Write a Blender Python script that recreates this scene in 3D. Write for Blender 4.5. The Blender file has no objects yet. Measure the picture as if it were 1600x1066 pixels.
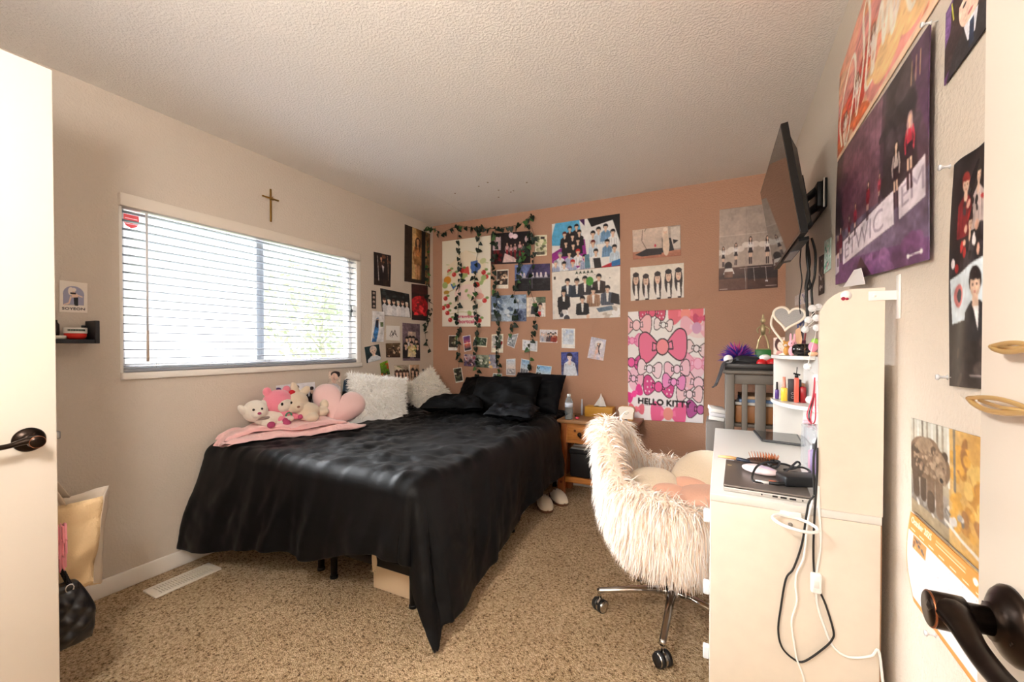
import bpy, bmesh, math, random
import numpy as np
from mathutils import Vector, Matrix, noise, Euler
random.seed(7); np.random.seed(7)
PI = math.pi
scn = bpy.context.scene
COL = scn.collection
# ------------------------------------------------------------------ camera model (metres, Y into the room, Z up)
FPX, PCX, PCY, YAW, PIT, EYE = 653.0, 800.0, 549.0, math.radians(26.67), math.radians(-0.68), 1.207
FW = (-math.sin(YAW)*math.cos(PIT), math.cos(YAW)*math.cos(PIT), math.sin(PIT))
RT = (math.cos(YAW), math.sin(YAW), 0.0)
UP = (math.sin(YAW)*math.sin(PIT), -math.cos(YAW)*math.sin(PIT), math.cos(PIT))
def ray(px, py):
    a = (px-PCX)/FPX; b = (PCY-py)/FPX
    return [FW[i]+RT[i]*a+UP[i]*b for i in range(3)]
def atX(px, py, x):
    d = ray(px, py); t = x/d[0]; return Vector((x, d[1]*t, EYE+d[2]*t))
def atY(px, py, y):
    d = ray(px, py); t = y/d[1]; return Vector((d[0]*t, y, EYE+d[2]*t))
def atZ(px, py, z):
    d = ray(px, py); t = (z-EYE)/d[2]; return Vector((d[0]*t, d[1]*t, z))
XL, YB, XR, HC, YF = -2.66, 3.485, 0.397, 2.44, -0.30       # left, back, right wall, ceiling, front wall
# ------------------------------------------------------------------ materials
def lin(c):
    c = c/255.0
    return c/12.92 if c <= 0.04045 else ((c+0.055)/1.055)**2.4
def rgb(c): return (lin(c[0]), lin(c[1]), lin(c[2]), 1.0)
MATS = {}
def mat(name, col, rough=0.6, metal=0.0, var=0.0, vscale=8.0, bump=0.0, bscale=60.0, sheen=0.0, trans=0.0, spec=0.5, emit=0.0, stretch=(1,1,1), alpha=1.0, coat=0.0):
    if name in MATS: return MATS[name]
    m = bpy.data.materials.new(name); m.use_nodes = True
    nt = m.node_tree; b = nt.nodes['Principled BSDF']
    b.inputs['Base Color'].default_value = rgb(col)
    b.inputs['Roughness'].default_value = rough
    b.inputs['Metallic'].default_value = metal
    b.inputs['Specular IOR Level'].default_value = spec
    b.inputs['Sheen Weight'].default_value = sheen
    b.inputs['Transmission Weight'].default_value = trans
    b.inputs['Coat Weight'].default_value = coat
    b.inputs['Alpha'].default_value = alpha
    if emit:
        b.inputs['Emission Color'].default_value = rgb(col); b.inputs['Emission Strength'].default_value = emit
    tc = nt.nodes.new('ShaderNodeTexCoord'); mp = nt.nodes.new('ShaderNodeMapping')
    mp.inputs['Scale'].default_value = stretch
    nt.links.new(tc.outputs['Object'], mp.inputs['Vector'])
    if var:
        n = nt.nodes.new('ShaderNodeTexNoise'); n.inputs['Scale'].default_value = vscale; n.inputs['Detail'].default_value = 6
        nt.links.new(mp.outputs['Vector'], n.inputs['Vector'])
        r = nt.nodes.new('ShaderNodeValToRGB')
        lo = [max(0, x*(1-var)) for x in rgb(col)[:3]]+[1]; hi = [min(1, x*(1+var)) for x in rgb(col)[:3]]+[1]
        r.color_ramp.elements[0].color = lo; r.color_ramp.elements[1].color = hi
        r.color_ramp.elements[0].position = .3; r.color_ramp.elements[1].position = .7
        nt.links.new(n.outputs['Fac'], r.inputs['Fac']); nt.links.new(r.outputs['Color'], b.inputs['Base Color'])
    if bump:
        n2 = nt.nodes.new('ShaderNodeTexNoise'); n2.inputs['Scale'].default_value = bscale; n2.inputs['Detail'].default_value = 4
        nt.links.new(mp.outputs['Vector'], n2.inputs['Vector'])
        bp = nt.nodes.new('ShaderNodeBump'); bp.inputs['Strength'].default_value = bump; bp.inputs['Distance'].default_value = .01
        nt.links.new(n2.outputs['Fac'], bp.inputs['Height']); nt.links.new(bp.outputs['Normal'], b.inputs['Normal'])
    MATS[name] = m
    return m
def glass(name, col=(255,255,255), rough=0.0):
    if name in MATS: return MATS[name]
    m = bpy.data.materials.new(name); m.use_nodes = True; nt = m.node_tree
    for n in list(nt.nodes): nt.nodes.remove(n)
    o = nt.nodes.new('ShaderNodeOutputMaterial'); t = nt.nodes.new('ShaderNodeBsdfTransparent'); g = nt.nodes.new('ShaderNodeBsdfGlossy')
    g.inputs['Roughness'].default_value = rough+.02; t.inputs['Color'].default_value = rgb(col)
    fr = nt.nodes.new('ShaderNodeFresnel'); fr.inputs['IOR'].default_value = 1.25
    mx = nt.nodes.new('ShaderNodeMixShader')
    nt.links.new(fr.outputs['Fac'], mx.inputs['Fac']); nt.links.new(t.outputs['BSDF'], mx.inputs[1]); nt.links.new(g.outputs['BSDF'], mx.inputs[2])
    if rough > .005:      # slightly milky plastic
        df = nt.nodes.new('ShaderNodeBsdfDiffuse'); df.inputs['Color'].default_value = rgb(col); m2 = nt.nodes.new('ShaderNodeMixShader'); m2.inputs['Fac'].default_value = .16
        nt.links.new(mx.outputs['Shader'], m2.inputs[1]); nt.links.new(df.outputs['BSDF'], m2.inputs[2]); nt.links.new(m2.outputs['Shader'], o.inputs['Surface'])
    else: nt.links.new(mx.outputs['Shader'], o.inputs['Surface'])
    MATS[name] = m; return m
def print_mat(name, rough=.45, spec=.4):
    if name in MATS: return MATS[name]
    m = bpy.data.materials.new(name); m.use_nodes = True; nt = m.node_tree; b = nt.nodes['Principled BSDF']
    a = nt.nodes.new('ShaderNodeAttribute'); a.attribute_name = 'print'
    nt.links.new(a.outputs['Color'], b.inputs['Base Color'])
    b.inputs['Roughness'].default_value = rough; b.inputs['Specular IOR Level'].default_value = spec
    MATS[name] = m; return m
# ------------------------------------------------------------------ object tree
WPOS = {}
def tag(o, label=None, cat=None, group=None, kind=None):
    if label: o['label'] = label
    if cat: o['category'] = cat
    if group: o['group'] = group
    if kind: o['kind'] = kind
    return o
def thing(name, label, cat, loc, group=None):
    o = bpy.data.objects.new(name, None); COL.objects.link(o)
    o.empty_display_size = .05
    o.location = loc; WPOS[o] = Vector(loc)
    return tag(o, label, cat, group)
class MB:
    """collects shapes in world coordinates; build() links them as ONE mesh object"""
    def __init__(s, smooth=True): s.bm = bmesh.new(); s.smooth = smooth; s.mi = 0
    def _fin(s, geom_faces, smooth=None):
        for f in geom_faces:
            f.material_index = s.mi; f.smooth = s.smooth if smooth is None else smooth
    def m(s, i): s.mi = i; return s
    def poly(s, verts, faces, smooth=None):
        vs = [s.bm.verts.new(v) for v in verts]; out = []
        for f in faces:
            try: out.append(s.bm.faces.new([vs[i] for i in f]))
            except ValueError: pass
        s._fin(out, smooth); return vs
    def box(s, lo, hi, bev=0.0, rot=None, pivot=None, seg=2):
        lo = Vector(lo); hi = Vector(hi); c = (lo+hi)/2; d = hi-lo
        r = bmesh.ops.create_cube(s.bm, size=1.0, matrix=Matrix.Translation(c) @ Matrix.Diagonal((abs(d.x), abs(d.y), abs(d.z), 1)))
        vs = r['verts']; fs = list({f for v in vs for f in v.link_faces})
        s._fin(fs, False)
        if bev > 0:
            es = list({e for v in vs for e in v.link_edges})
            bev = min(bev, .45*min(abs(d.x), abs(d.y), abs(d.z)))
            r2 = bmesh.ops.bevel(s.bm, geom=es, offset=bev, segments=seg, profile=.5, affect='EDGES')
            allv = set(r2['verts']); 
            fs = list({f for v in allv for f in v.link_faces})
            s._fin(fs, True); vs = list({v for f in fs for v in f.verts})
        if rot is not None:
            p = Vector(pivot) if pivot is not None else c
            M = Matrix.Translation(p) @ rot.to_4x4() @ Matrix.Translation(-p)
            bmesh.ops.transform(s.bm, matrix=M, verts=vs)
        return vs
    def tube(s, pts, r, n=8, cap=True, closed=False, flat=1.0):
        pts = [Vector(p) for p in pts]; N = len(pts)
        rr = r if isinstance(r, (list, tuple)) else [r]*N
        rings = []; prev = None
        for i, p in enumerate(pts):
            if closed: t = pts[(i+1) % N]-pts[i-1]
            else: t = pts[min(i+1, N-1)]-pts[max(i-1, 0)]
            if t.length < 1e-9: t = Vector((0,0,1))
            t.normalize()
            if prev is None:
                u = t.orthogonal().normalized() if abs(t.z) > .9 else t.cross(Vector((0,0,1))).normalized()
            else:
                u = (prev - t*prev.dot(t))
                u = u.normalized() if u.length > 1e-6 else t.orthogonal().normalized()
            prev = u; v = t.cross(u)
            rings.append([s.bm.verts.new(p + u*math.cos(2*PI*k/n)*rr[i] + v*math.sin(2*PI*k/n)*rr[i]*flat) for k in range(n)])
        fs = []
        for i in range(N if closed else N-1):
            a = rings[i]; b = rings[(i+1) % N]
            for k in range(n): fs.append(s.bm.faces.new((a[k], a[(k+1) % n], b[(k+1) % n], b[k])))
        if cap and not closed:
            fs.append(s.bm.faces.new(rings[0][::-1])); fs.append(s.bm.faces.new(rings[-1]))
        s._fin(fs)
    def cyl(s, p0, p1, r0, r1=None, n=20, smooth=True):
        p0 = Vector(p0); p1 = Vector(p1); r1 = r0 if r1 is None else r1
        t = (p1-p0).normalized(); u = t.orthogonal().normalized(); v = t.cross(u)
        A = [s.bm.verts.new(p0+(u*math.cos(2*PI*k/n)+v*math.sin(2*PI*k/n))*r0) for k in range(n)]
        B = [s.bm.verts.new(p1+(u*math.cos(2*PI*k/n)+v*math.sin(2*PI*k/n))*r1) for k in range(n)]
        fs = [s.bm.faces.new((A[k], A[(k+1) % n], B[(k+1) % n], B[k])) for k in range(n)]
        s._fin(fs, smooth); s._fin([s.bm.faces.new(A[::-1]), s.bm.faces.new(B)], False)
    def lathe(s, prof, base, axis=(0,0,1), n=24, smooth=True):
        """prof: list of (radius, height) along axis from base"""
        base = Vector(base); t = Vector(axis).normalized(); u = t.orthogonal().normalized(); v = t.cross(u)
        rings = []
        for (r, h) in prof:
            r = max(r, 1e-4)
            rings.append([s.bm.verts.new(base+t*h+(u*math.cos(2*PI*k/n)+v*math.sin(2*PI*k/n))*r) for k in range(n)])
        fs = []
        for a, b in zip(rings[:-1], rings[1:]):
            for k in range(n): fs.append(s.bm.faces.new((a[k], a[(k+1) % n], b[(k+1) % n], b[k])))
        fs.append(s.bm.faces.new(rings[0][::-1])); fs.append(s.bm.faces.new(rings[-1]))
        s._fin(fs, smooth)
    def ell(s, c, r, rot=None, nu=20, nv=12, e=1.0):
        c = Vector(c); r = Vector(r) if not isinstance(r, (int, float)) else Vector((r, r, r))
        R = rot.to_3x3() if rot is not None else Matrix.Identity(3)
        def sp(x): return math.copysign(abs(x)**e, x)
        rings = []
        for j in range(1, nv):
            ph = -PI/2+PI*j/nv
            rings.append([s.bm.verts.new(c+R @ Vector((r.x*sp(math.cos(ph))*sp(math.cos(2*PI*k/nu)), r.y*sp(math.cos(ph))*sp(math.sin(2*PI*k/nu)), r.z*sp(math.sin(ph))))) for k in range(nu)])
        bot = s.bm.verts.new(c+R @ Vector((0,0,-r.z))); top = s.bm.verts.new(c+R @ Vector((0,0,r.z))); fs = []
        for a, b in zip(rings[:-1], rings[1:]):
            for k in range(nu): fs.append(s.bm.faces.new((a[k], a[(k+1) % nu], b[(k+1) % nu], b[k])))
        for k in range(nu):
            fs.append(s.bm.faces.new((bot, rings[0][(k+1) % nu], rings[0][k]))); fs.append(s.bm.faces.new((top, rings[-1][k], rings[-1][(k+1) % nu])))
        s._fin(fs)
    def prism(s, pts, off, smooth=False):
        """closed 3D outline extruded by vector off"""
        off = Vector(off); n = len(pts)
        a = [s.bm.verts.new(p) for p in pts]; b = [s.bm.verts.new(Vector(p)+off) for p in pts]
        fs = [s.bm.faces.new(a[::-1]), s.bm.faces.new(b)]
        s._fin(fs, False)
        s._fin([s.bm.faces.new((a[k], a[(k+1) % n], b[(k+1) % n], b[k])) for k in range(n)], smooth)
    def grid(s, P, nu, nv, closed_u=False, smooth=True):
        """P(i,j) -> point"""
        V = [[s.bm.verts.new(P(i, j)) for j in range(nv)] for i in range(nu)]
        fs = []
        for i in range(nu if closed_u else nu-1):
            for j in range(nv-1):
                fs.append(s.bm.faces.new((V[i][j], V[(i+1) % nu][j], V[(i+1) % nu][j+1], V[i][j+1])))
        s._fin(fs, smooth); return V
    def strand(s, p, d0, length, w, droop, segs=3, side=None, curl=0.0):
        """one tapering tuft of pile from p, leaving along d0 and bending by droop"""
        p = Vector(p); d = Vector(d0).normalized()
        sd = side if side is not None else d.cross(Vector((random.uniform(-1,1), random.uniform(-1,1), random.uniform(-1,1))))
        sd = sd.normalized() if sd.length > 1e-6 else Vector((1,0,0))
        rows = []; q = p.copy()
        for k in range(segs+1):
            ww = w*(1-k/segs)**.6*.5+.0002
            rows.append((s.bm.verts.new(q+sd*ww), s.bm.verts.new(q-sd*ww)))
            d = (d+Vector(droop)/segs+sd*random.uniform(-curl, curl)).normalized(); q = q+d*length/segs
        s._fin([s.bm.faces.new((rows[k][0], rows[k][1], rows[k+1][1], rows[k+1][0])) for k in range(segs)], True)
    def build(s, name, mats, parent=None, mods=(), centre=None):
        if s.bm.faces: bmesh.ops.recalc_face_normals(s.bm, faces=[f for f in s.bm.faces]) if len(s.bm.faces) < 20000 else None
        me = bpy.data.meshes.new(name); s.bm.to_mesh(me); s.bm.free()
        for mm in (mats if isinstance(mats, (list, tuple)) else [mats]): me.materials.append(mm)
        o = bpy.data.objects.new(name, me); COL.objects.link(o)
        n = len(me.vertices); co = np.empty(n*3, 'f'); me.vertices.foreach_get('co', co); co = co.reshape(-1, 3)
        lo = co.min(0); hi = co.max(0); c = Vector(((lo[0]+hi[0])/2, (lo[1]+hi[1])/2, lo[2])) if centre is None else Vector(centre)
        co -= np.array(c, 'f'); me.vertices.foreach_set('co', co.ravel()); me.update()
        WPOS[o] = c
        if parent is not None: o.parent = parent; o.location = c-WPOS[parent]
        else: o.location = c
        for md in mods:
            k = o.modifiers.new(md[0].lower(), md[0])
            for a, v in md[1].items(): setattr(k, a, v)
        return o
def smoothpath(pts, sub=8, closed=False):
    pts = [Vector(p) for p in pts]; N = len(pts); out = []
    for i in range(N if closed else N-1):
        if closed: a, b, c, d = pts[i-1], pts[i], pts[(i+1) % N], pts[(i+2) % N]
        else: a, b, c, d = pts[max(i-1, 0)], pts[i], pts[i+1], pts[min(i+2, N-1)]
        for k in range(sub):
            t = k/sub
            out.append(.5*((2*b)+(c-a)*t+(2*a-5*b+4*c-d)*t*t+(3*b-a-3*c+d)*t*t*t))
    if not closed: out.append(pts[-1])
    return out
def fbm(x, y, z=0.0, o=4):
    return noise.fractal(Vector((x, y, z)), 1.0, 2.0, o)
def sstep(a, b, x):
    t = min(1, max(0, (x-a)/(b-a))); return t*t*(3-2*t)
# ------------------------------------------------------------------ printed pictures: colours painted on the vertices of a fine sheet
_TXT = {}
def text_tris(s):
    if s in _TXT: return _TXT[s]
    cu = bpy.data.curves.new('lettering', 'FONT'); cu.body = s; cu.resolution_u = 3
    ob = bpy.data.objects.new('lettering', cu); COL.objects.link(ob)
    dg = bpy.context.evaluated_depsgraph_get(); dg.update()
    ev = ob.evaluated_get(dg); me = ev.to_mesh(); me.calc_loop_triangles()
    v = np.array([tuple(x.co)[:2] for x in me.vertices]) if len(me.vertices) else np.zeros((0, 2))
    t = [tuple(x.vertices) for x in me.loop_triangles]
    ev.to_mesh_clear(); bpy.data.objects.remove(ob); bpy.data.curves.remove(cu)
    if len(v): v = (v-v.min(0))/max(1e-6, (v.max(0)-v.min(0))[1])
    _TXT[s] = (v, t); return _TXT[s]
class Paint:
    """x, y run 0..1 from the top left; sizes are in fractions of the height"""
    SS = 2
    def __init__(s, nw, nh, bg=(255,255,255)):
        s.nw, s.nh = nw, nh; s.W, s.H = nw*s.SS, nh*s.SS; s.ar = nw/nh
        s.c = np.empty((s.H, s.W, 3), 'f'); s.c[:] = bg
        s.yy, s.xx = np.mgrid[0:s.H, 0:s.W].astype('f'); s.xx = (s.xx+.5)/s.W; s.yy = (s.yy+.5)/s.H
        s.rng = np.random.RandomState(nw*131+nh)
    def _sub(s, x0, y0, x1, y1):
        return (slice(max(0, int(y0*s.H)-1), max(0, min(s.H, int(y1*s.H)+2))), slice(max(0, int(x0*s.W)-1), max(0, min(s.W, int(x1*s.W)+2))))
    def rect(s, x0, y0, x1, y1, c):
        s.c[max(0,int(round(y0*s.H))):max(0,int(round(y1*s.H))), max(0,int(round(x0*s.W))):max(0,int(round(x1*s.W)))] = c
    def vgrad(s, y0, y1, c0, c1, x0=0, x1=1):
        m = (s.yy >= y0) & (s.yy < y1) & (s.xx >= x0) & (s.xx < x1); t = np.clip((s.yy-y0)/(y1-y0), 0, 1)[..., None]
        g = np.array(c0, 'f')*(1-t)+np.array(c1, 'f')*t; s.c[m] = g[m]
    def hgrad(s, x0, x1, c0, c1, y0=0, y1=1):
        m = (s.yy >= y0) & (s.yy < y1) & (s.xx >= x0) & (s.xx < x1); t = np.clip((s.xx-x0)/(x1-x0), 0, 1)[..., None]
        g = np.array(c0, 'f')*(1-t)+np.array(c1, 'f')*t; s.c[m] = g[m]
    def ell(s, x, y, rx, ry, c, rot=0.0, a=1.0):
        R = max(rx, ry); sl = s._sub(x-R/s.ar, y-R, x+R/s.ar, y+R)
        dx = (s.xx[sl]-x)*s.ar; dy = s.yy[sl]-y; k = math.cos(rot); q = math.sin(rot)
        m = ((dx*k+dy*q)/rx)**2+((-dx*q+dy*k)/ry)**2 <= 1
        s.c[sl][m] = s.c[sl][m]*(1-a)+np.array(c, 'f')*a
    def poly(s, pts, c, a=1.0):
        xs = [p[0] for p in pts]; ys = [p[1] for p in pts]; sl = s._sub(min(xs), min(ys), max(xs), max(ys))
        X = s.xx[sl]; Y = s.yy[sl]; m = np.zeros(X.shape, bool); n = len(pts)
        for i in range(n):
            (x0, y0), (x1, y1) = pts[i], pts[(i+1) % n]
            if y0 == y1: continue
            m ^= ((y0 > Y) != (y1 > Y)) & (X < (x1-x0)*(Y-y0)/(y1-y0)+x0)
        s.c[sl][m] = s.c[sl][m]*(1-a)+np.array(c, 'f')*a
    def line(s, pts, w, c):
        h = w/2
        for (x0, y0), (x1, y1) in zip(pts[:-1], pts[1:]):
            sl = s._sub(min(x0, x1)-h/s.ar, min(y0, y1)-h, max(x0, x1)+h/s.ar, max(y0, y1)+h)
            X = s.xx[sl]*s.ar; Y = s.yy[sl]; ax = x0*s.ar; bx = x1*s.ar
            L = (bx-ax)**2+(y1-y0)**2+1e-12; t = np.clip(((X-ax)*(bx-ax)+(Y-y0)*(y1-y0))/L, 0, 1)
            s.c[sl][(X-ax-t*(bx-ax))**2+(Y-y0-t*(y1-y0))**2 <= h*h] = c
    def text(s, txt, x, y, h, c, w=None, bold=0.0, rot=0.0):
        """x, y = left/top; h letter height; w optional overall width (fraction of width)"""
        v, T = text_tris(txt)
        if not len(v): return
        tw = v[:, 0].max(); kx = (w/tw) if w else h/s.ar
        px = v[:, 0]*kx; py = (1-v[:, 1])*h
        if rot: px, py = px*math.cos(rot)-py*math.sin(rot)/s.ar, px*math.sin(rot)*s.ar+py*math.cos(rot)
        px = px+x; py = py+y
        offs = [(0, 0)] if not bold else [(-bold/s.ar, 0), (bold/s.ar, 0), (0, -bold), (0, bold), (0, 0)]
        for ox, oy in offs:
            for t in T: s.poly([(px[i]+ox, py[i]+oy) for i in t], c)
    def blotch(s, x0, y0, x1, y1, cols, n, r=.03):
        for _ in range(n):
            c = cols[s.rng.randint(len(cols))]
            s.ell(s.rng.uniform(x0, x1), s.rng.uniform(y0, y1), r*s.rng.uniform(.4, 1.3), r*s.rng.uniform(.4, 1.3), c, s.rng.uniform(0, 3))
    def speck(s, amt):
        s.c += s.rng.normal(0, amt, (s.H, s.W, 1)).astype('f')
    def bust(s, x, y, h, hair, top, skin=(226,190,165), long=True, face=True):
        """head and shoulders: x centre, y top of head, h head height"""
        hx = h*.5
        if long: s.ell(x, y+h*1.0, hx*.95, h*1.15, hair)
        s.poly([(x-hx*1.9/s.ar, y+h*3.2), (x-hx*1.6/s.ar, y+h*1.5), (x-hx*.5/s.ar, y+h*1.12), (x+hx*.5/s.ar, y+h*1.12), (x+hx*1.6/s.ar, y+h*1.5), (x+hx*1.9/s.ar, y+h*3.2)], top)
        s.poly([(x-hx*.3/s.ar, y+h*.8), (x+hx*.3/s.ar, y+h*.8), (x+hx*.42/s.ar, y+h*1.3), (x, y+h*1.6), (x-hx*.42/s.ar, y+h*1.3)], skin)
        for q in (-1.1, -.5, .5, 1.1): s.line([(x+q*hx/s.ar, y+h*(1.5+.1*abs(q))), (x+q*hx*1.25/s.ar, y+h*3.1)], hx*.14, tuple(v*.72 for v in top))
        s.ell(x, y+h*.42, hx*.86, h*.48, hair); s.ell(x, y+h*.58, hx*.66, h*.43, skin); s.ell(x+hx*.32/s.ar, y+h*.62, hx*.3, h*.34, tuple(v*.88 for v in skin)); s.ell(x-hx*.1/s.ar, y+h*.58, hx*.5, h*.38, skin)
        s.ell(x-hx*.25/s.ar, y+h*.25, hx*.55, h*.17, hair, .3); s.ell(x+hx*.4/s.ar, y+h*.28, hx*.3, h*.17, hair, -.4)
        if long:
            s.ell(x-hx*.75/s.ar, y+h*1.15, hx*.22, h*.85, hair, .05); s.ell(x+hx*.75/s.ar, y+h*1.15, hx*.22, h*.85, hair, -.05)
        if face:
            dk = (60,40,40)
            for q in (-1, 1): s.ell(x+q*hx*.27/s.ar, y+h*.58, hx*.11, h*.035, dk)
            s.ell(x, y+h*.83, hx*.14, h*.03, (190,90,90)); s.ell(x, y+h*.7, hx*.05, h*.05, tuple(v*.9 for v in skin))
    def fig(s, x, y, h, hair, top, bot, skin=(226,190,165), long=True, skirt=False, boots=None):
        """standing figure: x centre, y top of head, h full height"""
        hh = h/7.2; a = s.ar; w = hh*.5
        if long: s.ell(x, y+hh*1.0, w*.95, hh*1.1, hair)
        for q in (-1, 1):
            s.line([(x+q*w*.42/a, y+h*.5), (x+q*w*.5/a, y+h*.97)], w*.62, skin if skirt else bot)
            if boots: s.line([(x+q*w*.48/a, y+h*.76), (x+q*w*.5/a, y+h*.97)], w*.68, boots)
            s.line([(x+q*w*1.0/a, y+hh*1.5), (x+q*w*1.45/a, y+h*.36), (x+q*w*1.2/a, y+h*.5)], w*.42, top if long else skin)
        s.poly([(x-w*1.1/a, y+hh*1.35), (x+w*1.1/a, y+hh*1.35), (x+w*.8/a, y+h*.42), (x-w*.8/a, y+h*.42)], top)
        if skirt: s.poly([(x-w*.75/a, y+h*.39), (x+w*.75/a, y+h*.39), (x+w*1.4/a, y+h*.58), (x-w*1.4/a, y+h*.58)], bot)
        else: s.poly([(x-w*.85/a, y+h*.41), (x+w*.85/a, y+h*.41), (x+w*.9/a, y+h*.55), (x-w*.9/a, y+h*.55)], bot)
        s.ell(x, y+hh*.45, w*.8, hh*.5, hair); s.ell(x, y+hh*.6, w*.55, hh*.42, skin)
        s.line([(x, y+hh*.9), (x, y+hh*1.4)], w*.5, skin)
        if long:
            for q in (-1, 1): s.ell(x+q*w*.65/a, y+hh*1.2, w*.2, hh*.9, hair)
    photo = True; tex = 1.0
    def texture(s):
        """photographic mottling, so a print does not read as flat colour"""
        for n, amp in ((5, .06), (12, .08), (28, .07), (60, .06)):
            gh, gw = n+1, max(2, int(n*s.ar))+1; g = s.rng.normal(0, 1, (gh, gw))
            fy = s.yy*(gh-1.001); fx = s.xx*(gw-1.001); iy = fy.astype(int); ix = fx.astype(int); ty = fy-iy; tx = fx-ix
            v = (g[iy, ix]*(1-ty)*(1-tx)+g[iy, ix+1]*(1-ty)*tx+g[iy+1, ix]*ty*(1-tx)+g[iy+1, ix+1]*ty*tx)
            m = np.clip(1-np.abs(s.c.mean(2)/255-.45)*1.35, .12, 1)
            s.c *= (1+amp*s.tex*v*m)[..., None]
            s.c += (4*s.tex*v*m)[..., None]
        b = s.c; s.c = (b+np.roll(b,1,0)+np.roll(b,-1,0)+np.roll(b,1,1)+np.roll(b,-1,1))/5
    def colors(s):
        if s.photo: s.texture()
        c = s.c[:s.nh*s.SS, :s.nw*s.SS].reshape(s.nh, s.SS, s.nw, s.SS, 3).mean((1, 3)); c = np.clip(c, 0, 255)/255
        l = np.where(c <= .04045, c/12.92, ((c+.055)/1.055)**2.4)
        return np.concatenate([l, np.ones((s.nh, s.nw, 1))], 2)
WALLS = {'L': (lambda p: atX(p[0], p[1], XL), Vector((1,0,0))), 'B': (lambda p: atY(p[0], p[1], YB), Vector((0,-1,0))), 'R': (lambda p: atX(p[0], p[1], XR), Vector((-1,0,0)))}
def sheet(name, corners, normal, draw, res=(60, 60), bg=(255,255,255), off=.004, bulge=0.0, rough=.45, parent=None, bend=None):
    """a printed sheet of paper with real thickness; corners TL,TR,BR,BL in world space"""
    TL, TR, BR, BL = [Vector(c) for c in corners]; nw, nh = res
    P = Paint(nw, nh, bg); draw(P); col = P.colors().reshape(-1, 4)
    vs = []; n = Vector(normal)
    for j in range(nh):
        v = j/(nh-1)
        for i in range(nw):
            u = i/(nw-1)
            q = (TL*(1-u)+TR*u)*(1-v)+(BL*(1-u)+BR*u)*v
            k = bulge*(math.sin(PI*v)*.7+.3*math.sin(u*7+v*5))*(.5+.5*math.sin(PI*u)) if bulge else 0
            if bend: k += bend(u, v)
            vs.append(q+n*(off+max(k, -off*.5)))
    nf = len(vs); back = [TL+n*.0012, TR+n*.0012, BR+n*.0012, BL+n*.0012]
    fs = [(j*nw+i, (j+1)*nw+i, (j+1)*nw+i+1, j*nw+i+1) for j in range(nh-1) for i in range(nw-1)]
    # paper edge all round and a plain white back
    edge = [i for i in range(nw)]+[j*nw+nw-1 for j in range(1, nh)]+[(nh-1)*nw+i for i in range(nw-2, -1, -1)]+[j*nw for j in range(nh-2, 0, -1)]
    eb = []
    for e in edge: eb.append(len(vs)); vs.append(vs[e]-n*.0015)
    m = len(edge)
    for k in range(m): fs.append((edge[k], edge[(k+1) % m], eb[(k+1) % m], eb[k]))
    fs.append(tuple(eb))
    me = bpy.data.meshes.new(name); c0 = (TL+TR+BR+BL)/4
    me.from_pydata([v-c0 for v in vs], [], fs); me.update()
    me.polygons.foreach_set('use_smooth', [True]*len(me.polygons))
    at = me.color_attributes.new('print', 'FLOAT_COLOR', 'POINT')
    full = np.concatenate([col, col[edge]*np.array([.9,.9,.9,1])], 0).astype('f')
    at.data.foreach_set('color', full.ravel())
    me.materials.append(print_mat('printed_paper' if rough > .4 else 'glossy_print', rough))
    o = bpy.data.objects.new(name, me); COL.objects.link(o); WPOS[o] = c0
    if parent is not None: o.parent = parent; o.location = c0-WPOS[parent]
    else: o.location = c0
    return o
def pic(name, label, cat, wall, quad, draw, group=None, bg=(255,255,255), off=.004, bulge=.0, k=1.0, rough=.45, bend=None):
    f, n = WALLS[wall]; c = [f(p) for p in quad]
    w = max(abs(quad[1][0]-quad[0][0]), abs(quad[2][0]-quad[3][0])); h = max(abs(quad[3][1]-quad[0][1]), abs(quad[2][1]-quad[1][1]))
    wm = (c[1]-c[0]).length; hm = (c[3]-c[0]).length
    nh = int(min(170, max(14, h*k))); nw = int(min(190, max(12, max(w*k, nh*wm/hm*.75))))
    o = sheet(name, c, n, draw, (nw, nh), bg, off, bulge, rough, bend=bend)
    return tag(o, label, cat, group)
# ================================================================== ROOM
def wall_mat(name, col, bump=.24, scale=85, var=.03):
    m = bpy.data.materials.new(name); m.use_nodes = True; nt = m.node_tree; b = nt.nodes['Principled BSDF']
    b.inputs['Base Color'].default_value = rgb(col); b.inputs['Roughness'].default_value = .55
    tc = nt.nodes.new('ShaderNodeTexCoord')
    n = nt.nodes.new('ShaderNodeTexNoise'); n.inputs['Scale'].default_value = scale; n.inputs['Detail'].default_value = 3; n.inputs['Roughness'].default_value = .55
    nt.links.new(tc.outputs['Object'], n.inputs['Vector'])
    r = nt.nodes.new('ShaderNodeValToRGB'); r.color_ramp.elements[0].position = .42; r.color_ramp.elements[1].position = .62
    nt.links.new(n.outputs['Fac'], r.inputs['Fac'])
    bp = nt.nodes.new('ShaderNodeBump'); bp.inputs['Strength'].default_value = bump; bp.inputs['Distance'].default_value = .006
    nt.links.new(r.outputs['Color'], bp.inputs['Height']); nt.links.new(bp.outputs['Normal'], b.inputs['Normal'])
    return m
M_CREAM = wall_mat('cream_textured_paint', (212, 200, 186))
M_TERRA = wall_mat('terracotta_textured_paint', (190, 146, 120), .3)
M_CEIL = wall_mat('popcorn_ceiling', (240, 235, 229), .42, 95)
M_WHITE = mat('white_trim_paint', (236, 230, 222), .35)
M_DOOR = mat('cream_door_paint', (228, 218, 205), .3)
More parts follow.
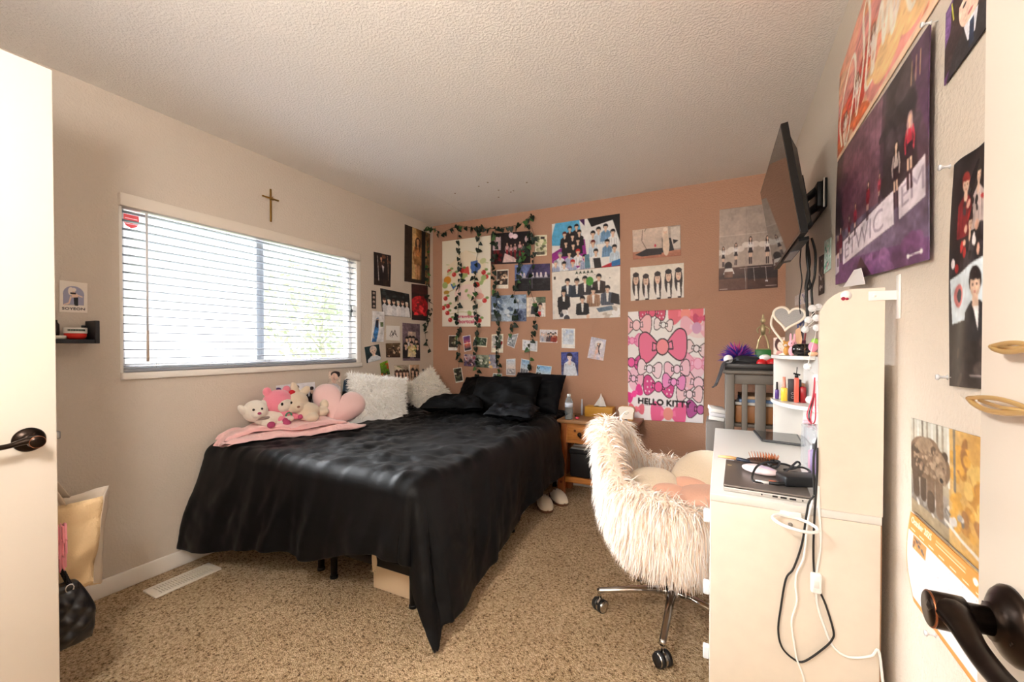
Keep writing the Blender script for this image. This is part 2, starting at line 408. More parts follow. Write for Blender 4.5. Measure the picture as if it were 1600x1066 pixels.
def carpet_mat():
    m = bpy.data.materials.new('speckled_carpet'); m.use_nodes = True; nt = m.node_tree; b = nt.nodes['Principled BSDF']
    b.inputs['Roughness'].default_value = .95; b.inputs['Specular IOR Level'].default_value = .1
    tc = nt.nodes.new('ShaderNodeTexCoord')
    n = nt.nodes.new('ShaderNodeTexNoise'); n.inputs['Scale'].default_value = 105; n.inputs['Detail'].default_value = 3; n.inputs['Roughness'].default_value = .65
    n2 = nt.nodes.new('ShaderNodeTexNoise'); n2.inputs['Scale'].default_value = 2.2; n2.inputs['Detail'].default_value = 3
    n3 = nt.nodes.new('ShaderNodeTexVoronoi'); n3.inputs['Scale'].default_value = 170
    for k in (n, n2, n3): nt.links.new(tc.outputs['Object'], k.inputs['Vector'])
    r = nt.nodes.new('ShaderNodeValToRGB'); e = r.color_ramp.elements
    e[0].position = .34; e[0].color = rgb((100, 79, 57)); e[1].position = .43; e[1].color = rgb((192, 162, 126))
    k = e.new(.52); k.color = rgb((214, 187, 151)); k = e.new(.64); k.color = rgb((236, 212, 178))
    nt.links.new(n.outputs['Fac'], r.inputs['Fac'])
    mx = nt.nodes.new('ShaderNodeMix'); mx.data_type = 'RGBA'; mx.blend_type = 'MULTIPLY'
    r2 = nt.nodes.new('ShaderNodeValToRGB'); r2.color_ramp.elements[0].color = (.86, .85, .83, 1); r2.color_ramp.elements[0].position = .35; r2.color_ramp.elements[1].position = .65
    nt.links.new(n2.outputs['Fac'], r2.inputs['Fac'])
    mx.inputs[0].default_value = 1.0
    nt.links.new(r.outputs['Color'], mx.inputs[6]); nt.links.new(r2.outputs['Color'], mx.inputs[7])
    nt.links.new(mx.outputs[2], b.inputs['Base Color'])
    bp = nt.nodes.new('ShaderNodeBump'); bp.inputs['Strength'].default_value = .8; bp.inputs['Distance'].default_value = .012
    nt.links.new(n3.outputs['Distance'], bp.inputs['Height']); nt.links.new(bp.outputs['Normal'], b.inputs['Normal'])
    return m
M_CARPET = carpet_mat()
def struct(name, mb, m, parent=None):
    o = mb.build(name, m, parent)
    if parent is None: o['kind'] = 'structure'
    return o
T = .12
WY0, WY1, WZ0, WZ1 = .985, 2.505, 1.075, 1.945          # window opening in the left wall
b = MB(); b.box((XL-T, YF-1.7, -.1), (XR+T, YB+T, 0)); struct('floor', b, M_CARPET)
b = MB(); b.box((XL-T, YF-1.7, HC), (XR+T, YB+T, HC+.1))
struct('ceiling', b, M_CEIL)
# little pock marks and drywall seams in the ceiling near the back corner
b = MB()
for x, y in ((748,291),(779,297),(779,308),(798,300),(802,298),(711,302),(823,285),(762,285)):
    p = atZ(x, y, HC); b.lathe([(.007,0),(.006,.002),(.002,.0022)], p-Vector((0,0,.0005)), (0,0,-1), 8)
o = struct('trim_1', b, mat('ceiling_scar', (176,156,134), .9))
b = MB()
b.tube([atZ(x, y, HC)+Vector((0,0,-.0005)) for x, y in ((662,327),(680,324),(700,321),(722,317),(744,313))], .004, 6, flat=.4)
b.tube([atZ(x, y, HC)+Vector((0,0,-.0005)) for x, y in ((674,304),(690,312),(703,320),(716,328),(728,336))], .004, 6, flat=.4)
struct('trim_2', b, M_CEIL)
b = MB()
b.box((XL-T, YF, 0), (XL, WY0, HC)); b.box((XL-T, WY1, 0), (XL, YB+T, HC))
b.box((XL-T, WY0, 0), (XL, WY1, WZ0)); b.box((XL-T, WY0, WZ1), (XL, WY1, HC))
struct('wall_left', b, M_CREAM)
b = MB(); b.box((XL, YB, 0), (XR, YB+T, HC)); struct('wall_back', b, M_TERRA)
b = MB(); b.box((XR, YF, 0), (XR+T, YB+T, HC)); struct('wall_right', b, M_CREAM)
DX0, DX1 = -.56, .235                                    # doorway the photograph is taken from
b = MB(); b.box((XL, YF-T, 0), (DX0, YF, HC)); b.box((DX1, YF-T, 0), (XR+T, YF, HC)); b.box((DX0, YF-T, 2.05), (DX1, YF, HC)); struct('wall_front', b, M_CREAM)
b = MB(); b.box((XL-T, YF-1.7, 0), (XR+T, YF-1.6, HC)); b.box((XL-T, YF-1.6, 0), (XL, YF-T, HC)); b.box((XR, YF-1.6, 0), (XR+T, YF-T, HC)); struct('wall_hall', b, M_CREAM)
# doorway casing
b = MB()
for x0, x1 in ((DX0-.06, DX0), (DX1, DX1+.06)): b.box((x0, YF, 0), (x1, YF+.015, 2.11), .004)
b.box((DX0-.06, YF, 2.05), (DX1+.06, YF+.015, 2.11), .004); struct('trim_3', b, M_WHITE)
# baseboards
b = MB(); b.box((XL, YF, 0), (XL+.014, YB, .085), .004); struct('baseboard_left', b, M_WHITE)
b = MB(); b.box((XL+.014, YB-.014, 0), (XR-.014, YB, .085), .004); struct('baseboard_back', b, M_WHITE)
b = MB(); b.box((XR-.014, .7, 0), (XR, YB, .085), .004); struct('baseboard_right', b, M_WHITE)
# ------------------------------------------------------------------ doors
M_BRONZE = mat('oil_rubbed_bronze', (46, 36, 30), .28, .9, .25, 40)
M_BRONZE_EDGE = mat('worn_copper_edge', (150, 92, 62), .3, .9)
def door(name, x_face, thick, y0, y1, hinge_dir):
    """slab parallel to the side walls; x_face is the face towards the camera"""
    d = bpy.data.objects.new(name, None); COL.objects.link(d); d.location = ((x_face, y0, 0)); WPOS[d] = Vector((x_face, y0, 0)); d['kind'] = 'structure'
    xb = x_face+thick
    bb = MB(); bb.box((min(x_face, xb), y0, .015), (max(x_face, xb), y1, 2.032), .003); bb.build('door_slab', M_DOOR, d)
    return d
LX, LY = -1.79, .508
d1 = door('door_1', LX, -.036, LY-.76, LY, 1)
def lever_set(d, c, s, reach=.055):
    """c = rosette centre on the face, s = +1/-1 outward along X; the lever runs back along -Y"""
    cx, cy, cz = c
    b = MB(); b.lathe([(.0345,0),(.0345,.003),(.031,.007),(.024,.011),(.017,.014),(.0165,.016)], (cx, cy, cz), (s,0,0), 40)
    b.lathe([(.0022,0),(.0022,.0012)], (cx+s*.0105, cy+.022, cz+.006), (s,0,0), 10); b.lathe([(.0022,0),(.0022,.0012)], (cx+s*.0105, cy-.022, cz-.006), (s,0,0), 10)
    b.build('rosette', M_BRONZE, d)
    b = MB(); b.lathe([(.0125,.012),(.0125,reach-.015),(.0145,reach-.013),(.0145,reach-.008)], (cx, cy, cz), (s,0,0), 28)
    b.build('lever_neck', M_BRONZE, d)
    # lever blade: a curved bar with a flat end over the neck
    b = MB(); pts = [(0,.003), (-.012,.006), (-.03,.003), (-.05,-.002), (-.075,-.004), (-.1,-.002), (-.118,0)]
    path = smoothpath([(cx+s*reach, cy+y, cz+z) for y, z in pts], 5)
    n = len(path); rad = [.0155-(.0155-.0095)*sstep(0, .5, i/(n-1)) for i in range(n)]
    b.tube(path, rad, 14, flat=.75)
    b.lathe([(.0165,reach-.012),(.0168,reach-.003),(.0168,reach+.011),(.0155,reach+.014)], (cx, cy, cz), (s,0,0), 28)
    o = b.build('lever_handle', M_BRONZE, d)
    b = MB(); b.tube([(cx+s*(reach+.0125), cy+.0160*math.cos(a), cz+.0160*math.sin(a)) for a in [2*PI*k/28 for k in range(28)]], .0011, 6, closed=True)
    b.build('copper_rim', M_BRONZE_EDGE, d)
lever_set(d1, (LX, LY-.058, .937), 1)
b = MB(); b.box((LX-.026, LY-.001, .925), (LX-.010, LY+.011, .949), .003); b.build('latch_bolt', mat('brushed_steel', (150,148,145), .3, 1), d1)
b = MB(); b.lathe([(.012,0),(.012,.04),(.026,.046),(.028,.056),(.022,.066)], (LX-.036, LY-.058, .937), (-1,0,0), 24); b.tube([(LX-.095, LY-.058, .937), (LX-.097, LY-.09, .933), (LX-.095, LY-.17, .93)], .008, 10); b.build('lever_handle', M_BRONZE, d1)
RX, RY = .24, .607
d2 = door('door_2', RX, .035, RY-.77, RY, 1)
lever_set(d2, (RX, RY-.062, .951), -1, .045)
# gold wire ornament that hangs on the face of the right-hand door
t = thing('wire_leaf_hook', 'gold leaf-shaped double wire hook fixed to the cream door above the bronze lever', 'hook', (RX, RY-.03, 1.14))
M_GOLDW = mat('pale_gold_wire', (206, 170, 112), .35, .55)
def leafwire(zc, y0, y1, h, par):
    b = MB(); top = [(RX-.012, y0+(y1-y0)*k/14, zc+h*.5*math.sin(PI*k/14)*1.0) for k in range(15)]; bot = [(RX-.012, y0+(y1-y0)*k/14, zc-h*.8*math.sin(PI*(k/14)**.7)) for k in range(15)]
    b.tube(top, .0022, 8); b.tube(bot, .0026, 8)
    b.tube([(RX-.012, y0+.02*(y1-y0)/.1, zc), (RX-.012, y0+.55*(y1-y0), zc-h*.25), (RX-.012, y1, zc)], .0018, 8)
    b.cyl((RX-.012, y1-.004 if y1 > y0 else y1+.004, zc), (RX+.002, y1-.004 if y1 > y0 else y1+.004, zc), .003)
    b.build(par, M_GOLDW, t)
leafwire(1.1535, RY-.010, RY-.115, .010, 'lower_leaf'); leafwire(1.207, RY-.050, RY-.115, .006, 'upper_leaf')
b = MB(); b.tube([(RX-.006, RY-.112, 1.14), (RX-.006, RY-.112, 1.22)], .003, 8); b.build('stem', M_GOLDW, t)
# ------------------------------------------------------------------ window
w = bpy.data.objects.new('window_1', None); COL.objects.link(w); w.location = (XL, WY0, WZ0); WPOS[w] = Vector((XL, WY0, WZ0)); w['kind'] = 'structure'
M_VINYL = mat('white_vinyl', (232,230,228), .35)
M_ALU = mat('grey_sash_rail', (176,182,188), .4, .1)
xo = XL-.09
b = MB()
b.box((xo-.03, WY0, WZ0), (xo+.03, WY0+.035, WZ1), .004); b.box((xo-.03, WY1-.06, WZ0), (xo+.03, WY1, WZ1), .004)
b.box((xo-.03, WY0+.035, WZ0), (xo+.03, WY1-.06, WZ0+.045), .004); b.box((xo-.03, WY0+.035, WZ1-.04), (xo+.03, WY1-.06, WZ1), .004)
b.build('window_frame', M_VINYL, w)
ym = atX(405, 450, xo).y
b = MB()
b.box((xo-.012, ym-.032, WZ0+.045), (xo+.022, ym-.004, WZ1-.04), .003); b.box((xo-.028, ym+.002, WZ0+.045), (xo+.004, ym+.03, WZ1-.04), .003)
b.build('sash_rails', M_ALU, w)
b = MB(); b.box((xo-.004, WY0+.035, WZ0+.045), (xo, ym-.03, WZ1-.04)); b.build('glass_pane', glass('window_glass'), w)
b = MB(); b.box((xo-.02, ym+.03, WZ0+.045), (xo-.016, WY1-.06, WZ1-.04)); b.build('glass_pane', glass('window_glass'), w)
b = MB()   # projecting sill and casing strip under the opening, lined reveals
b.box((XL-.06, WY0-.008, WZ0-.035), (XL+.022, WY1+.012, WZ0), .005); b.build('window_sill', M_WHITE, w)
b = MB(); b.box((XL-.06, WY1-.03, WZ0), (XL+.006, WY1+.012, WZ1+.01), .003); b.box((XL-.06, WY0-.008, WZ0), (XL+.004, WY0+.004, WZ1), .002); b.build('casing', M_WHITE, w)
# red shield sticker on the glass
c = atX(205, 346, xo+.002); b = MB(); pts = []
for y, z in ((-.032,.034),(.032,.034),(.034,-.002),(.022,-.026),(0,-.036),(-.022,-.026),(-.034,-.002)): pts.append((xo+.0005, c.y+y, c.z+z))
b.prism(pts, (.001,0,0)); b.m(1)
for k in range(3): b.box((xo+.0014, c.y-.026, c.z+.012-.014*k), (xo+.0018, c.y+.026, c.z+.015-.014*k))
o = b.build('window_sticker', [mat('red_sticker', (226,84,84), .5), mat('sticker_white', (250,225,225), .5)]); tag(o, 'small red shield sticker on the left window pane behind the blind', 'sticker')
# latch on the right-hand side
p = atX(548, 486, XL-.04); b = MB(); b.box((p.x-.006, p.y-.006, p.z-.05), (p.x+.006, p.y+.006, p.z+.05), .002); b.box((p.x-.012, p.y-.01, p.z-.012), (p.x+.012, p.y+.01, p.z+.012), .003); b.build('window_latch', mat('dark_latch', (60,66,60), .5), w)
# ------------------------------------------------------------------ horizontal blind
xbk = XL-.018
bl = thing('window_blind', 'white horizontal slat blind lowered over the sliding window', 'blind', (xbk, (WY0+WY1)/2, WZ0))
M_SLAT = mat('slat_shade_grey', (146,150,158), .5)  # grey stands in for the backlit shade on white slats
b = MB(); b.box((XL-.045, WY0-.012, WZ1-.045), (XL+.028, WY1-.01, WZ1+.018), .004); b.build('valance', mat('cream_valance', (226,216,203), .4), bl)
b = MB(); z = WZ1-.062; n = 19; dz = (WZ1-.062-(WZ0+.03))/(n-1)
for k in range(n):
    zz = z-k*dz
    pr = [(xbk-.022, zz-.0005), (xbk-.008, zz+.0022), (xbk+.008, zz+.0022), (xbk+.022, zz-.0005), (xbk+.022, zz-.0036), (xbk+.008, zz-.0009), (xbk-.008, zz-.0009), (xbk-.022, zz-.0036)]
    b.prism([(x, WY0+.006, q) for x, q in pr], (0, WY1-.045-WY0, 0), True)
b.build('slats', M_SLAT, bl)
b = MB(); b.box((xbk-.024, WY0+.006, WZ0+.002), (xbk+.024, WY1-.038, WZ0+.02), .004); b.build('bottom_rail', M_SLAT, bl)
b = MB()
for px in (240, 351, 417, 482, 540):
    y = atX(px, 480, xbk).y; b.tube([(xbk+.023, y, WZ1-.05), (xbk+.023, y, WZ0+.02)], .0007, 5); b.tube([(xbk-.023, y, WZ1-.05), (xbk-.023, y, WZ0+.02)], .0007, 5)
b.build('ladder_cords', mat('grey_cord', (170,168,165), .8), bl)
p = atX(229, 340, XL+.012); b = MB(); q = atX(230, 565, XL+.012); b.cyl((p.x, p.y, WZ1-.05), (p.x, p.y, q.z+.16), .0055, .0055, 8); b.build('tilt_wand', mat('pale_wand', (226,226,228), .4), bl)
b = MB(); b.cyl((p.x, p.y, q.z+.16), (p.x, p.y, q.z), .006, .007, 8); b.build('wand_grip', mat('beige_grip', (206,186,170), .5), bl)
p = atX(546, 420, XL+.01); b = MB(); b.tube([(p.x, p.y, WZ1-.04), (p.x, p.y+.004, WZ1-.3), (p.x, p.y, WZ1-.5)], .002, 6); b.lathe([(.003,0),(.006,.01),(.005,.03)], (p.x, p.y, WZ1-.53), (0,0,1), 10); b.build('lift_cord', mat('grey_cord', (170,168,165), .8), bl)
# ------------------------------------------------------------------ outside: garden, fence line and a leafy tree
b = MB(); b.box((-14, -8, -.7), (XL-T-.02, 14, -.55)); o = b.build('lawn', mat('pale_lawn', (96,104,76), .9, var=.2, vscale=3)); o['kind'] = 'structure'
tr = thing('garden_tree', 'leafy green tree outside behind the right half of the window', 'tree', (-7.2, 5.8, -.55))
b = MB(); b.tube(smoothpath([(-7.2,5.8,-.56),(-7.15,5.85,.6),(-7.25,5.8,1.5),(-7.2,5.9,2.4)], 5), [.07]*8+[.05]*8, 10)
for k in range(9):
    a = k*2.4; b.tube([(-7.2, 5.8, .8+.15*k), (-7.2+.4*math.cos(a), 5.8+.4*math.sin(a), 1.2+.17*k), (-7.2+.8*math.cos(a), 5.8+.8*math.sin(a), 1.4+.2*k)], [.02,.014,.005], 6)
b.build('trunk', mat('bark', (168,164,154), .9), tr)
b = MB(False)
for k in range(800):
    r = random.random()**.45; a = random.uniform(0, 2*PI); u = random.uniform(-1, 1); q = math.sqrt(1-u*u)
    p = Vector((-7.2+1.0*r*q*math.cos(a), 5.8+1.15*r*q*math.sin(a), 1.85+1.15*r*u)); d = Vector((random.gauss(0,1), random.gauss(0,1), random.gauss(0,1))).normalized(); e = d.orthogonal().normalized(); l = random.uniform(.05,.1)
    b.poly([p-d*l, p+e*l*.42, p+d*l, p-e*l*.42], [(0,1,2,3)])
b.build('foliage', mat('tree_leaf', (158,164,146), .8, var=.25, vscale=3), tr)
# ------------------------------------------------------------------ floor register
t = thing('floor_vent', 'cream metal floor register set in the carpet below the window wall', 'vent', (-2.467, 1.15, .004))
M_VENT = mat('cream_metal', (232,222,206), .35)
x0, x1, y0, y1 = -2.53, -2.405, 1.005, 1.30
b = MB(); b.box((x0, y0, .002), (x0+.02, y1, .012), .003); b.box((x1-.02, y0, .002), (x1, y1, .012), .003); b.box((x0+.02, y0, .002), (x1-.02, y0+.025, .012), .003); b.box((x0+.02, y1-.025, .002), (x1-.02, y1, .012), .003); b.build('frame', M_VENT, t)
b = MB()
for k in range(21):
    y = y0+.028+k*(y1-y0-.056)/20
    b.box((x0+.02, y-.0035, .004), (x1-.02, y+.0035, .0105))
b.box((-2.471, y0+.025, .004), (-2.463, y1-.025, .011)); b.build('louvres', M_VENT, t)
b = MB(); b.box((x0+.018, y0+.022, .001), (x1-.018, y1-.022, .0035)); b.build('duct_shade_plate', mat('duct_shade', (40,34,28), .9), t)  # solid dark plate stands in for the shade down the duct
# ------------------------------------------------------------------ unseen fill lamps, added to brighten the bedroom
def lamp(name, label, p, power, col, r=.14, drop=.30):
    t = thing(name, label, 'added fill lamp', p)
    b = MB(); b.lathe([(r*.9,0),(r*.95,-.012),(r*.9,-.025)], p, (0,0,1), 32); b.build('canopy', M_WHITE, t)
    b = MB(); b.lathe([(r*.88,-.025),(r,-.045),(r*.86,-.085),(r*.5,-.11),(.004,-.118)], p, (0,0,1), 32); b.build('glass_shade', mat('opal_glass', (255,246,232), .4, emit=2.0), t)
    l = bpy.data.lights.new(name, 'POINT'); l.energy = power; l.color = col; l.shadow_soft_size = r
    o = bpy.data.objects.new(name+'_bulb', l); COL.objects.link(o); o.parent = t; o.location = (0,0,-drop)
    return t
# ================================================================== PICTURES ON THE WALLS
BLK=(22,18,20); DKB=(44,34,32); SK=(228,194,170); WHT=(246,244,242)
def A(q, s, z):                      # corner list given in a zoomed view: origin, scale
    return [(q[0]+x/s, q[1]+y/s) for x, y in z]
zA = lambda z: A((560,310), 3.331, z)
zP = lambda z: A((680,500), 5.714, z)
GL = 'pictures taped beside the window'; GB = 'small prints on the terracotta wall'; GP = 'posters on the terracotta wall'
def bow(P, x, y, s, c, oc=None, dots=False, rot=0.0, kn=None, lw=.007):
    """a ribbon bow: two loops and a round knot"""
    a = P.ar
    def R(dx, dy): return (x+(dx*math.cos(rot)-dy*math.sin(rot))*s/a, y+(dx*math.sin(rot)+dy*math.cos(rot))*s)
    for q in (-1, 1):
        pts = smoothpath([(.2*q,-.12,0), (.75*q,-.62,0), (1.15*q,-.5,0), (1.2*q,.1,0), (1.05*q,.52,0), (.7*q,.55,0), (.2*q,.14,0)], 5, True)
        poly = [R(p.x, p.y) for p in pts]; P.poly(poly, c)
        if dots:
            for dx, dy in ((.6,-.3),(.9,-.25),(.55,.05),(.85,.1),(.7,.35),(1.0,.35)): P.ell(*R(dx*q, dy), s*.06, s*.06, (255,225,240))
        if oc: P.line(poly+[poly[0]], lw, oc)
        fold = [R(.2*q,-.1), R(.48*q,-.2), R(.52*q,.12), R(.2*q,.1)]
        P.poly(fold, tuple(min(255, v+25) for v in c))
        if oc: P.line(fold, lw, oc)
    P.ell(x, y, s*.34, s*.34, oc or c); P.ell(x, y, s*.34-(lw if oc else 0), s*.34-(lw if oc else 0), kn or tuple(min(255, v+18) for v in c))
def d_bows(P):
    P.photo = False
    pk = (246,170,196); hp = (226,60,140); lp = (252,214,222); B = (40,24,30)
    P.vgrad(0, 1, (255,250,250), (252,246,250))
    P.ell(.95,.14,.2,.12,(253,232,234)); P.ell(.47,.34,.3,.2,(255,252,252)); P.ell(.85,.52,.14,.1,(252,214,228)); P.ell(.12,.62,.1,.12,(250,206,226))
    bow(P, .33,.02,.13,(214,70,110),B,True); bow(P, .76,.045,.16,(240,110,130),None,False,0,(250,150,140)); bow(P, .95,.09,.07,(205,60,105),None)
    bow(P, .12,.13,.15,(250,196,204),B); bow(P, .48,.135,.09,(252,236,238),B,False,.12); bow(P, .9,.17,.15,(250,190,208),None,False,.1,(226,170,210))
    bow(P, .06,.27,.1,(246,150,196),(220,90,150)); bow(P, .9,.35,.1,(252,226,232),B,False,.2); bow(P, .05,.47,.14,(230,80,160),B,False,.1)
    bow(P, .92,.48,.15,(248,176,206),(230,130,170)); bow(P, .08,.62,.1,(250,190,216),B,False,.2); bow(P, .93,.65,.17,(250,198,212),B,True,.1)
    bow(P, .09,.76,.09,(235,60,150),None,False,-.5); bow(P, .82,.75,.12,(250,214,222),B)
    bow(P, .96,.88,.13,(190,90,160),B); bow(P, .12,.9,.08,(240,120,140),None); bow(P, .55,.93,.17,(244,110,160),None,False,0,(246,160,150))
    # plain large bow motif where the central figure was, kept generic
    bow(P, .47,.33,.23,(243,120,160),B,False,-.06,(250,150,160),.011); bow(P, .3,.53,.12,(252,226,236),B,False,.15); bow(P, .66,.53,.12,(250,205,222),B,False,-.1)
    bow(P, .42,.69,.15,(226,80,150),B,True,.08); bow(P, .62,.645,.11,(244,150,210),B,False,.1)
    P.text('HELLO KITTY', .15, .795, .052, (30,24,28), w=.69, bold=.0045, rot=.035)
    P.line([(.15,.862),(.85,.872)], .002, (170,150,160))
pic('art_poster', 'tall white and pink poster covered in ribbon bows, reading HELLO KITTY', 'poster', 'B', [(981.4,487.5),(1101.6,482),(1099,661.5),(981.6,655)], d_bows, GP, bulge=.005, k=1.25)
def d_fruit(P):
    P.photo = False
    P.vgrad(0,1,(244,236,216),(247,240,226))
    for pts, c in (([(.3,.2),(.5,.14),(.7,.18)],(226,214,170)), ([(.1,.28),(.4,.3),(.6,.26),(.95,.3)],(200,205,150)), ([(.05,.62),(.3,.56),(.55,.5),(.7,.47)],(190,165,110)), ([(.1,.86),(.4,.83),(.75,.84)],(214,205,160))): P.line(pts, .008, c)
    P.poly([(.12,.3),(.5,.13),(.9,.3),(.9,.5),(.6,.62),(.3,.6),(.12,.46)], (246,232,206)); P.ell(.55,.62,.16,.1,(246,220,208)); P.ell(.5,.75,.2,.06,(240,226,205))
    P.ell(.5,.42,.09,.06,(250,240,224)); P.ell(.7,.33,.06,.05,(90,110,170)); P.poly([(.6,.27),(.74,.26),(.74,.4),(.62,.4)], (76,110,176)); P.poly([(.4,.33),(.56,.32),(.58,.41),(.42,.42)], (214,84,70))
    P.ell(.12,.46,.045,.045,(222,150,50)); P.ell(.1,.6,.035,.022,(190,150,60)); P.poly([(.18,.5),(.32,.53),(.24,.57)], (70,120,180)); P.ell(.72,.53,.04,.03,(206,70,60)); P.ell(.78,.66,.05,.035,(240,176,160))
    for x, y in ((.16,.36),(.26,.4),(.86,.4),(.91,.45),(.03,.78),(.13,.76),(.12,.84),(.18,.92),(.78,.93),(.08,.67),(.42,.36),(.88,.71)):
        P.ell(x+.05, y-.03, .02,.014,(130,160,90)); P.ell(x, y, .026,.026,(206,54,52)); P.ell(x-.02,y-.008,.006,.006,(246,170,150))
    P.blotch(.02,.25,.98,.85,[(170,190,120),(210,214,160)],14,.03)
    P.text('Strawberry', .29, .865, .04, (212,96,120), w=.5, bold=.003); P.text('Shortcake', .31, .918, .04, (212,96,120), w=.44, bold=.003)
pic('art_poster', 'tall cream poster of strawberries and vines behind the hanging ivy', 'poster', 'B', [(691.2,377.5),(767.1,368),(766.5,510.5),(691.2,510.5)], d_fruit, GP, k=1.3)
def d_stage(P):
    P.vgrad(0,1,(26,18,22),(34,18,22)); P.blotch(0,.6,.4,1,[(120,20,30),(70,16,22)],8,.09); P.rect(.05,.12,.26,.55,(206,180,186)); P.ell(.52,.1,.07,.1,(236,206,214)); P.ell(.62,.14,.08,.08,(240,214,220)); P.ell(.9,.25,.05,.1,(225,196,200))
    for x, y, h in ((.42,.32,.55),(.52,.38,.5),(.62,.36,.5),(.74,.3,.52),(.82,.38,.45)): P.fig(x, y, h, (60,20,20), (226,180,180), (150,30,40), SK)
    P.poly([(.3,.95),(.36,.65),(.6,.8),(.7,.95)], (230,200,196)); P.blotch(.6,.5,1,.95,[(30,60,40),(50,90,60)],9,.05)
pic('art_poster', 'dark stage poster with pink-lit performers below the top ivy strand', 'poster', 'B', [(767.7,365.5),(829,361),(829,411),(767.7,413.6)], d_stage, GP, k=1.5)
def d_cream(P):
    P.c[:] = (240,232,208); P.blotch(.2,.1,.9,.9,[(200,196,160),(110,110,90),(236,230,200),(150,160,110)],26,.09); P.rect(.2,.8,.8,.94,(90,84,70)); P.rect(.5,.1,.8,.2,(60,50,46))
pic('picture_print', 'small cream illustrated print right of the dark stage poster', 'photo', 'B', [(835.4,367.9),(854.8,367),(854.8,399.4),(835.4,400.5)], d_cream, GB, k=1.6)
def d_purple(P):
    P.vgrad(0,.55,(74,62,104),(52,44,66)); P.rect(0,.5,1,1,(40,36,40)); P.poly([(0,0),(.5,0),(.3,.5),(0,.6)], (112,128,180)); P.hgrad(.5,1,(64,54,92),(78,66,112),0,.4)
    for x in (.18,.28,.52,.64,.75,.88): P.ell(x,.36,.035,.05,(240,226,226)); P.poly([(x-.05,.52),(x-.03,.4),(x+.03,.4),(x+.05,.52)], (206,200,210))
    P.rect(0,.5,1,.53,(110,104,120)); P.line([(.5,.1),(.5,.9)], .01, (130,120,140)); P.line([(.2,.75),(.8,.75)], .012, (76,70,74))
pic('art_poster', 'wide dark purple print of a row of people, under the hanging ivy', 'poster', 'B', [(804.5,414.3),(859.5,411.9),(860,454),(804.7,455.6)], d_purple, GP, k=1.5)
def d_pol1(P):
    P.c[:] = (240,232,216); P.rect(.08,.07,.92,.8,(64,50,44)); P.blotch(.15,.15,.85,.75,[(200,170,140),(120,90,70),(40,30,26),(230,206,180)],18,.08)
pic('picture_print', 'cream bordered photo card between the strawberry poster and the purple print', 'photo', 'B', [(776,421.9),(794.8,420.7),(794.5,451),(776,451)], d_pol1, GB, k=1.8)
def d_blue(P):
    P.vgrad(0,1,(150,170,196),(190,206,220)); P.rect(0,0,.3,.5,(110,130,160)); P.blotch(0,0,1,1,[(214,226,236),(120,140,170),(176,196,214),(90,110,140),(236,240,244)],46,.09); P.rect(.66,.52,1,1,(104,118,150)); P.blotch(.68,.55,.98,.98,[(60,70,100),(150,165,190)],14,.06); P.rect(0,.72,.3,1,(96,106,112))
pic('art_poster', 'pale blue collage print half hidden by ivy leaves', 'poster', 'B', [(767.8,462.4),(822.7,460.2),(822.7,502.4),(767.8,502.4)], d_blue, GP, k=1.5)
def d_duo(P):
    P.c[:] = (226,212,200); P.rect(.5,0,1,.3,(96,110,88)); P.bust(.45,.15,.22,(200,196,190),(60,60,66),long=False); P.bust(.72,.3,.24,(50,40,40),(238,232,230),long=False); P.rect(.6,.72,.75,.95,(190,40,46)); P.rect(0,0,.12,1,(240,226,206))
pic('picture_print', 'square photo of two people right of the pale blue collage', 'photo', 'B', [(823,465),(852.6,463.8),(852.6,495),(823,495.5)], d_duo, GB, k=1.8)
def d_eight(P):
    P.tex = .45
    P.c[:] = (240,238,236); P.poly([(0,.28),(.06,0),(.42,0),(.45,.3),(.3,.5),(0,.45)], (92,178,222)); P.poly([(0,.62),(.3,.42),(.5,.4),(.55,1),(.25,.95),(0,.8)], (152,40,140)); P.poly([(.42,0),(.5,0),(.5,.14)], (70,26,80)); P.poly([(.54,0),(1,0),(1,.55),(.9,.1),(.6,.18)], BLK); P.poly([(.95,.88),(1,.86),(1,1),(.7,1)], (190,30,50))
    for i, (x, y) in enumerate(((.28,.1),(.38,.08),(.2,.2),(.42,.2),(.32,.26),(.22,.38),(.4,.36),(.33,.44))): P.bust(x, y, .1, ((90,30,24) if i in (2,) else BLK), (36,30,36), SK, False, False)
    for i, (x, y) in enumerate(((.62,.26),(.7,.2),(.8,.16),(.9,.28),(.62,.44),(.82,.46),(.66,.62),(.92,.58))): P.bust(x, y, .105, ((110,36,30) if i == 4 else BLK), [(244,244,244),(210,226,240),(120,160,200)][i % 3], SK, False, False)
    for i, (x, y) in enumerate(((.13,.6),(.27,.6),(.4,.58),(.06,.76),(.19,.8),(.32,.78),(.44,.82),(.5,.7))): P.bust(x, y, .105, [(30,26,28),(150,150,160),(200,40,40)][(i*2+1) % 3], [(240,240,244),(176,186,216)][i % 2], SK, False, False)
    P.poly([(.5,.72),(.56,.7),(.58,.98),(.5,.98)], (96,140,160)); P.poly([(.62,.8),(.72,.8),(.74,1),(.64,1)], (44,40,44)); P.poly([(.88,.9),(1,.86),(1,.98),(.88,1)], (40,110,170))
pic('art_poster', 'crowded bright poster of a large group with blue, magenta and black corners', 'poster', 'B', [(862.4,350.4),(968.5,334),(969.3,415.4),(862.9,425.7)], d_eight, GP, k=1.4)
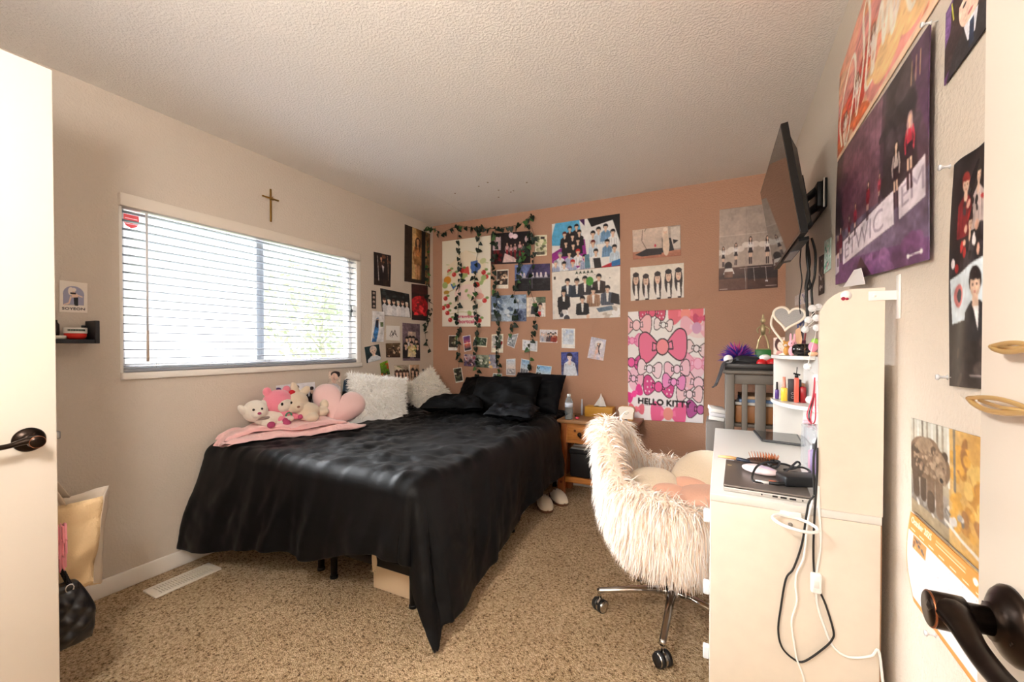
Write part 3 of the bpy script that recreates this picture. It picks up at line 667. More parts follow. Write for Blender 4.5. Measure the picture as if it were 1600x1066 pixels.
def d_nine(P):
    P.tex = .45
    P.c[:] = (240,234,226); P.rect(0,.62,1,1,(236,230,224))
    for k in range(5): x=.38+.055*k; P.poly([(x-.022,.09),(x,.02),(x+.022,.09),(x,.075)], (44,56,40))
    P.blotch(.03,.03,.97,.35,[(110,104,104)],8,.008); P.rect(.03,.1,.06,.16,(70,66,66))
    D = [(.24,.16,(64,72,86)), (.38,.17,(52,60,74)), (.5,.14,(60,56,60)), (.7,.12,(60,46,42)), (.18,.38,(44,38,40)), (.62,.38,(176,136,110)), (.82,.36,(92,98,112)), (.46,.54,(36,34,40))]
    for x, y, c in D:
        P.poly([(x-.1,y+.36),(x-.09,y+.16),(x,y+.12),(x+.09,y+.16),(x+.1,y+.36)], c); P.bust(x, y, .12, BLK, c, SK, False, True); P.poly([(x-.02,y+.15),(x+.02,y+.15),(x+.01,y+.32),(x-.01,y+.32)], (244,240,236))
    P.ell(.57,.25,.07,.09,(76,150,60)); P.poly([(.88,.5),(.98,.55),(.99,.75),(.86,.7)], (40,34,36)); P.poly([(.08,.6),(.28,.66),(.22,.85),(.1,.9)], (40,36,40)); P.blotch(0,.82,.3,1,[(250,250,250),(226,222,220),(60,60,70)],12,.06); P.blotch(.75,.82,1,1,[(252,250,250),(200,190,180)],10,.06); P.poly([(.66,.8),(.88,.76),(.9,.84),(.7,.88)], (110,130,150)); P.ell(.54,.96,.03,.05,SK)
pic('art_poster', 'white poster of seated men in dark jackets, directly under the crowded bright group poster', 'poster', 'B', [(862.7,426),(969.3,416),(969.3,496),(864,499.5)], d_nine, GP, k=1.4)
def d_kneel(P):
    P.tex = .45
    P.vgrad(0,.75,(222,200,184),(206,184,170)); P.vgrad(.75,1,(190,130,104),(176,112,88)); P.rect(.75,0,1,.8,(176,160,150)); P.rect(.8,.05,.98,.75,(212,200,190)); P.line([(.22,.05),(.2,.4),(.3,.7),(.5,.75)], .02, (120,96,84)); P.line([(.3,0),(.26,.1)], .015, (90,70,60))
    P.poly([(.05,.85),(.3,.68),(.66,.7),(.6,.9),(.2,.92)], (44,34,36)); P.poly([(.62,.35),(.8,.4),(.86,.8),(.62,.85)], (40,34,36)); P.poly([(.84,.45),(.95,.5),(.85,.6)], (30,26,28)); P.ell(.69,.3,.1,.26,(236,214,196)); P.ell(.7,.6,.11,.36,(224,200,178)); P.ell(.69,.16,.06,.09,SK); P.ell(.69,.1,.07,.07,(240,222,206)); P.ell(.48,.6,.03,.05,(210,60,80))
pic('art_poster', 'wide photo of a blonde person kneeling on the floor beside a window', 'poster', 'B', [(988.3,360),(1063.2,351.4),(1064.3,399.5),(989.2,405.7)], d_kneel, GP, k=1.5)
def d_five(P):
    P.tex = .45
    P.vgrad(0,1,(240,230,216),(244,236,226))
    for x, y in ((.9,.14),(.72,.16),(.3,.24),(.11,.18),(.52,.2)):
        P.poly([(x-.13,1),(x-.1,.55),(x,.45),(x+.1,.55),(x+.13,1)], (236,228,220)); h=.34; P.ell(x, y+.34, .11,.36,(48,30,28)); P.ell(x+.02, y+.65,.06,.3,(48,30,28)); P.ell(x, y+.2,.075,.16,SK); P.ell(x,y+.06,.09,.07,(44,28,26)); P.poly([(x-.03,.95),(x-.02,.55),(x+.02,.55),(x+.04,.95)], (244,238,232))
        for q in (-1,1): P.ell(x+q*.014,y+.18,.012,.01,(70,40,40))
        P.ell(x,y+.28,.018,.01,(190,100,96))
pic('art_poster', 'wide cream photo of five long-haired women in white', 'poster', 'B', [(985,418.4),(1068.6,410.8),(1068.6,464.8),(985.8,470.5)], d_five, GP, k=1.5)
def d_school(P):
    P.tex = .45
    P.vgrad(0,.72,(176,160,150),(190,172,160)); P.vgrad(.72,.86,(104,78,70),(74,54,50)); P.vgrad(.86,1,(112,76,62),(104,70,60)); P.rect(.5,.72,1,1,(56,40,40)); P.rect(.5,.88,1,1,(84,54,46)); P.rect(.0,.33,1,.337,(206,192,182)); P.rect(.47,0,.476,1,(160,144,136))
    for x, y, h in ((.08,.46,.25),(.3,.43,.27),(.55,.37,.33),(.83,.38,.33)):
        P.ell(x-.08,y+h*.28,.05,.035,(232,222,214)); P.ell(x+.08,y+h*.28,.05,.035,(226,214,206)); P.fig(x, y, h, (44,28,28), (240,236,234), (50,34,38), SK, True, True, (60,44,48))
    P.ell(.17,.7,.05,.05,(50,32,30)); P.poly([(.08,.8),(.12,.73),(.24,.73),(.28,.8)], (226,220,216)); P.rect(.1,.77,.25,.84,(124,90,74))
    for x in (.45,.6,.8): P.line([(x,.74),(x+.02,.9)], .006, (190,180,176)); P.line([(x-.08,.74),(x+.1,.74)], .006, (190,170,160))
    P.rect(.02,.975,.16,.982,(220,200,190)); P.rect(.8,.965,.98,.972,(220,200,190)); P.text('MI', .8,.9,.02,(240,236,240),bold=.002)
pic('art_poster', 'grey folded poster of girls in white shirts on a stage, partly behind the television', 'poster', 'B', [(1124.3,328.3),(1215,316.5),(1215,449.3),(1122.9,455)], d_school, GP, bulge=.004, k=1.4)
# -- the small prints low on the terracotta wall
def pol(inner, cols, n=14, bd=(246,244,240), low=.8, r=.1):
    def d(P):
        P.c[:] = bd; P.rect(.08,.07,.92,low,inner); x0=.12; P.blotch(x0,.12,.88,low-.05,cols,n,r)
        P.rect(0,0,1,.06,bd); P.rect(0,low,1,1,bd); P.rect(0,0,.07,1,bd); P.rect(.93,0,1,1,bd)
    return d
def full(c0, c1, cols, n, r=.1):
    def d(P): P.vgrad(0,1,c0,c1); P.blotch(0,.1,1,1,cols,n,r)
    return d
def d_twin(P):
    P.c[:] = (232,226,226); P.vgrad(.06,.48,(92,70,150),(190,80,110),.1,.9); P.vgrad(.52,.94,(240,120,90),(40,40,70),.1,.9); P.rect(.1,.8,.9,.94,(30,30,40)); P.ell(.5,.45,.04,.04,(255,180,120))
def d_sea(P):
    P.c[:] = (244,244,246); P.vgrad(.05,.6,(206,222,240),(240,226,220),.06,.94); P.vgrad(.6,.94,(206,204,210),(170,166,170),.06,.94); P.blotch(.15,.65,.85,.9,[(236,232,232),(150,148,154)],10,.05)
def d_city(P):
    P.c[:] = (242,242,244); P.vgrad(.05,.6,(140,186,226),(216,226,236),.08,.92); P.rect(.08,.6,.92,.94,(110,116,128))
    for k in range(9): x=.1+.09*k; P.rect(x,.56+.05*(k%3),x+.05,.9,[(150,150,160),(80,84,96),(180,176,176)][k%3])
    P.line([(.45,.35),(.45,.6)], .012, (120,126,140))
def d_sky(P):
    P.c[:] = (244,244,246); P.vgrad(.06,.9,(120,180,232),(232,238,242),.04,.96); P.blotch(.05,.7,.3,.9,[(50,60,60)],9,.06); P.blotch(.7,.72,.95,.9,[(60,74,80)],9,.06); P.blotch(.05,.1,.25,.6,[(40,60,50),(70,90,70)],7,.05)
def d_pale(P):
    P.c[:] = (248,248,248); P.vgrad(.05,.8,(196,214,236),(216,226,238),.1,.9); P.blotch(.2,.15,.8,.72,[(226,234,244),(180,200,230)],10,.07)
def d_penguin(P):
    P.vgrad(0,1,(206,206,224),(226,216,222)); P.ell(.6,.3,.2,.2,(240,236,240)); P.poly([(.45,.25),(.7,.22),(.62,.5),(.75,.75),(.6,.7),(.5,.45)], (60,50,56)); P.poly([(.45,.4),(.56,.36),(.62,.7),(.5,.85),(.4,.7)], (236,200,190)); P.ell(.55,.28,.05,.06,SK); P.blotch(.1,.6,.9,1,[(230,206,210),(214,208,226)],14,.06)
def d_man(P):
    P.vgrad(0,.7,(88,100,180),(60,66,120)); P.vgrad(.55,1,(70,70,110),(110,120,160)); P.bust(.5,.06,.28,(52,40,52),(226,232,244),(240,226,226),False); P.poly([(.15,1),(.22,.62),(.42,.52),(.6,.52),(.85,.64),(.95,1)], (226,234,246)); P.poly([(.4,.4),(.6,.4),(.58,.55),(.42,.55)], (238,222,222))
def d_band(P):
    P.c[:] = (240,236,234); P.rect(.05,.05,.95,.93,(226,222,226))
    for k, c in enumerate(((200,196,206),(180,186,206),(206,196,196),(90,66,66),(70,60,70),(150,60,50),(176,90,60))): x=.12+.125*k; P.bust(x,.2+.08*(k%2),.2,BLK if k>2 else (200,190,196),c,SK,k<3,False)
    P.rect(.75,.6,.95,.95,(150,50,40))
SM = [
 ('picture_print','white bordered dark landscape snapshot, first at the left of the snapshot rows','photo',[(122,137),(205,137),(198,272),(118,272)],pol((70,60,50),[(150,140,100),(40,34,30),(214,206,180),(90,84,60)])),
 ('picture_print','tilted double sunset snapshot in purple and orange','photo',[(245,145),(315,132),(328,270),(262,285)],d_twin),
 ('picture_print','wide cream bordered snapshot of dark greenery behind an ivy strand','photo',[(348,152),(468,160),(462,245),(345,235)],pol((54,70,56),[(90,110,84),(30,40,34),(150,160,140)],16,(240,230,206),.84,.12)),
 ('picture_print','instant photo with a thick cream lower border half covered by ivy','photo',[(505,130),(610,125),(608,295),(502,290)],pol((206,200,196),[(120,130,110),(236,230,226),(176,60,60),(70,90,70)],14,(246,236,216),.76)),
 ('picture_print','grey snapshot tilted to the right in the upper row of snapshots','photo',[(655,140),(745,120),(708,255),(640,225)],pol((150,156,164),[(200,206,212),(110,118,126),(236,240,242)],12,(232,230,232),.93)),
 ('picture_print','wide pale snapshot of an open white sky under the right ivy strand','photo',[(780,175),(915,190),(912,285),(778,270)],pol((226,230,238),[(240,242,246),(196,200,210)],8,(248,246,246),.93)),
 ('picture_print','wide photo of a band standing in a row below the seated men poster','photo',[(935,85),(1095,90),(1090,205),(935,200)],d_band),
 ('picture_print','pale blue instant photo above the portrait of the man in white','photo',[(1130,75),(1250,78),(1248,255),(1130,250)],d_pale),
 ('picture_print','portrait of a dark-haired man in white against a violet-blue sky','photo',[(1125,288),(1278,285),(1278,498),(1128,500)],d_man),
 ('picture_print','lilac tilted card of a dark-haired figure, rightmost of the snapshots','photo',[(1395,150),(1528,178),(1502,365),(1358,340)],d_penguin),
 ('picture_print','crowd photo with dark figures, left one of the joined row of three','photo',[(258,305),(364,310),(364,418),(258,412)],full((190,170,176),(110,80,100),[(60,40,50),(226,196,190),(140,60,70),(80,70,110)],26,.1)),
 ('picture_print','green photo in the middle of the joined row of three','photo',[(365,310),(480,315),(480,430),(365,420)],full((150,160,140),(96,110,90),[(60,80,60),(196,200,180),(40,54,44),(226,226,216)],22,.1)),
 ('picture_print','grey-blue photo with a small yellow glow, right one of the joined row of three','photo',[(481,310),(568,312),(568,432),(481,430)],full((146,146,166),(170,160,170),[(180,176,190),(120,116,136),(246,206,130)],10,.1)),
 ('picture_print','upright snapshot of a pale beach and sea','photo',[(635,350),(718,345),(718,495),(635,492)],d_sea),
 ('picture_print','tilted upright snapshot of a city skyline under blue sky','photo',[(770,345),(850,360),(830,505),(755,490)],d_city),
 ('picture_print','wide snapshot of blue sky framed by dark trees','photo',[(910,400),(1042,415),(1030,520),(895,500)],d_sky),
 ('picture_print','tilted dark leafy snapshot just above the corner of the black pillows','photo',[(160,435),(235,420),(255,550),(185,565)],pol((44,40,36),[(120,120,96),(220,216,196),(60,70,50)],12,(240,236,224),.9)),
 ('picture_print','grey mountain snapshot half behind the stacked black pillows','photo',[(520,475),(600,480),(590,610),(485,610)],pol((176,190,196),[(110,124,126),(214,222,226),(70,84,80)],14,(240,240,238),.95)),
 ('sticker','tiny dark maroon label stuck on the terracotta wall right of the sky snapshot','sticker',[(1085,515),(1102,520),(1075,565),(1055,555)],full((80,50,60),(66,40,50),[(150,120,126)],3,.12)),
]
for nm, lb, ct, q, d in SM: pic(nm, lb, ct, 'B', zP(q), d, GB, off=.0035, k=1.9)
# -- left wall
def d_gold(P):
    P.c[:] = (150,110,66); P.hgrad(0,.3,(58,40,30),(36,26,22)); P.rect(.28,0,.42,1,(214,176,120)); P.hgrad(.42,.62,(190,140,80),(120,80,44)); P.fig(.5,.17,.85,(60,36,24),(176,112,60),(160,110,60),(206,150,104),True,True); P.rect(.64,0,.8,1,(22,20,22)); P.hgrad(.8,1,(170,130,84),(110,80,56)); P.rect(0,.93,.64,1,(44,30,24))
pic('art_poster', 'tall golden poster of a figure in a doorway, highest by the corner', 'poster', 'L', [(632,350.5),(671.7,365.5),(671,445.7),(631.4,439.7)], d_gold, GL, k=1.6)
def d_dark1(P):
    P.c[:] = (30,22,22); P.rect(0,.8,1,1,(50,36,30)); P.fig(.42,.1,.85,(40,24,22),(70,48,42),(24,20,22),(200,150,120)); P.line([(.2,.1),(.28,.85)], .02, (196,186,180)); P.line([(.78,.05),(.85,.8)], .015, (190,150,120)); P.poly([(.45,.35),(.58,.4),(.52,.6)], (226,220,220)); P.blotch(.5,.05,.95,.3,[(110,70,50)],5,.05)
pic('picture_print', 'dark upright photo of a standing figure left of the golden poster', 'photo', 'L', [(583.4,393.5),(610.4,399.5),(609.5,448.7),(584,445)], d_dark1, GL, k=1.8, bulge=.004)
def d_whites(P):
    P.vgrad(0,1,(26,30,32),(20,22,24)); P.blotch(0,0,1,.4,[(50,60,60),(14,16,18)],16,.08); P.rect(0,.86,1,1,(120,116,116))
    for k in range(6): x=.1+.155*k; P.poly([(x-.09,.98),(x-.08,.62),(x,.52),(x+.08,.62),(x+.09,.98)], (238,238,240) if k%2 else (222,224,228)); P.ell(x,.44+.03*(k%2),.06,.085,(236,206,186)); P.ell(x,.38+.03*(k%2),.065,.05,(230,220,206) if k%2 else (90,60,50))
pic('art_poster', 'wide dark poster of a seated row in white outfits', 'poster', 'L', [(593.6,450.5),(638.7,459.5),(641.7,496.7),(597.5,493)], d_whites, GL, k=1.8)
def d_red(P):
    P.c[:] = (44,14,18); P.vgrad(0,.25,(56,22,26),(60,14,18)); P.ell(.45,.58,.28,.26,(190,24,34)); P.blotch(.15,.35,.8,.85,[(214,34,44),(130,12,22),(160,16,28)],20,.07); P.blotch(.3,.45,.7,.7,[(110,14,20),(226,50,56)],9,.05); P.rect(0,.86,1,1,(30,14,18))
pic('art_poster', 'dark poster glowing red in the middle beside the corner ivy strand', 'poster', 'L', [(642.6,443.6),(668,446.6),(668.7,502),(643.2,499.7)], d_red, GL, k=1.8)
def d_strip(P):
    P.c[:] = (40,36,38)
    for k in range(4): P.ell(.5,.14+.24*k,.07,.08,(150,130,120)); P.ell(.5,.12+.24*k,.04,.04,(210,190,176))
pic('picture_strip', 'narrow black photo booth strip beside the window edge', 'photo', 'L', [(580,454),(587,455),(587,482.6),(580.4,482)], d_strip, GL, k=2.2)
def d_leaf(P):
    P.c[:] = (238,238,240); P.poly([(.3,.25),(.5,.2),(.5,.6),(.35,1),(.05,1)], (60,120,180)); P.ell(.42,.3,.05,.05,SK); P.poly([(.3,.3),(.5,.28),(.45,.55),(.3,.5)], (50,46,60)); P.rect(.62,.35,.86,.5,(110,130,90))
    for k in range(7): P.rect(.62,.12+.028*k,.9,.126+.028*k,(170,170,176))
    for k in range(9): P.rect(.58,.55+.035*k,.9,.556+.035*k,(180,180,186))
pic('hanging_leaflet', 'white folded leaflet with a blue figure hanging next to the window', 'leaflet', 'L', [(581,485.6),(599.6,487.7),(599,534.5),(579.5,534.5)], d_leaf, GL, k=1.9, off=.006, bulge=.012)
def d_sig(P):
    P.photo = False
    P.c[:] = (242,240,236); P.line([(.25,.7),(.4,.35),(.5,.65),(.62,.3),(.72,.62)], .035, BLK); P.line([(.3,.75),(.55,.45),(.8,.72)], .025, BLK); P.line([(.4,.8),(.5,.5)], .02, BLK)
pic('picture_print', 'white square card with black brush scribble', 'card', 'L', [(603,508.7),(624.2,509.6),(624.2,532.8),(603.2,531.5)], d_sig, GL, k=2.2)
def d_group(P):
    P.vgrad(0,.6,(126,108,118),(110,92,104)); P.vgrad(.6,1,(96,78,90),(120,100,110)); P.rect(.3,.22,.75,.36,(196,176,160))
    for x, y, c in ((.25,.36,(40,34,40)),(.42,.34,(230,226,226)),(.6,.34,(60,56,70)),(.78,.4,(30,28,34)),(.18,.52,(34,30,36)),(.85,.52,(36,32,38)),(.5,.48,(222,206,170))): P.bust(x, y, .13, BLK, c, SK, False, False)
    P.blotch(.35,.6,.7,.84,[(236,220,170),(200,180,110),(120,140,90)],14,.05)
pic('art_poster', 'upright mauve poster of a posing group with flowers, above the rear white pillow', 'poster', 'L', [(628.4,504.5),(655.5,506.6),(656,563.7),(629,563.7)], d_group, GL, k=1.8)
def d_bald(P):
    P.vgrad(0,1,(34,60,66),(26,40,46)); P.bust(.55,.06,.5,(214,200,190),(226,230,236),(236,208,190),False); P.poly([(.1,1),(.3,.66),(.8,.66),(1,1)], (220,228,234))
pic('picture_print', 'tilted portrait of a pale-haired person on dark teal', 'photo', 'L', [(569,542.7),(591.5,538),(595,562),(572.6,567.6)], d_bald, GL, k=2.2)
pic('picture_print', 'small brown photo of people in a room below the brush scribble card', 'photo', 'L', [(602,536.7),(625,535.8),(625,558.6),(603,558.6)], full((120,96,70),(70,50,40),[(200,170,140),(50,36,32),(226,200,170),(90,70,50)],26,.08), GL, k=2.2)
pic('picture_print', 'bright green and orange card above the white fluffy pillow', 'card', 'L', [(593,568),(605,563),(609,584.7),(595.4,587.7)], full((130,176,40),(60,90,40),[(226,130,40),(90,140,30),(196,100,30),(40,60,30)],12,.14), GL, k=2.2)
def d_women(P):
    P.rect(0,0,.58,.65,(176,160,140)); P.blotch(0,0,.58,.2,[(110,120,80),(206,196,176)],10,.06); P.rect(.58,0,1,.5,(190,160,130)); P.rect(.56,0,.6,1,(240,236,230))
    for x in (.1,.24,.38,.5): P.bust(x,.14,.13,(60,36,30),(150,90,84) if x<.3 else (226,206,196),SK,True,False)
    P.bust(.72,.1,.13,(40,30,30),(206,170,140),SK,True,False); P.bust(.88,.12,.13,(40,30,30),(90,60,50),SK,True,False); P.rect(0,.6,1,1,(30,28,34)); P.poly([(0,.6),(.3,.6),(.25,1),(.05,1)], (206,206,212)); P.poly([(.6,.6),(.75,.6),(.7,1)], (50,46,54))
pic('art_poster', 'poster of long-haired women rising from behind the two white pillows', 'poster', 'L', [(615,570.6),(654.6,569.7),(656,632),(618,632)], d_women, GL, k=1.6)
def d_dots(P):
    P.c[:] = (214,200,186)
    for k in range(3): P.rect(.08+.32*k,.06,.3+.32*k,.42,(52,40,44)); P.rect(.2+.32*k,.6,.34+.32*k,.9,(90,74,74)) if k < 2 else None
pic('sticker', 'strip of tiny dark stickers next to the corner above the black pillows', 'sticker', 'L', [(658,576.5),(671.5,576),(671,587),(658.5,587)], d_dots, GL, k=2.5)
def d_jackets(P):
    P.tex = .45
    P.c[:] = (240,240,244)
    for x, y, h, c, hc in ((.05,.1,.26,(230,230,230),(90,60,120)),(.27,.13,.24,(150,158,176),(50,40,42)),(.5,.07,.24,(140,146,160),(40,32,34)),(.72,.15,.22,(110,112,116),(48,40,42)),(.9,.16,.2,(130,124,130),(40,32,36))):
        P.poly([(x-.1,1),(x-.09,.5),(x,.4),(x+.09,.5),(x+.1,1)], c)
        if c[0] > 200:
            for k in range(7): P.rect(max(0,x-.1),.45+.08*k,x+.1,.485+.08*k,(40,46,56))
        else: P.poly([(x-.1,1),(x-.09,.5),(x-.03,.44),(x-.04,1)], (44,40,48)); P.poly([(x+.1,1),(x+.09,.5),(x+.03,.44),(x+.05,1)], (44,40,48))
        P.ell(x,y+.28,h*.42,h*.85,hc); P.ell(x,y+.16,h*.3,h*.46,SK); P.ell(x,y+.06,h*.38,h*.3,hc)
pic('art_poster', 'wide white poster of five people in dark jackets standing behind the plush toys', 'poster', 'L', [(430.8,602.8),(491.2,596.6),(494,641),(433,648)], d_jackets, GL, k=1.8)
def d_updo(P):
    P.vgrad(0,1,(226,206,190),(236,220,210)); P.ell(.55,.16,.22,.15,(30,24,26)); P.ell(.75,.1,.09,.07,(30,24,26)); P.ell(.48,.3,.16,.2,(240,206,190)); P.poly([(.38,.4),(.55,.42),(.6,.65),(.35,.65)], (240,208,192)); P.poly([(.05,1),(.1,.62),(.4,.58),(.65,.6),(.95,.75),(1,1)], (238,232,236)); P.ell(.45,.38,.03,.015,(200,90,90)); P.ell(.35,.42,.05,.1,(238,204,188))
pic('picture_print', 'portrait of a woman with black hair pinned up, right of the heart pillow', 'photo', 'L', [(513,579.7),(532.2,580.4),(532.2,612.7),(511.9,613.2)], d_updo, GL, k=2)
def d_bk(P):
    P.c[:] = (28,26,30); P.rect(0,0,.5,.4,(70,90,110)); P.blotch(0,.1,.9,.6,[(90,110,130),(40,40,46),(120,130,140)],9,.06)
pic('art_poster', 'dark poster mostly hidden behind the heart pillow and the front white pillow', 'poster', 'L', [(537,593),(574,590),(572,640),(531,640)], d_bk, GL, k=1.4)
def d_paper(P):
    P.c[:] = (226,214,200); P.line([(.1,.3),(.3,.1),(.5,.4),(.6,.1),(.9,.3)], .06, (60,50,50)); P.line([(.1,.5),(.8,.6)], .04, (90,70,70))
pic('hanging_leaflet', 'beige sheet of pen doodles peeking over the front white pillow', 'leaflet', 'L', [(558,585),(579,583),(579,610),(557,610)], d_paper, GL, k=1.6)
def d_soy(P):
    P.photo = False
    P.c[:] = (240,232,222); P.ell(.5,.4,.33,.25,(160,160,186)); P.rect(.14,.4,.86,.76,(160,160,186)); P.line([(.14,.76),(.14,.4)], .008,(90,84,110)); P.line([(.86,.76),(.86,.4)], .008,(90,84,110)); P.ell(.4,.32,.09,.13,(238,226,216)); P.ell(.5,.31,.05,.06,SK); P.ell(.5,.26,.08,.06,(236,224,214)); P.poly([(.42,.4),(.62,.38),(.66,.5),(.44,.52)], (236,206,186)); P.rect(.38,.36,.58,.41,(30,26,30)); P.line([(.6,.42),(.8,.48)], .04, (236,206,186)); P.poly([(.5,.52),(.66,.5),(.66,.78),(.52,.78)], (30,28,36)); P.line([(.4,.5),(.34,.7),(.18,.76)], .05, (236,206,186))
    P.rect(.2,.745,.55,.775,(206,196,190)); P.text('SOYEON', .1, .84, .075, (92,86,90), w=.8, bold=.006)
pic('picture_print', 'white card reading SOYEON with a seated figure, above the small black shelf', 'card', 'L', [(92.4,437.7),(136,443),(136,489),(92,487.6)], d_soy, GL, k=2)
# -- right wall
def d_orange(P):
    P.hgrad(0,1,(236,150,110),(240,206,150)); P.blotch(0,0,1,1,[(240,130,100),(246,166,110),(250,206,160),(236,150,140),(244,190,150),(246,170,140)],60,.2); P.blotch(0,.5,.3,1,[(226,60,30),(236,110,50)],12,.14); P.hgrad(.55,1,(240,196,130),(226,190,140),0,.5); P.blotch(.4,0,1,.8,[(246,200,140),(250,218,186),(240,150,124)],26,.15)
    W = (252,240,222)
    def sw(pts, w=.022): P.line([(p.x, p.y) for p in smoothpath([(x,y,0) for x,y in pts], 6)], w, W)
    sw([(.06,.9),(.03,.6),(.1,.3),(.18,.25),(.2,.5),(.14,.85),(.1,.95),(.08,.8)]); sw([(.22,.85),(.28,.5),(.27,.15),(.31,.1),(.33,.35),(.3,.75),(.35,.8)]); sw([(.36,.75),(.42,.4),(.44,.7),(.48,.45),(.5,.75),(.56,.5)]); sw([(.5,.3),(.56,.05),(.62,.2),(.58,.6),(.62,.82),(.72,.4)]); sw([(.7,.75),(.74,.3),(.82,.2),(.8,.6),(.86,.7),(.95,.3)])
    for x, y, h in ((.1,.62,.3),(.22,.5,.32),(.36,.42,.34),(.52,.36,.34),(.7,.3,.4),(.88,.3,.4)): P.fig(x, y, h, (150,90,60), (250,236,226), (244,226,214), SK)
    P.rect(0,.955,1,1,(240,206,176))
pic('art_poster', 'long orange poster with white script lettering, highest on the right wall', 'poster', 'R', [(1314,116),(1640,-900),(1640,-270),(1310,253)], d_orange, 'posters on the right wall', rough=.3, k=1.2)
def d_concert(P):
    P.vgrad(0,1,(74,48,60),(120,88,112)); P.hgrad(0,1,(58,42,54),(92,68,84),0,.62); P.hgrad(.12,.62,(104,62,76),(118,82,98),.0,.6); P.blotch(.0,.1,.14,.6,[(46,30,44),(70,46,60)],10,.08); P.poly([(.66,0),(.9,0),(.94,.64),(.66,.6)], (60,48,56)); P.blotch(.68,.1,.9,.55,[(48,40,48),(74,62,70)],16,.08); P.poly([(.86,0),(1,0),(1,.5)], (92,62,92))
    for k in range(16): x=.1+.035*k; P.line([(x,.02),(x+.02,.55)], .004, (80,46,66) if k%2 else (112,70,96))
    P.vgrad(.6,1,(112,98,120),(120,100,136),0,1)
    P.poly([(0,.82),(1,.9),(1,1),(0,1)], (108,66,116)); P.blotch(.3,.88,1,1,[(124,76,128),(90,56,98),(140,94,146)],20,.05); P.poly([(.3,1),(.42,.86),(.55,1)], (66,36,50))
    # white stage blocks with raised lettering
    P.poly([(.14,.68),(.76,.595),(.76,.77),(.14,.86)], (232,222,232)); P.poly([(.8,.6),(.98,.54),(.98,.72),(.8,.76)], (226,216,226)); P.poly([(.0,.76),(.07,.75),(.07,.9),(0,.92)], (220,210,224))
    def slanted(txt, x, y, h, w, sl): 
        v, T = text_tris(txt); tw = v[:,0].max()
        for t in T: P.poly([(x+v[i,0]/tw*w, y+(1-v[i,1])*h+sl*(v[i,0]/tw)*w) for i in t], (178,164,182))
    slanted('ETWIC', .17, .705, .12, .5, -.13); slanted('EM', .82, .61, .10, .15, -.2); P.line([(.14,.68),(.76,.595)], .006, (70,50,66))
    for x, y, h, hc, top in ((.05,.6,.26,DKB,(120,40,60)),(.1,.56,.28,DKB,(110,24,46)),(.24,.53,.2,DKB,(90,24,44)),(.33,.48,.22,(90,60,50),(190,40,70)),(.5,.42,.24,DKB,(170,24,50)),(.63,.44,.17,DKB,(196,60,86)),(.78,.36,.34,DKB,(206,190,186)),(.88,.29,.36,(190,150,150),(196,40,66))): P.fig(x, y, h, hc, top, (120,20,40) if x<.7 else (50,30,44), SK, True, True, (60,30,44))
    for k in range(3): P.line([(.88+.03*k,.06),(.88+.03*k,.17)], .006, (226,186,140))
    P.ell(.86,.955,.012,.012,WHT); P.ell(.95,.95,.012,.012,WHT); P.line([(.86,.955),(.95,.95)], .008, WHT)
pic('art_poster', 'large glossy dark purple concert poster with a white lettered stage', 'poster', 'R', [(1315,252),(1467,30),(1463,405),(1311,445)], d_concert, 'posters on the right wall', rough=.22, k=1.15, off=.012, bulge=.006)
c0 = [atX(1318,449,XR-.02), atX(1335,422,XR-.02), atX(1346,419,XR-.03), atX(1352,444,XR-.035)]
b = MB(); b.prism(c0, (-.0012,0,0)); o = b.build('poster_corner', mat('paper_back', (240,236,234), .5)); o.name = 'poster_corner'
tag(o, 'curled white lower corner folded off the purple concert poster', 'paper corner')
def d_boy(P):
    P.vgrad(0,1,(70,50,60),(60,48,46)); P.poly([(0,0),(.2,0),(.12,.4),(0,.5)], (120,86,140)); P.poly([(0,.92),(.3,.8),(.2,1),(0,1)], (110,70,120)); P.ell(.5,.2,.34,.32,(54,38,36)); P.ell(.55,.36,.22,.3,(240,206,186)); P.ell(.46,.12,.26,.12,(58,40,38),-.5)
    for q in (-1,1): P.ell(.55+q*.12,.36,.035,.02,(50,36,36))
    P.ell(.55,.54,.05,.02,(200,110,106)); P.poly([(.05,1),(.2,.75),(.45,.62),(.7,.62),(.95,.8),(1,1)], (52,48,52)); P.poly([(.42,.62),(.7,.62),(.64,.85),(.5,.85)], (232,232,240)); P.poly([(.54,.66),(.62,.66),(.62,.95),(.52,.95)], (50,60,84)); P.line([(.15,.05),(.2,.3)], .025, (206,206,80))
pic('art_poster', 'portrait poster of a dark-haired person in tie and blazer by the right door edge', 'poster', 'R', [(1482,20),(1562,-140),(1562,20),(1479.3,133.6)], d_boy, 'posters on the right wall', k=1.2)
def d_trio(P):
    P.c[:] = (30,26,28); P.rect(0,.02,1,.5,(36,28,30)); P.bust(.42,.08,.085,(130,40,36),(120,30,36),SK,False); P.bust(.78,.07,.085,BLK,(200,180,176),SK,False); P.bust(.6,.26,.08,(60,40,40),(60,52,56),SK,False); P.blotch(.1,.2,.95,.48,[(170,40,40),(60,50,56),(216,170,150),(230,220,220),(40,36,40),(30,26,28),(46,40,42)],34,.022); P.rect(0,.5,1,.53,(18,16,18)); P.poly([(.05,.52),(1,.46),(1,.7),(.1,.72)], (214,226,234)); P.ell(.3,.6,.06,.05,(226,130,130)); P.ell(.32,.6,.03,.03,(40,50,60)); P.bust(.78,.5,.12,(34,26,28),(44,40,42),SK,False); P.rect(0,.72,1,1,(44,38,36)); P.poly([(.55,.7),(1,.68),(1,.8),(.6,.8)], (40,38,40)); P.poly([(.74,.66),(.84,.66),(.8,.76)], (240,240,240)); P.blotch(.2,.78,.9,.97,[(70,60,56),(36,32,32)],10,.04); P.line([(.6,.945),(.85,.945)], .008, (150,140,140))
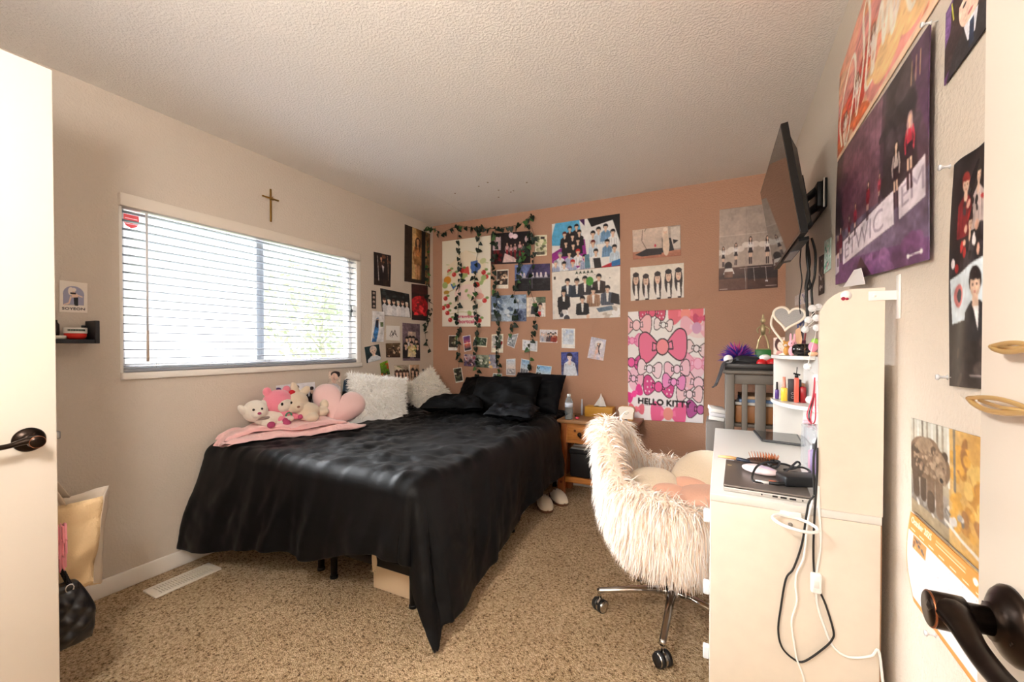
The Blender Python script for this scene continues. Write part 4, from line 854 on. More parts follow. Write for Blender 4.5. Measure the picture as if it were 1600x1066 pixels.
pic('art_poster', 'tall creased black poster of several people beside the right-hand door edge', 'poster', 'R', [(1500,256),(1556,214),(1556,610),(1491,603)], d_trio, 'posters on the right wall', k=1.1, off=.008, bulge=.008)
# wall calendar: picture sheet above, month grid below
cal = thing('hanging_calendar', 'open wall calendar with a brown bear picture above the October grid', 'calendar', atX(1478,800,XR))
def d_bear(P):
    P.tex = .45
    P.vgrad(0,1,(196,196,186),(150,130,100)); P.hgrad(.55,1,(196,160,100),(190,140,64)); P.blotch(.6,.1,1,.9,[(196,146,60),(170,120,50),(206,170,96),(150,104,56)],50,.07)
    for k in range(9): x=.05+.07*k; P.line([(x,0),(x+.01,.5)], .03, [(150,140,124),(206,206,200),(120,110,96)][k%3])
    P.vgrad(.6,.85,(160,150,140),(120,112,104),0,.55); P.blotch(0,.68,.75,.85,[(196,192,188),(110,104,98),(150,146,142)],40,.03)
    B1=(118,94,74); B2=(80,62,48); B3=(146,122,98)
    for x0, x1, w in ((.07,.09,.11),(.2,.2,.1)): P.line([(x0,.5),(x1,.74)], w, B2)
    P.ell(.2,.36,.24,.2,B1,-.1); P.ell(.1,.42,.13,.17,B2); P.ell(.3,.3,.17,.15,B1); P.ell(.22,.24,.14,.08,B3,-.2)
    P.line([(.31,.46),(.31,.76)], .12, B1); P.line([(.42,.44),(.43,.78)], .11, (120,98,78)); P.line([(.31,.7),(.31,.78)], .12, B2)
    P.ell(.42,.38,.16,.15,B1); P.ell(.35,.255,.042,.042,B2); P.ell(.5,.265,.042,.042,B2); P.ell(.43,.36,.10,.11,B3); P.ell(.45,.45,.06,.065,(150,126,102)); P.ell(.455,.485,.026,.02,(40,32,30))
    for q in (-1,1): P.ell(.435+q*.045,.375,.011,.011,(34,26,24))
    P.blotch(.05,.25,.4,.5,[(158,134,110),(122,100,80),(146,122,98)],40,.02)
    P.line([(.5,.8),(.7,.86),(.95,.9)], .03, (206,200,192))
    P.blotch(.05,.3,.5,.5,[(166,142,118),(126,102,82),(150,126,104)],30,.025)
sheet('picture_page', [atX(*p,XR) for p in ((1428.6,652.8),(1560,690),(1560,922),(1430,799))], (-1,0,0), d_bear, (120,110), off=.006, parent=cal)
def d_month(P):
    P.photo = False
    O = (226,144,66); P.c[:] = (226,226,232); P.rect(0,0,1,.19,O); P.rect(0,.0,.02,1,(226,170,110)); P.rect(0,.93,1,1,O)
    P.text('October 2025', .04, .035, .065, (252,240,226), w=.3, bold=.002)
    for k in range(2): P.rect(.4,.05+.03*k,.75,.06+.03*k,(250,226,200))
    for k in range(7): P.rect(.05+.135*k,.155,.12+.135*k,.165,(252,236,216)); P.line([(.04+.135*k,.19),(.04+.135*k,.93)], .003, (206,206,214))
    for k in range(1,6): P.line([(0,.19+.148*k),(1,.19+.148*k)], .003, (206,206,214))
    P.rect(.1,.2,.3,.34,(190,140,80)); P.blotch(.12,.22,.28,.33,[(90,80,90),(226,186,110),(140,90,50)],10,.02)
    d = 1
    for r in range(5):
        for c in range(7):
            if r == 0 and c < 3: continue
            if d <= 31: P.text(str(d), .06+.135*c, .215+.148*r, .018, (110,108,116)); d += 1
    P.ell(.85,.08,.03,.03,(252,240,226))
def calbend(u, v): return .010*math.sin(PI*v)*(1-u*.5)
sheet('month_page', [atX(*p,XR) for p in ((1428,800),(1560,922),(1560,1115),(1433,941))], (-1,0,0), d_month, (130,110), off=.006, parent=cal, bend=calbend)
b = MB(); c = atX(1433,655,XR-.007); b.tube([atX(1428.6,800,XR-.008), atX(1560,921,XR-.008)], .0016, 6); b.build('wire_binding', mat('grey_wire', (150,140,130), .4, .6), cal)
# clear push pins that hold the posters on the right wall
M_PIN = mat('clear_pin', (226,226,230), .15, spec=.8)
for (px, py), lb in (((1467,32),'clear push pin at the top corner of the purple concert poster'), ((1498,258),'clear push pin beside the top corner of the creased black poster'), ((1494,590),'clear push pin at the lower corner of the creased black poster'), ((1474,996),'clear push pin below the bottom edge of the calendar')):
    p = atX(px, py, XR); b = MB(); b.lathe([(.005,.012),(.0025,.014),(.0025,.022),(.0055,.025),(.0055,.028)], p, (-1,0,0), 12); b.cyl(p+Vector((-.012,0,0)), p+Vector((.002,0,0)), .0006, n=6); tag(b.build('push_pin', M_PIN), lb, 'pin', 'clear push pins')
# small papers between the television and the purple poster
def d_mint(P):
    P.c[:] = (206,232,222); P.blotch(.1,.05,.9,.95,[(130,200,180),(236,244,240),(90,170,150),(246,200,206)],22,.06)
pic('sticker_sheet', 'mint green sticker sheet between the television and the purple poster', 'sticker', 'R', [(1290,377),(1300,371),(1299.5,420),(1289,428)], d_mint, k=2)
def d_dk(P):
    P.c[:] = (44,36,34); P.blotch(.1,.05,.9,.9,[(206,200,196),(120,96,84),(80,60,54)],14,.06)
pic('picture_strip', 'narrow dark photo strip under the mint sticker sheet', 'photo', 'R', [(1281,402),(1289,397),(1289,458),(1280.5,462)], d_dk, k=2)
def d_ribbon(P):
    P.c[:] = (240,236,232); P.blotch(.3,.1,.8,.6,[(90,100,160),(60,60,90),(180,190,226)],12,.08); P.rect(0,.62,1,1,(214,196,180))
pic('picture_print', 'white card with blue scribble on the right wall behind the heart mirror', 'card', 'R', [(1243,463),(1268,452),(1270,486),(1243,487)], d_ribbon, k=2)
# ================================================================== BED
M_BLACKMETAL = mat('black_metal', (24,23,24), .45, .4)
BX0, BX1, BY0, BY1, BZ = -2.635, -1.225, 1.46, 3.44, .598
bed = thing('bed', 'low black metal platform bed with its mattress hidden under the black comforter', 'bed', ((BX0+BX1)/2, (BY0+BY1)/2, 0))
b = MB(); b.box((BX0+.01, BY0+.015, .31), (BX1-.01, BY1, .57), .05, seg=3); b.build('mattress', mat('dark_mattress', (46,46,50), .8), bed)
zr = atY(625, 887, BY0+.02).z
b = MB(); b.box((BX0+.03, BY0+.01, zr-.022), (BX1-.01, BY0+.035, zr+.018), .004); b.build('foot_rail', M_BLACKMETAL, bed)
for x0 in (BX0+.03, BX1-.04): b = MB(); b.box((x0, BY0+.035, .25), (x0+.03, BY1-.02, .29), .004); b.build('side_rail', M_BLACKMETAL, bed)
b = MB(); b.box((BX0+.06, BY0+.03, .292), (BX1-.04, BY1-.02, .312), .003); b.build('slat_deck', M_BLACKMETAL, bed)
legs = [(atZ(522,903,0).x, atZ(522,903,0).y), (atZ(497,893,0).x, atZ(497,893,0).y+.02), (BX0+.06, BY0+.06), (BX1-.045, BY0+.05), (-1.215, 2.42), (-1.9, 2.45), (BX0+.06, 2.45), (BX0+.06, BY1-.06), (-1.9, BY1-.06), (BX1-.06, BY1-.06)]
for x, y in legs:
    b = MB(); b.cyl((x, y, .006), (x, y, .295), .0165, n=14); b.lathe([(.02,0),(.02,.012),(.017,.016)], (x, y, 0), (0,0,1), 14); b.build('leg', M_BLACKMETAL, bed)
# -- comforter: one sheet laid over the mattress and hanging down at the foot and the right side
def comforter():
    W = BX1-BX0+.055; Lb = BY1-BY0+.03
    ovR0, ovF0 = .66, .60
    def ovR(y): return .075+.50*sstep(3.16, 2.95, y)*1.0*(1-.34*sstep(1.55, 2.75, y)) if y > 1.4 else .575
    def ovF(x): return .56-.12*sstep(-2.6,-1.9,x)-.115*sstep(-1.75,-1.3,x)
    def flF(x): return .29-.17*sstep(-2.55,-1.7,x)
    NS, NT = 190, 240
    # spacing: param a in 0..1 for the top, 1..2 for the overhang
    ns_top, nt_top = 118, 164
    def P(i, j):
        y_e = BY1-.03-Lb*min(1, j/(nt_top-1)); x_e = BX0+W*min(1, i/(ns_top-1))
        ds = ovR(y_e)*(max(0, i-ns_top+1)/(NS-ns_top)); dt = ovF(x_e)*(max(0, j-nt_top+1)/(NT-nt_top))
        d = math.hypot(ds, dt); ang = math.atan2(ds, dt) if d > 0 else 0
        top = BZ+.018
        # gentle mattress crown and rumples
        wx, wy = x_e+.12*fbm(x_e*1.5, y_e*1.5, 5), y_e+.12*fbm(x_e*1.5, y_e*1.5, 9)
        dirx = wx*.75+wy*.66; diry = -wx*.66+wy*.75
        rid = (1-abs(noise.noise(Vector((dirx*2.2, diry*7.5, 1.3)))))**5
        rid2 = (1-abs(noise.noise(Vector((wx*9+3, wy*4.0, 7.1)))))**7
        rid3 = (1-abs(noise.noise(Vector((wx*15, wy*15, 2.1)))))**6
        rid4 = (1-abs(noise.noise(Vector((dirx*3.1+4, diry*15+fbm(x_e*4,y_e*4,1)*.8, 5.5)))))**6; rid5 = (1-abs(noise.noise(Vector((wx*3.0+9, wy*11.0, 3.9)))))**8
        hb = sstep(2.2, 2.75, y_e)
        wr = .017*rid+.008*rid4+.009*rid5+.016*rid2*(.4+.9*hb)+.015*rid3*(.25+hb)+.010*fbm(x_e*5, y_e*5, 3)
        crown = .012*math.sin(PI*min(1, max(0, (x_e-BX0)/W)))
        mid = math.exp(-((x_e+1.9)**2/.25+(y_e-2.1)**2/.16))*.012
        if d == 0: return Vector((x_e, y_e, top+crown-mid+wr))
        r = .055; fl = flF(x_e)*math.cos(ang)**2+(.12+.12*sstep(1.7,1.45,y_e))*math.sin(ang)**2
        if d < r*PI/2:
            q = d/r; out = r*math.sin(q); dn = r*(1-math.cos(q))
        else:
            e = d-r*PI/2; out = r+e*fl; dn = r+e*math.sqrt(max(.05, 1-fl*fl))
        # hanging folds
        al = (x_e if dt > 0 else 0)+(y_e if ds > 0 and dt == 0 else 0)+ang*.16
        k = sstep(.02, .40, d)
        n1 = noise.noise(Vector((al*4.6+dn*1.5, dn*.9, 3.3))); n2 = noise.noise(Vector((al*10.5+dn*1.1, dn*1.3, 8.1))); n3 = noise.noise(Vector((al*2.0, 2.2, 0)))
        fold = k*(.046*((1-abs(n1))**2-.55)+.012*((1-abs(n2))**2-.55)*(.6+.8*abs(n3)))
        ph = al*12
        if ds > 0 and dt > 0: fold += .022*k*math.sin(ang*8)
        z = top+crown*max(0, 1-d*6)+wr*max(0, 1-d*5)-dn
        out += fold+.012*fbm(al*6, dn*6, 2)*k
        if z < .016: out += (.016-z)*.35; z = .016+.008*abs(math.sin(ph))
        x = x_e+math.sin(ang)*out; y = y_e-math.cos(ang)*out
        if y_e > 3.02 and ds > 0: x = min(x, -1.218)
        return Vector((max(x, XL+.018), y, z))
    b = MB(); b.grid(P, NS, NT)
    o = b.build('comforter', mat('black_satin_cotton', (3,3,5), .54, sheen=.02, spec=.21, bump=.10, bscale=260), None, mods=[('SOLIDIFY', dict(thickness=.016, offset=-1)), ('SMOOTH', dict(factor=.5, iterations=3))])
    return tag(o, 'rumpled black comforter spread over the bed and hanging to the carpet at one corner', 'comforter')
CMF = comforter()
from mathutils.bvhtree import BVHTree
def world_bvh(o, off=Vector((0,0,0))):
    dg = bpy.context.evaluated_depsgraph_get(); vs = []; ps = []
    for q in [o]+list(o.children_recursive):
        if q.type != 'MESH': continue
        ev = q.evaluated_get(dg); me = ev.to_mesh(); n0 = len(vs); mw = ev.matrix_world
        vs += [mw @ v.co+off for v in me.vertices]; ps += [tuple(n0+i for i in p.vertices) for p in me.polygons]; ev.to_mesh_clear()
    return vs, ps
bpy.context.view_layer.update()
_cv, _cp = world_bvh(CMF); CBVH = BVHTree.FromPolygons(_cv, _cp)
def cz(x, y):
    h = CBVH.ray_cast(Vector((x, y, 1.6)), Vector((0,0,-1)))[0]
    return h.z if h is not None else 0.0
def settle(o, obstacles, d=(0,0,1), step=.006, n=40):
    """lift a soft thing off whatever it rests on until nothing interpenetrates"""
    bpy.context.view_layer.update()
    vs, ps = world_bvh(o); B = []
    for q in obstacles: v, p = world_bvh(q); B.append(BVHTree.FromPolygons(v, p))
    d = Vector(d).normalized()
    for k in range(n):
        T_ = BVHTree.FromPolygons([v+d*(step*k) for v in vs], ps)
        if not any(T_.overlap(q) for q in B): break
    o.location = Vector(o.location)+d*(step*k); WPOS[o] = WPOS[o]+d*(step*k)
    bpy.context.view_layer.update(); return o
# -- soft shapes
def frame_from(n, up=(0,0,1)):
    n = Vector(n).normalized(); u = Vector(up); x = u.cross(n).normalized(); y = n.cross(x); return x, y, n
def cushion(b, c, x, y, n, w, h, th, pw=.55, nz=.0, N=26, pinch=.07, seed=0.0):
    """a stuffed square: both faces bulge, the corners stay thin"""
    c = Vector(c)
    def S(sg):
        def f(i, j):
            u = -1+2*i/(N-1); v = -1+2*j/(N-1)
            t = ((1-u*u)*(1-v*v))**pw
            k = 1-pinch*(1-abs(v)**2*0)*(1-u*u)*abs(v)**3; k2 = 1-pinch*(1-v*v)*abs(u)**3
            q = c+x*(u*w/2*k2)+y*(v*h/2*k)+n*(sg*th/2*t)
            if nz: q += n*nz*fbm(u*2+seed, v*2, sg+seed)*(.3+t)*1.0
            return q
        return f
    F = S(1); B = S(-1)
    b.grid(F, N, N); b.grid(lambda i, j: B(N-1-i, j), N, N)
    bmesh.ops.remove_doubles(b.bm, verts=b.bm.verts, dist=.0004)
    return F
M_FURW = mat('white_pile', (254,253,250), .8, sheen=.3); M_FURW2 = mat('ivory_pile', (244,241,236), .8)
M_FURC = mat('cream_pile', (252,247,238), .8); M_FURC2 = mat('warm_cream_pile', (232,220,200), .8)
def fluffy(label, c, n, rollv, w, h, th, mats, L, N=5200, seed=1.0, group=None):
    x, y, nn = frame_from(n); a = rollv; x, y = x*math.cos(a)+y*math.sin(a), y*math.cos(a)-x*math.sin(a)
    b = MB(); cushion(b, c, x, y, nn, w, h, th, .5, .012, 22, .1, seed)
    c = Vector(c)
    for k in range(N):
        u = random.uniform(-1, 1); v = random.uniform(-1, 1); sg = 1 if random.random() < .72 else -1
        if random.random() < .25:
            if random.random() < .5: u = math.copysign(random.uniform(.93, 1), u)
            else: v = math.copysign(random.uniform(.93, 1), v)
        t = ((1-u*u)*(1-v*v))**.5
        p = c+x*(u*w/2*(1-.1*(1-v*v)*abs(u)**3))+y*(v*h/2*(1-.1*(1-u*u)*abs(v)**3))+nn*(sg*th/2*t)
        e = max(abs(u), abs(v))
        d = nn*sg*(1.0-.75*e**4)+x*u*abs(u)*1.0+y*v*abs(v)*1.0+Vector((random.gauss(0,.55), random.gauss(0,.55), random.gauss(0,.55)))
        if (p+d.normalized()*L*.6+Vector((0,0,-.02))).z < cz(p.x, p.y)+.012: continue
        b.mi = random.choice((0, 0, 1)); b.strand(p-d.normalized()*.004, d, random.uniform(.5, 1.0)*L, .0075, (random.gauss(0,.5), random.gauss(0,.5), -.55), 3)
    return tag(b.build('pillow', mats), label, 'pillow', group)
p1 = atY(590, 627, 2.36); p2 = atY(668, 617, 2.83)
fluffy('large square white shaggy pillow leaning by the pink heart', (-2.36, atX(590,627,-2.36).y, atX(590,627,-2.36).z), (.80,-.42,.42), -.14, .43, .40, .17, [M_FURW, M_FURW2], .055, 6200, 1.0, 'white shaggy pillows')
fluffy('cream shaggy pillow standing on its corner nearer the room corner', (-2.36, atX(668,617,-2.36).y, atX(668,617,-2.36).z), (.74,-.55,.30), .55, .34, .36, .15, [M_FURC, M_FURW2], .06, 5200, 4.0, 'white shaggy pillows')
M_BLKP = mat('black_pillowcase', (2,2,3), .75, spec=.15); M_BLKP2 = mat('midnight_pillowcase', (3,4,9), .7, spec=.2)
def blackpillow(label, c, n, w, h, th, m, a=0.0, seed=0.0):
    x, y, nn = frame_from(n); x, y = x*math.cos(a)+y*math.sin(a), y*math.cos(a)-x*math.sin(a)
    b = MB(); cushion(b, c, x, y, nn, w, h, th, .38, .03, 30, .05, seed)
    return tag(b.build('pillow', m, None, mods=[('SMOOTH', dict(factor=.5, iterations=2))]), label, 'pillow', 'black pillows at the head of the bed')
BP = []
for args in (('black pillow at the left of the headboard pile behind the middle one', (-1.89, 3.24, .74), (.0,-.72,.69), .50, .34, .14, M_BLKP, .02, 5),
             ('black pillow at the right end of the headboard pile by the nightstand', (-1.39, 3.27, .76), (.0,-.85,.52), .46, .36, .15, M_BLKP2, -.03, 1),
             ('middle black pillow leaning in front of the headboard pile', (-1.58, 3.05, .755), (.04,-.74,.67), .60, .36, .14, M_BLKP, .06, 9),
             ('low black pillow lying flat at the left front of the pile', (-1.90, 2.80, .685), (.05,-.14,.98), .50, .30, .10, M_BLKP, .06, 12),
             ('flat dark navy pillow lying at the right front of the pile', (-1.37, 2.76, .68), (.03,-.10,.99), .36, .28, .085, M_BLKP2, -.14, 3)):
    o = blackpillow(*args); settle(o, [CMF]+BP, (0,-.6,.8) if len(BP) < 3 else (0,-.5,1), .004, 20); BP.append(o)
# pink throw folded along the wall
def throw():
    M = mat('pink_fleece', (246,200,198), .95, sheen=.5, bump=.6, bscale=70)
    b = MB(); NV, NC = 70, 44
    def ring(zlo, thick, dx, y0, y1, seed):
        def F(i, j):
            v = i/(NV-1); c = 2*PI*j/NC
            y = y0+(y1-y0)*v
            xw = XL+.05; xe = -2.395+.285*sstep(.02, .85, v)+.022*math.sin(v*8+seed)+dx
            e = min(1, max(.02, math.sin(PI*min(1, max(0, v)))))**.28
            xm = (xw+xe)/2; hw = (xe-xw)/2*(.35+.65*e)
            cc, sn = math.cos(c), math.sin(c)
            x = xm+hw*math.copysign(abs(cc)**.35, cc); t = thick*e*(.78+.3*fbm(x*6, y*6, seed)+.22*math.sin((x-xm)*46+2.5*fbm(x*3, y*4, seed)))
            base = max(cz(x, y), cz(x+.012, y), cz(x, y+.012), cz(x-.012, y), cz(x, y-.012))+.008+zlo*e
            return Vector((x, y+.012*math.sin(c*3+seed), base+t*(1+math.copysign(abs(sn)**.5, sn))/2))
        b.grid(lambda i, j: F(i, j % NC), NV, NC+1)
    ring(.0, .046, 0, 1.352, 2.12, 1.0); ring(.040, .040, -.075, 1.372, 2.05, 2.2)
    bmesh.ops.remove_doubles(b.bm, verts=b.bm.verts, dist=.0005)
    o = b.build('throw_blanket', M, None, mods=[('SMOOTH', dict(factor=.5, iterations=2))])
    return tag(o, 'pale pink fleece throw folded on the black comforter along the window wall', 'blanket')
THROW = throw()
# heart pillow
def heart_outline(n=64):
    return [(16*math.sin(t)**3/16.0, (13*math.cos(t)-5*math.cos(2*t)-2*math.cos(3*t)-math.cos(4*t)+2.5)/16.0) for t in [2*PI*k/n for k in range(n)]]
def heart_solid(b, c, x, y, n, size, th, rings=10, pw=.5):
    H = heart_outline(); c = Vector(c); m = len(H)
    for sg in (1, -1):
        rows = []
        for r in range(rings+1):
            q = r/rings; rho = math.sin(q*PI/2)
            rows.append([c+x*(hx*rho*size/2)+y*(hy*rho*size/2)+n*(sg*th/2*max(0, 1-rho**2.4)**pw) for hx, hy in H])
        b.grid(lambda i, j, R=rows: R[i][j % m], rings+1, m+1)
    bmesh.ops.remove_doubles(b.bm, verts=b.bm.verts, dist=.0006)
hc = atX(523, 648, -2.44)
x, y, n = frame_from((.78,-.45,.45)); a = .42; x, y = x*math.cos(a)-y*math.sin(a), y*math.cos(a)+x*math.sin(a)
b = MB(); heart_solid(b, hc, x, y, n, .37, .19)
HEART = tag(b.build('heart_pillow', mat('pink_plush', (244,205,202), .95, sheen=.7, bump=.3, bscale=220), None, mods=[('SMOOTH', dict(factor=.5, iterations=2))]), 'plump pale pink heart-shaped pillow leaning on the wall', 'pillow')
# plush toys
M_PLW = mat('white_plush', (238,228,214), .95, sheen=.5, bump=.5, bscale=180); M_PLB = mat('beige_plush', (226,208,184), .95, sheen=.5, bump=.5, bscale=180)
M_PLP = mat('pink_hood_plush', (240,140,160), .95, sheen=.5, bump=.4, bscale=180); M_MAG = mat('magenta_felt', (178,70,110), .9); M_EYE = mat('black_bead', (16,14,16), .2); M_REDF = mat('red_felt', (190,26,40), .9)
REM = [('REMESH', dict(mode='VOXEL', voxel_size=.0045)), ('SMOOTH', dict(factor=.5, iterations=4))]
zt = BZ+.105
def V(*a): return Vector(a)
t0 = V(-2.50, 1.56, zt-.005)
t = thing('plush_toy', 'white plush dog lying at the left end of the pink throw with a grey collar', 'plush toy', t0, 'plush toys on the pink throw')
h = t0+V(.0,-.015,.10)
b = MB(); b.ell(h, (.066,.07,.066)); b.ell(h+V(.055,-.02,-.012), (.03,.03,.024)); b.ell(h+V(-.01,-.07,.015), (.03,.018,.035), Euler((.5,0,0)).to_matrix()); b.ell(h+V(-.02,.062,.03), (.03,.018,.03))
b.ell(t0+V(.005,.07,.045), (.058,.095,.045)); b.ell(t0+V(.055,.02,.022), (.05,.024,.02)); b.ell(t0+V(.07,.11,.02), (.05,.024,.02)); b.ell(t0+V(.04,.16,.03), (.03,.05,.022)); b.build('body', M_PLW, t, REM)
for dy in (-.028,.022): b = MB(); b.ell(h+V(.062,dy-.02,.018), .007); b.build('eye', M_EYE, t)
b = MB(); b.ell(h+V(.083,-.026,-.004), (.008,.011,.008)); b.build('nose', M_MAG, t)
b = MB(); b.tube([h+V(.052*math.cos(q),.03+.058*math.sin(q),-.048+.006*math.cos(q)) for q in [2*PI*k/20 for k in range(20)]], .009, 8, closed=True); b.build('collar', mat('grey_collar', (150,132,126), .9), t)
for q in ((.1,.018,.02),(.115,.108,.018)): b = MB(); b.ell(t0+V(*q), (.016,.024,.02)); b.build('paw', M_MAG, t)
t1 = V(-2.515, 1.70, zt+.005)
t = thing('plush_toy', 'round pink plush in a hooded suit with a red bow on the pink throw', 'plush toy', t1, 'plush toys on the pink throw')
h = t1+V(.0,0,.125)
b = MB(); b.ell(h, (.078,.092,.08)); b.ell(h+V(-.01,-.065,.07), (.022,.026,.03)); b.ell(h+V(-.01,.065,.07), (.022,.026,.03)); b.build('hood', M_PLP, t, REM)
b = MB(); b.ell(h+V(.04,.005,-.012), (.046,.06,.05)); b.build('face', M_PLW, t)
for dy in (-.028,.034): b = MB(); b.ell(h+V(.08,dy,-.005), (.006,.008,.010)); b.build('eye', M_EYE, t)
b = MB(); b.ell(t1+V(.02,.02,.045), (.05,.055,.05)); b.ell(t1+V(.06,.075,.03), (.045,.024,.022)); b.ell(t1+V(.07,-.03,.025), (.045,.024,.022)); b.ell(t1+V(.05,.05,.075), (.03,.02,.02)); b.build('suit', M_PLP, t, REM)
b = MB(); b.ell(h+V(.03,.075,.045), (.02,.03,.026), Euler((.6,0,0)).to_matrix()); b.ell(h+V(.03,.10,.012), (.02,.028,.026), Euler((-.5,0,0)).to_matrix()); b.ell(h+V(.04,.088,.03), .014); b.build('bow', M_REDF, t)
for q in ((.107,.078,.028),(.115,-.032,.022)): b = MB(); b.ell(t1+V(*q), (.01,.018,.016)); b.build('paw', M_MAG, t)
b = MB(); b.tube([t1+V(.070+.001*k, .02+.022*math.cos(PI*k/8), .04+.02*math.sin(PI*k/8)) for k in range(9)], .005, 6); b.build('rainbow_patch', mat('green_felt', (90,160,120), .9), t)
t2 = V(-2.46, 1.83, zt-.005)
t = thing('plush_toy', 'beige long-eared plush rabbit lying back against the heart pillow', 'plush toy', t2, 'plush toys on the pink throw')
h = t2+V(-.02,-.03,.13)
b = MB(); b.ell(h, (.07,.075,.062)); b.ell(h+V(.04,-.035,-.03), (.05,.045,.038)); b.ell(h+V(-.01,.0,.075), (.022,.026,.055), Euler((.35,0,0)).to_matrix()); b.ell(h+V(.005,.06,.06), (.022,.045,.026), Euler((.7,0,0)).to_matrix())
b.ell(t2+V(.02,.02,.06), (.075,.08,.06)); b.ell(t2+V(.05,.11,.05), (.05,.04,.034)); b.ell(t2+V(.03,.145,.09), (.03,.028,.036)); b.ell(t2+V(.09,.0,.03), (.05,.04,.03)); b.build('body', M_PLB, t, REM)
b = MB(); b.tube([h+V(.06,.0+.02*math.cos(q),.01-.012*math.sin(q)) for q in [PI*k/8 for k in range(9)]], .0028, 6); b.build('eye', M_EYE, t); b = MB(); b.ell(h+V(.085,-.045,-.025), (.008,.010,.007)); b.build('nose', mat('tan_nose', (150,100,84), .8), t)
settle(HEART, [CMF, THROW], (0,.3,1), .004, 10)
for o in [q for q in COL.objects if q.parent is None and q.name.startswith('plush_toy')]: settle(o, [CMF, THROW], (0,0,1), .004, 6)
# boxes stored under the bed
M_BOX = mat('cream_cardboard', (232,208,176), .7)
pa, pb = atZ(582,920,0), atZ(668,953,0); yf = max(pa.y, pb.y)+.005
box = thing('storage_box', 'large cream storage box under the foot of the bed behind the black rail', 'box', ((pa.x+BX1)/2, yf+.2, 0), 'storage boxes under the bed')
b = MB(); b.box((pa.x, yf, .004), (-1.215, yf+.42, .225), .004); b.build('body', M_BOX, box)
b = MB(); b.box((pa.x-.004, yf-.004, .19), (-1.211, yf+.424, .235), .004); b.build('lid', mat('cream_lid', (236,214,184), .7), box)
q = atZ(808,832,0)
b = MB(); b.box((-1.62, 2.48, .004), (-1.27, 2.74, .20), .004); o = b.build('storage_box', mat('white_cardboard', (232,228,222), .7)); tag(o, 'smaller white storage box under the right side of the bed behind the side leg', 'box', 'storage boxes under the bed')
q = atY(600, 872, yf-.01); b = MB()
for k in range(5): b.tube(smoothpath([(q.x+.004*k, BY0-.004, q.z+.055), (q.x+.006*k+.008, BY0-.012, q.z+.02), (q.x+.012+.004*math.sin(k*2), BY0-.010, q.z-.02), (q.x+.02-.01*k, BY0-.006, q.z-.03)], 4), .0035, 6, flat=.4)
tag(b.build('fabric_tie', mat('cream_tie', (228,208,176), .8)), 'knotted cream fabric tie hanging over the black foot rail', 'tie')
# ================================================================== NIGHTSTAND
M_PINE = mat('honey_pine', (190,124,62), .42, var=.28, vscale=5, stretch=(2,2,16), coat=.2); M_PINE2 = mat('reddish_pine', (156,88,44), .45, var=.25, vscale=5, stretch=(14,14,1.5)); M_TOP = mat('worn_brown_top', (158,116,78), .5, var=.25, vscale=6, stretch=(2,16,2)); M_KNOT = mat('dark_knot', (104,48,24), .5)
NX0, NX1, NY0, NY1, NZ = -1.165, -.555, 3.105, 3.465, .63
ns = thing('nightstand', 'rustic pine nightstand with one drawer and splayed legs beside the bed', 'nightstand', ((NX0+NX1)/2, (NY0+NY1)/2, 0))
b = MB(); b.box((NX0, NY0, NZ-.026), (NX1, NY1, NZ), .006); b.build('top', M_TOP, ns)
for sx, xa, xb in ((1, NX0+.055, NX0+.005), (-1, NX1-.055, NX1-.005)):
    for ya in (NY0+.045, NY1-.04):
        b = MB(); yb = ya+(.05 if ya < 3.3 else -.03)
        b.poly([(xa-.022,ya-.022,NZ-.026),(xa+.022,ya-.022,NZ-.026),(xa+.022,ya+.022,NZ-.026),(xa-.022,ya+.022,NZ-.026),(xb-.026,yb-.024,.002),(xb+.026,yb-.024,.002),(xb+.026,yb+.024,.002),(xb-.026,yb+.024,.002)], [(0,3,2,1),(4,5,6,7),(0,1,5,4),(1,2,6,5),(2,3,7,6),(3,0,4,7)], False)
        b.build('leg', M_PINE2, ns)
        if ya < 3.3:
            for zz in (.235,.12):
                f = (NZ-zz)/NZ; b = MB(); b.lathe([(.013,0),(.009,.0012),(.002,.0016)], (xa+(xb-xa)*f, ya+(yb-ya)*f-.0235, zz), (0,-1,0), 14); b.build('knot', M_KNOT, ns)
b = MB(); b.box((NX0+.07, NY0+.03, .448), (NX1-.07, NY0+.05, .604)); b.box((NX0+.045, NY0+.05, .448), (NX0+.06, NY1-.03, .604)); b.box((NX1-.06, NY0+.05, .448), (NX1-.045, NY1-.03, .604)); b.box((NX0+.06, NY1-.04, .15), (NX1-.06, NY1-.028, .604)); b.box((NX0+.06, NY0+.05, .448), (NX1-.06, NY1-.04, .46)); b.build('carcass', M_PINE, ns)
dr = MB(); dr.box((NX0+.085, NY0+.016, .474), (NX1-.085, NY0+.032, .578), .005); dr = dr.build('drawer', M_PINE, ns)
b = MB(); b.lathe([(.008,0),(.008,.012),(.017,.02),(.017,.028),(.008,.034)], ((NX0+NX1)/2-.115, NY0+.016, .526), (0,-1,0), 20); b.build('knob', mat('dark_bronze_knob', (50,34,26), .35, .6), dr)
for kx, kz in ((NX0+.145,.548),(NX0+.19,.50)): b = MB(); b.lathe([(.010,0),(.007,.0012),(.002,.0015)], (kx, NY0+.016, kz), (0,-1,0), 12); b.build('knot', M_KNOT, dr)
b = MB(); b.box((NX0+.03, NY0+.085, .135), (NX1-.03, NY1-.03, .158), .004); b.build('lower_shelf', M_PINE, ns)
b = MB(); b.box((NX0+.045, NY0+.065, .122), (NX1-.045, NY0+.088, .166), .004); b.build('front_stretcher', M_PINE, ns)
b = MB(); b.box((NX0+.075, NY0+.10, .16), (NX0+.36, NY1-.06, .365), .012); b.box((NX0+.07, NY0+.095, .345), (NX0+.365, NY1-.055, .38), .008); tag(b.build('storage_bin', mat('black_bin', (24,22,24), .5)), 'black lidded bin on the lower shelf of the pine nightstand', 'bin')
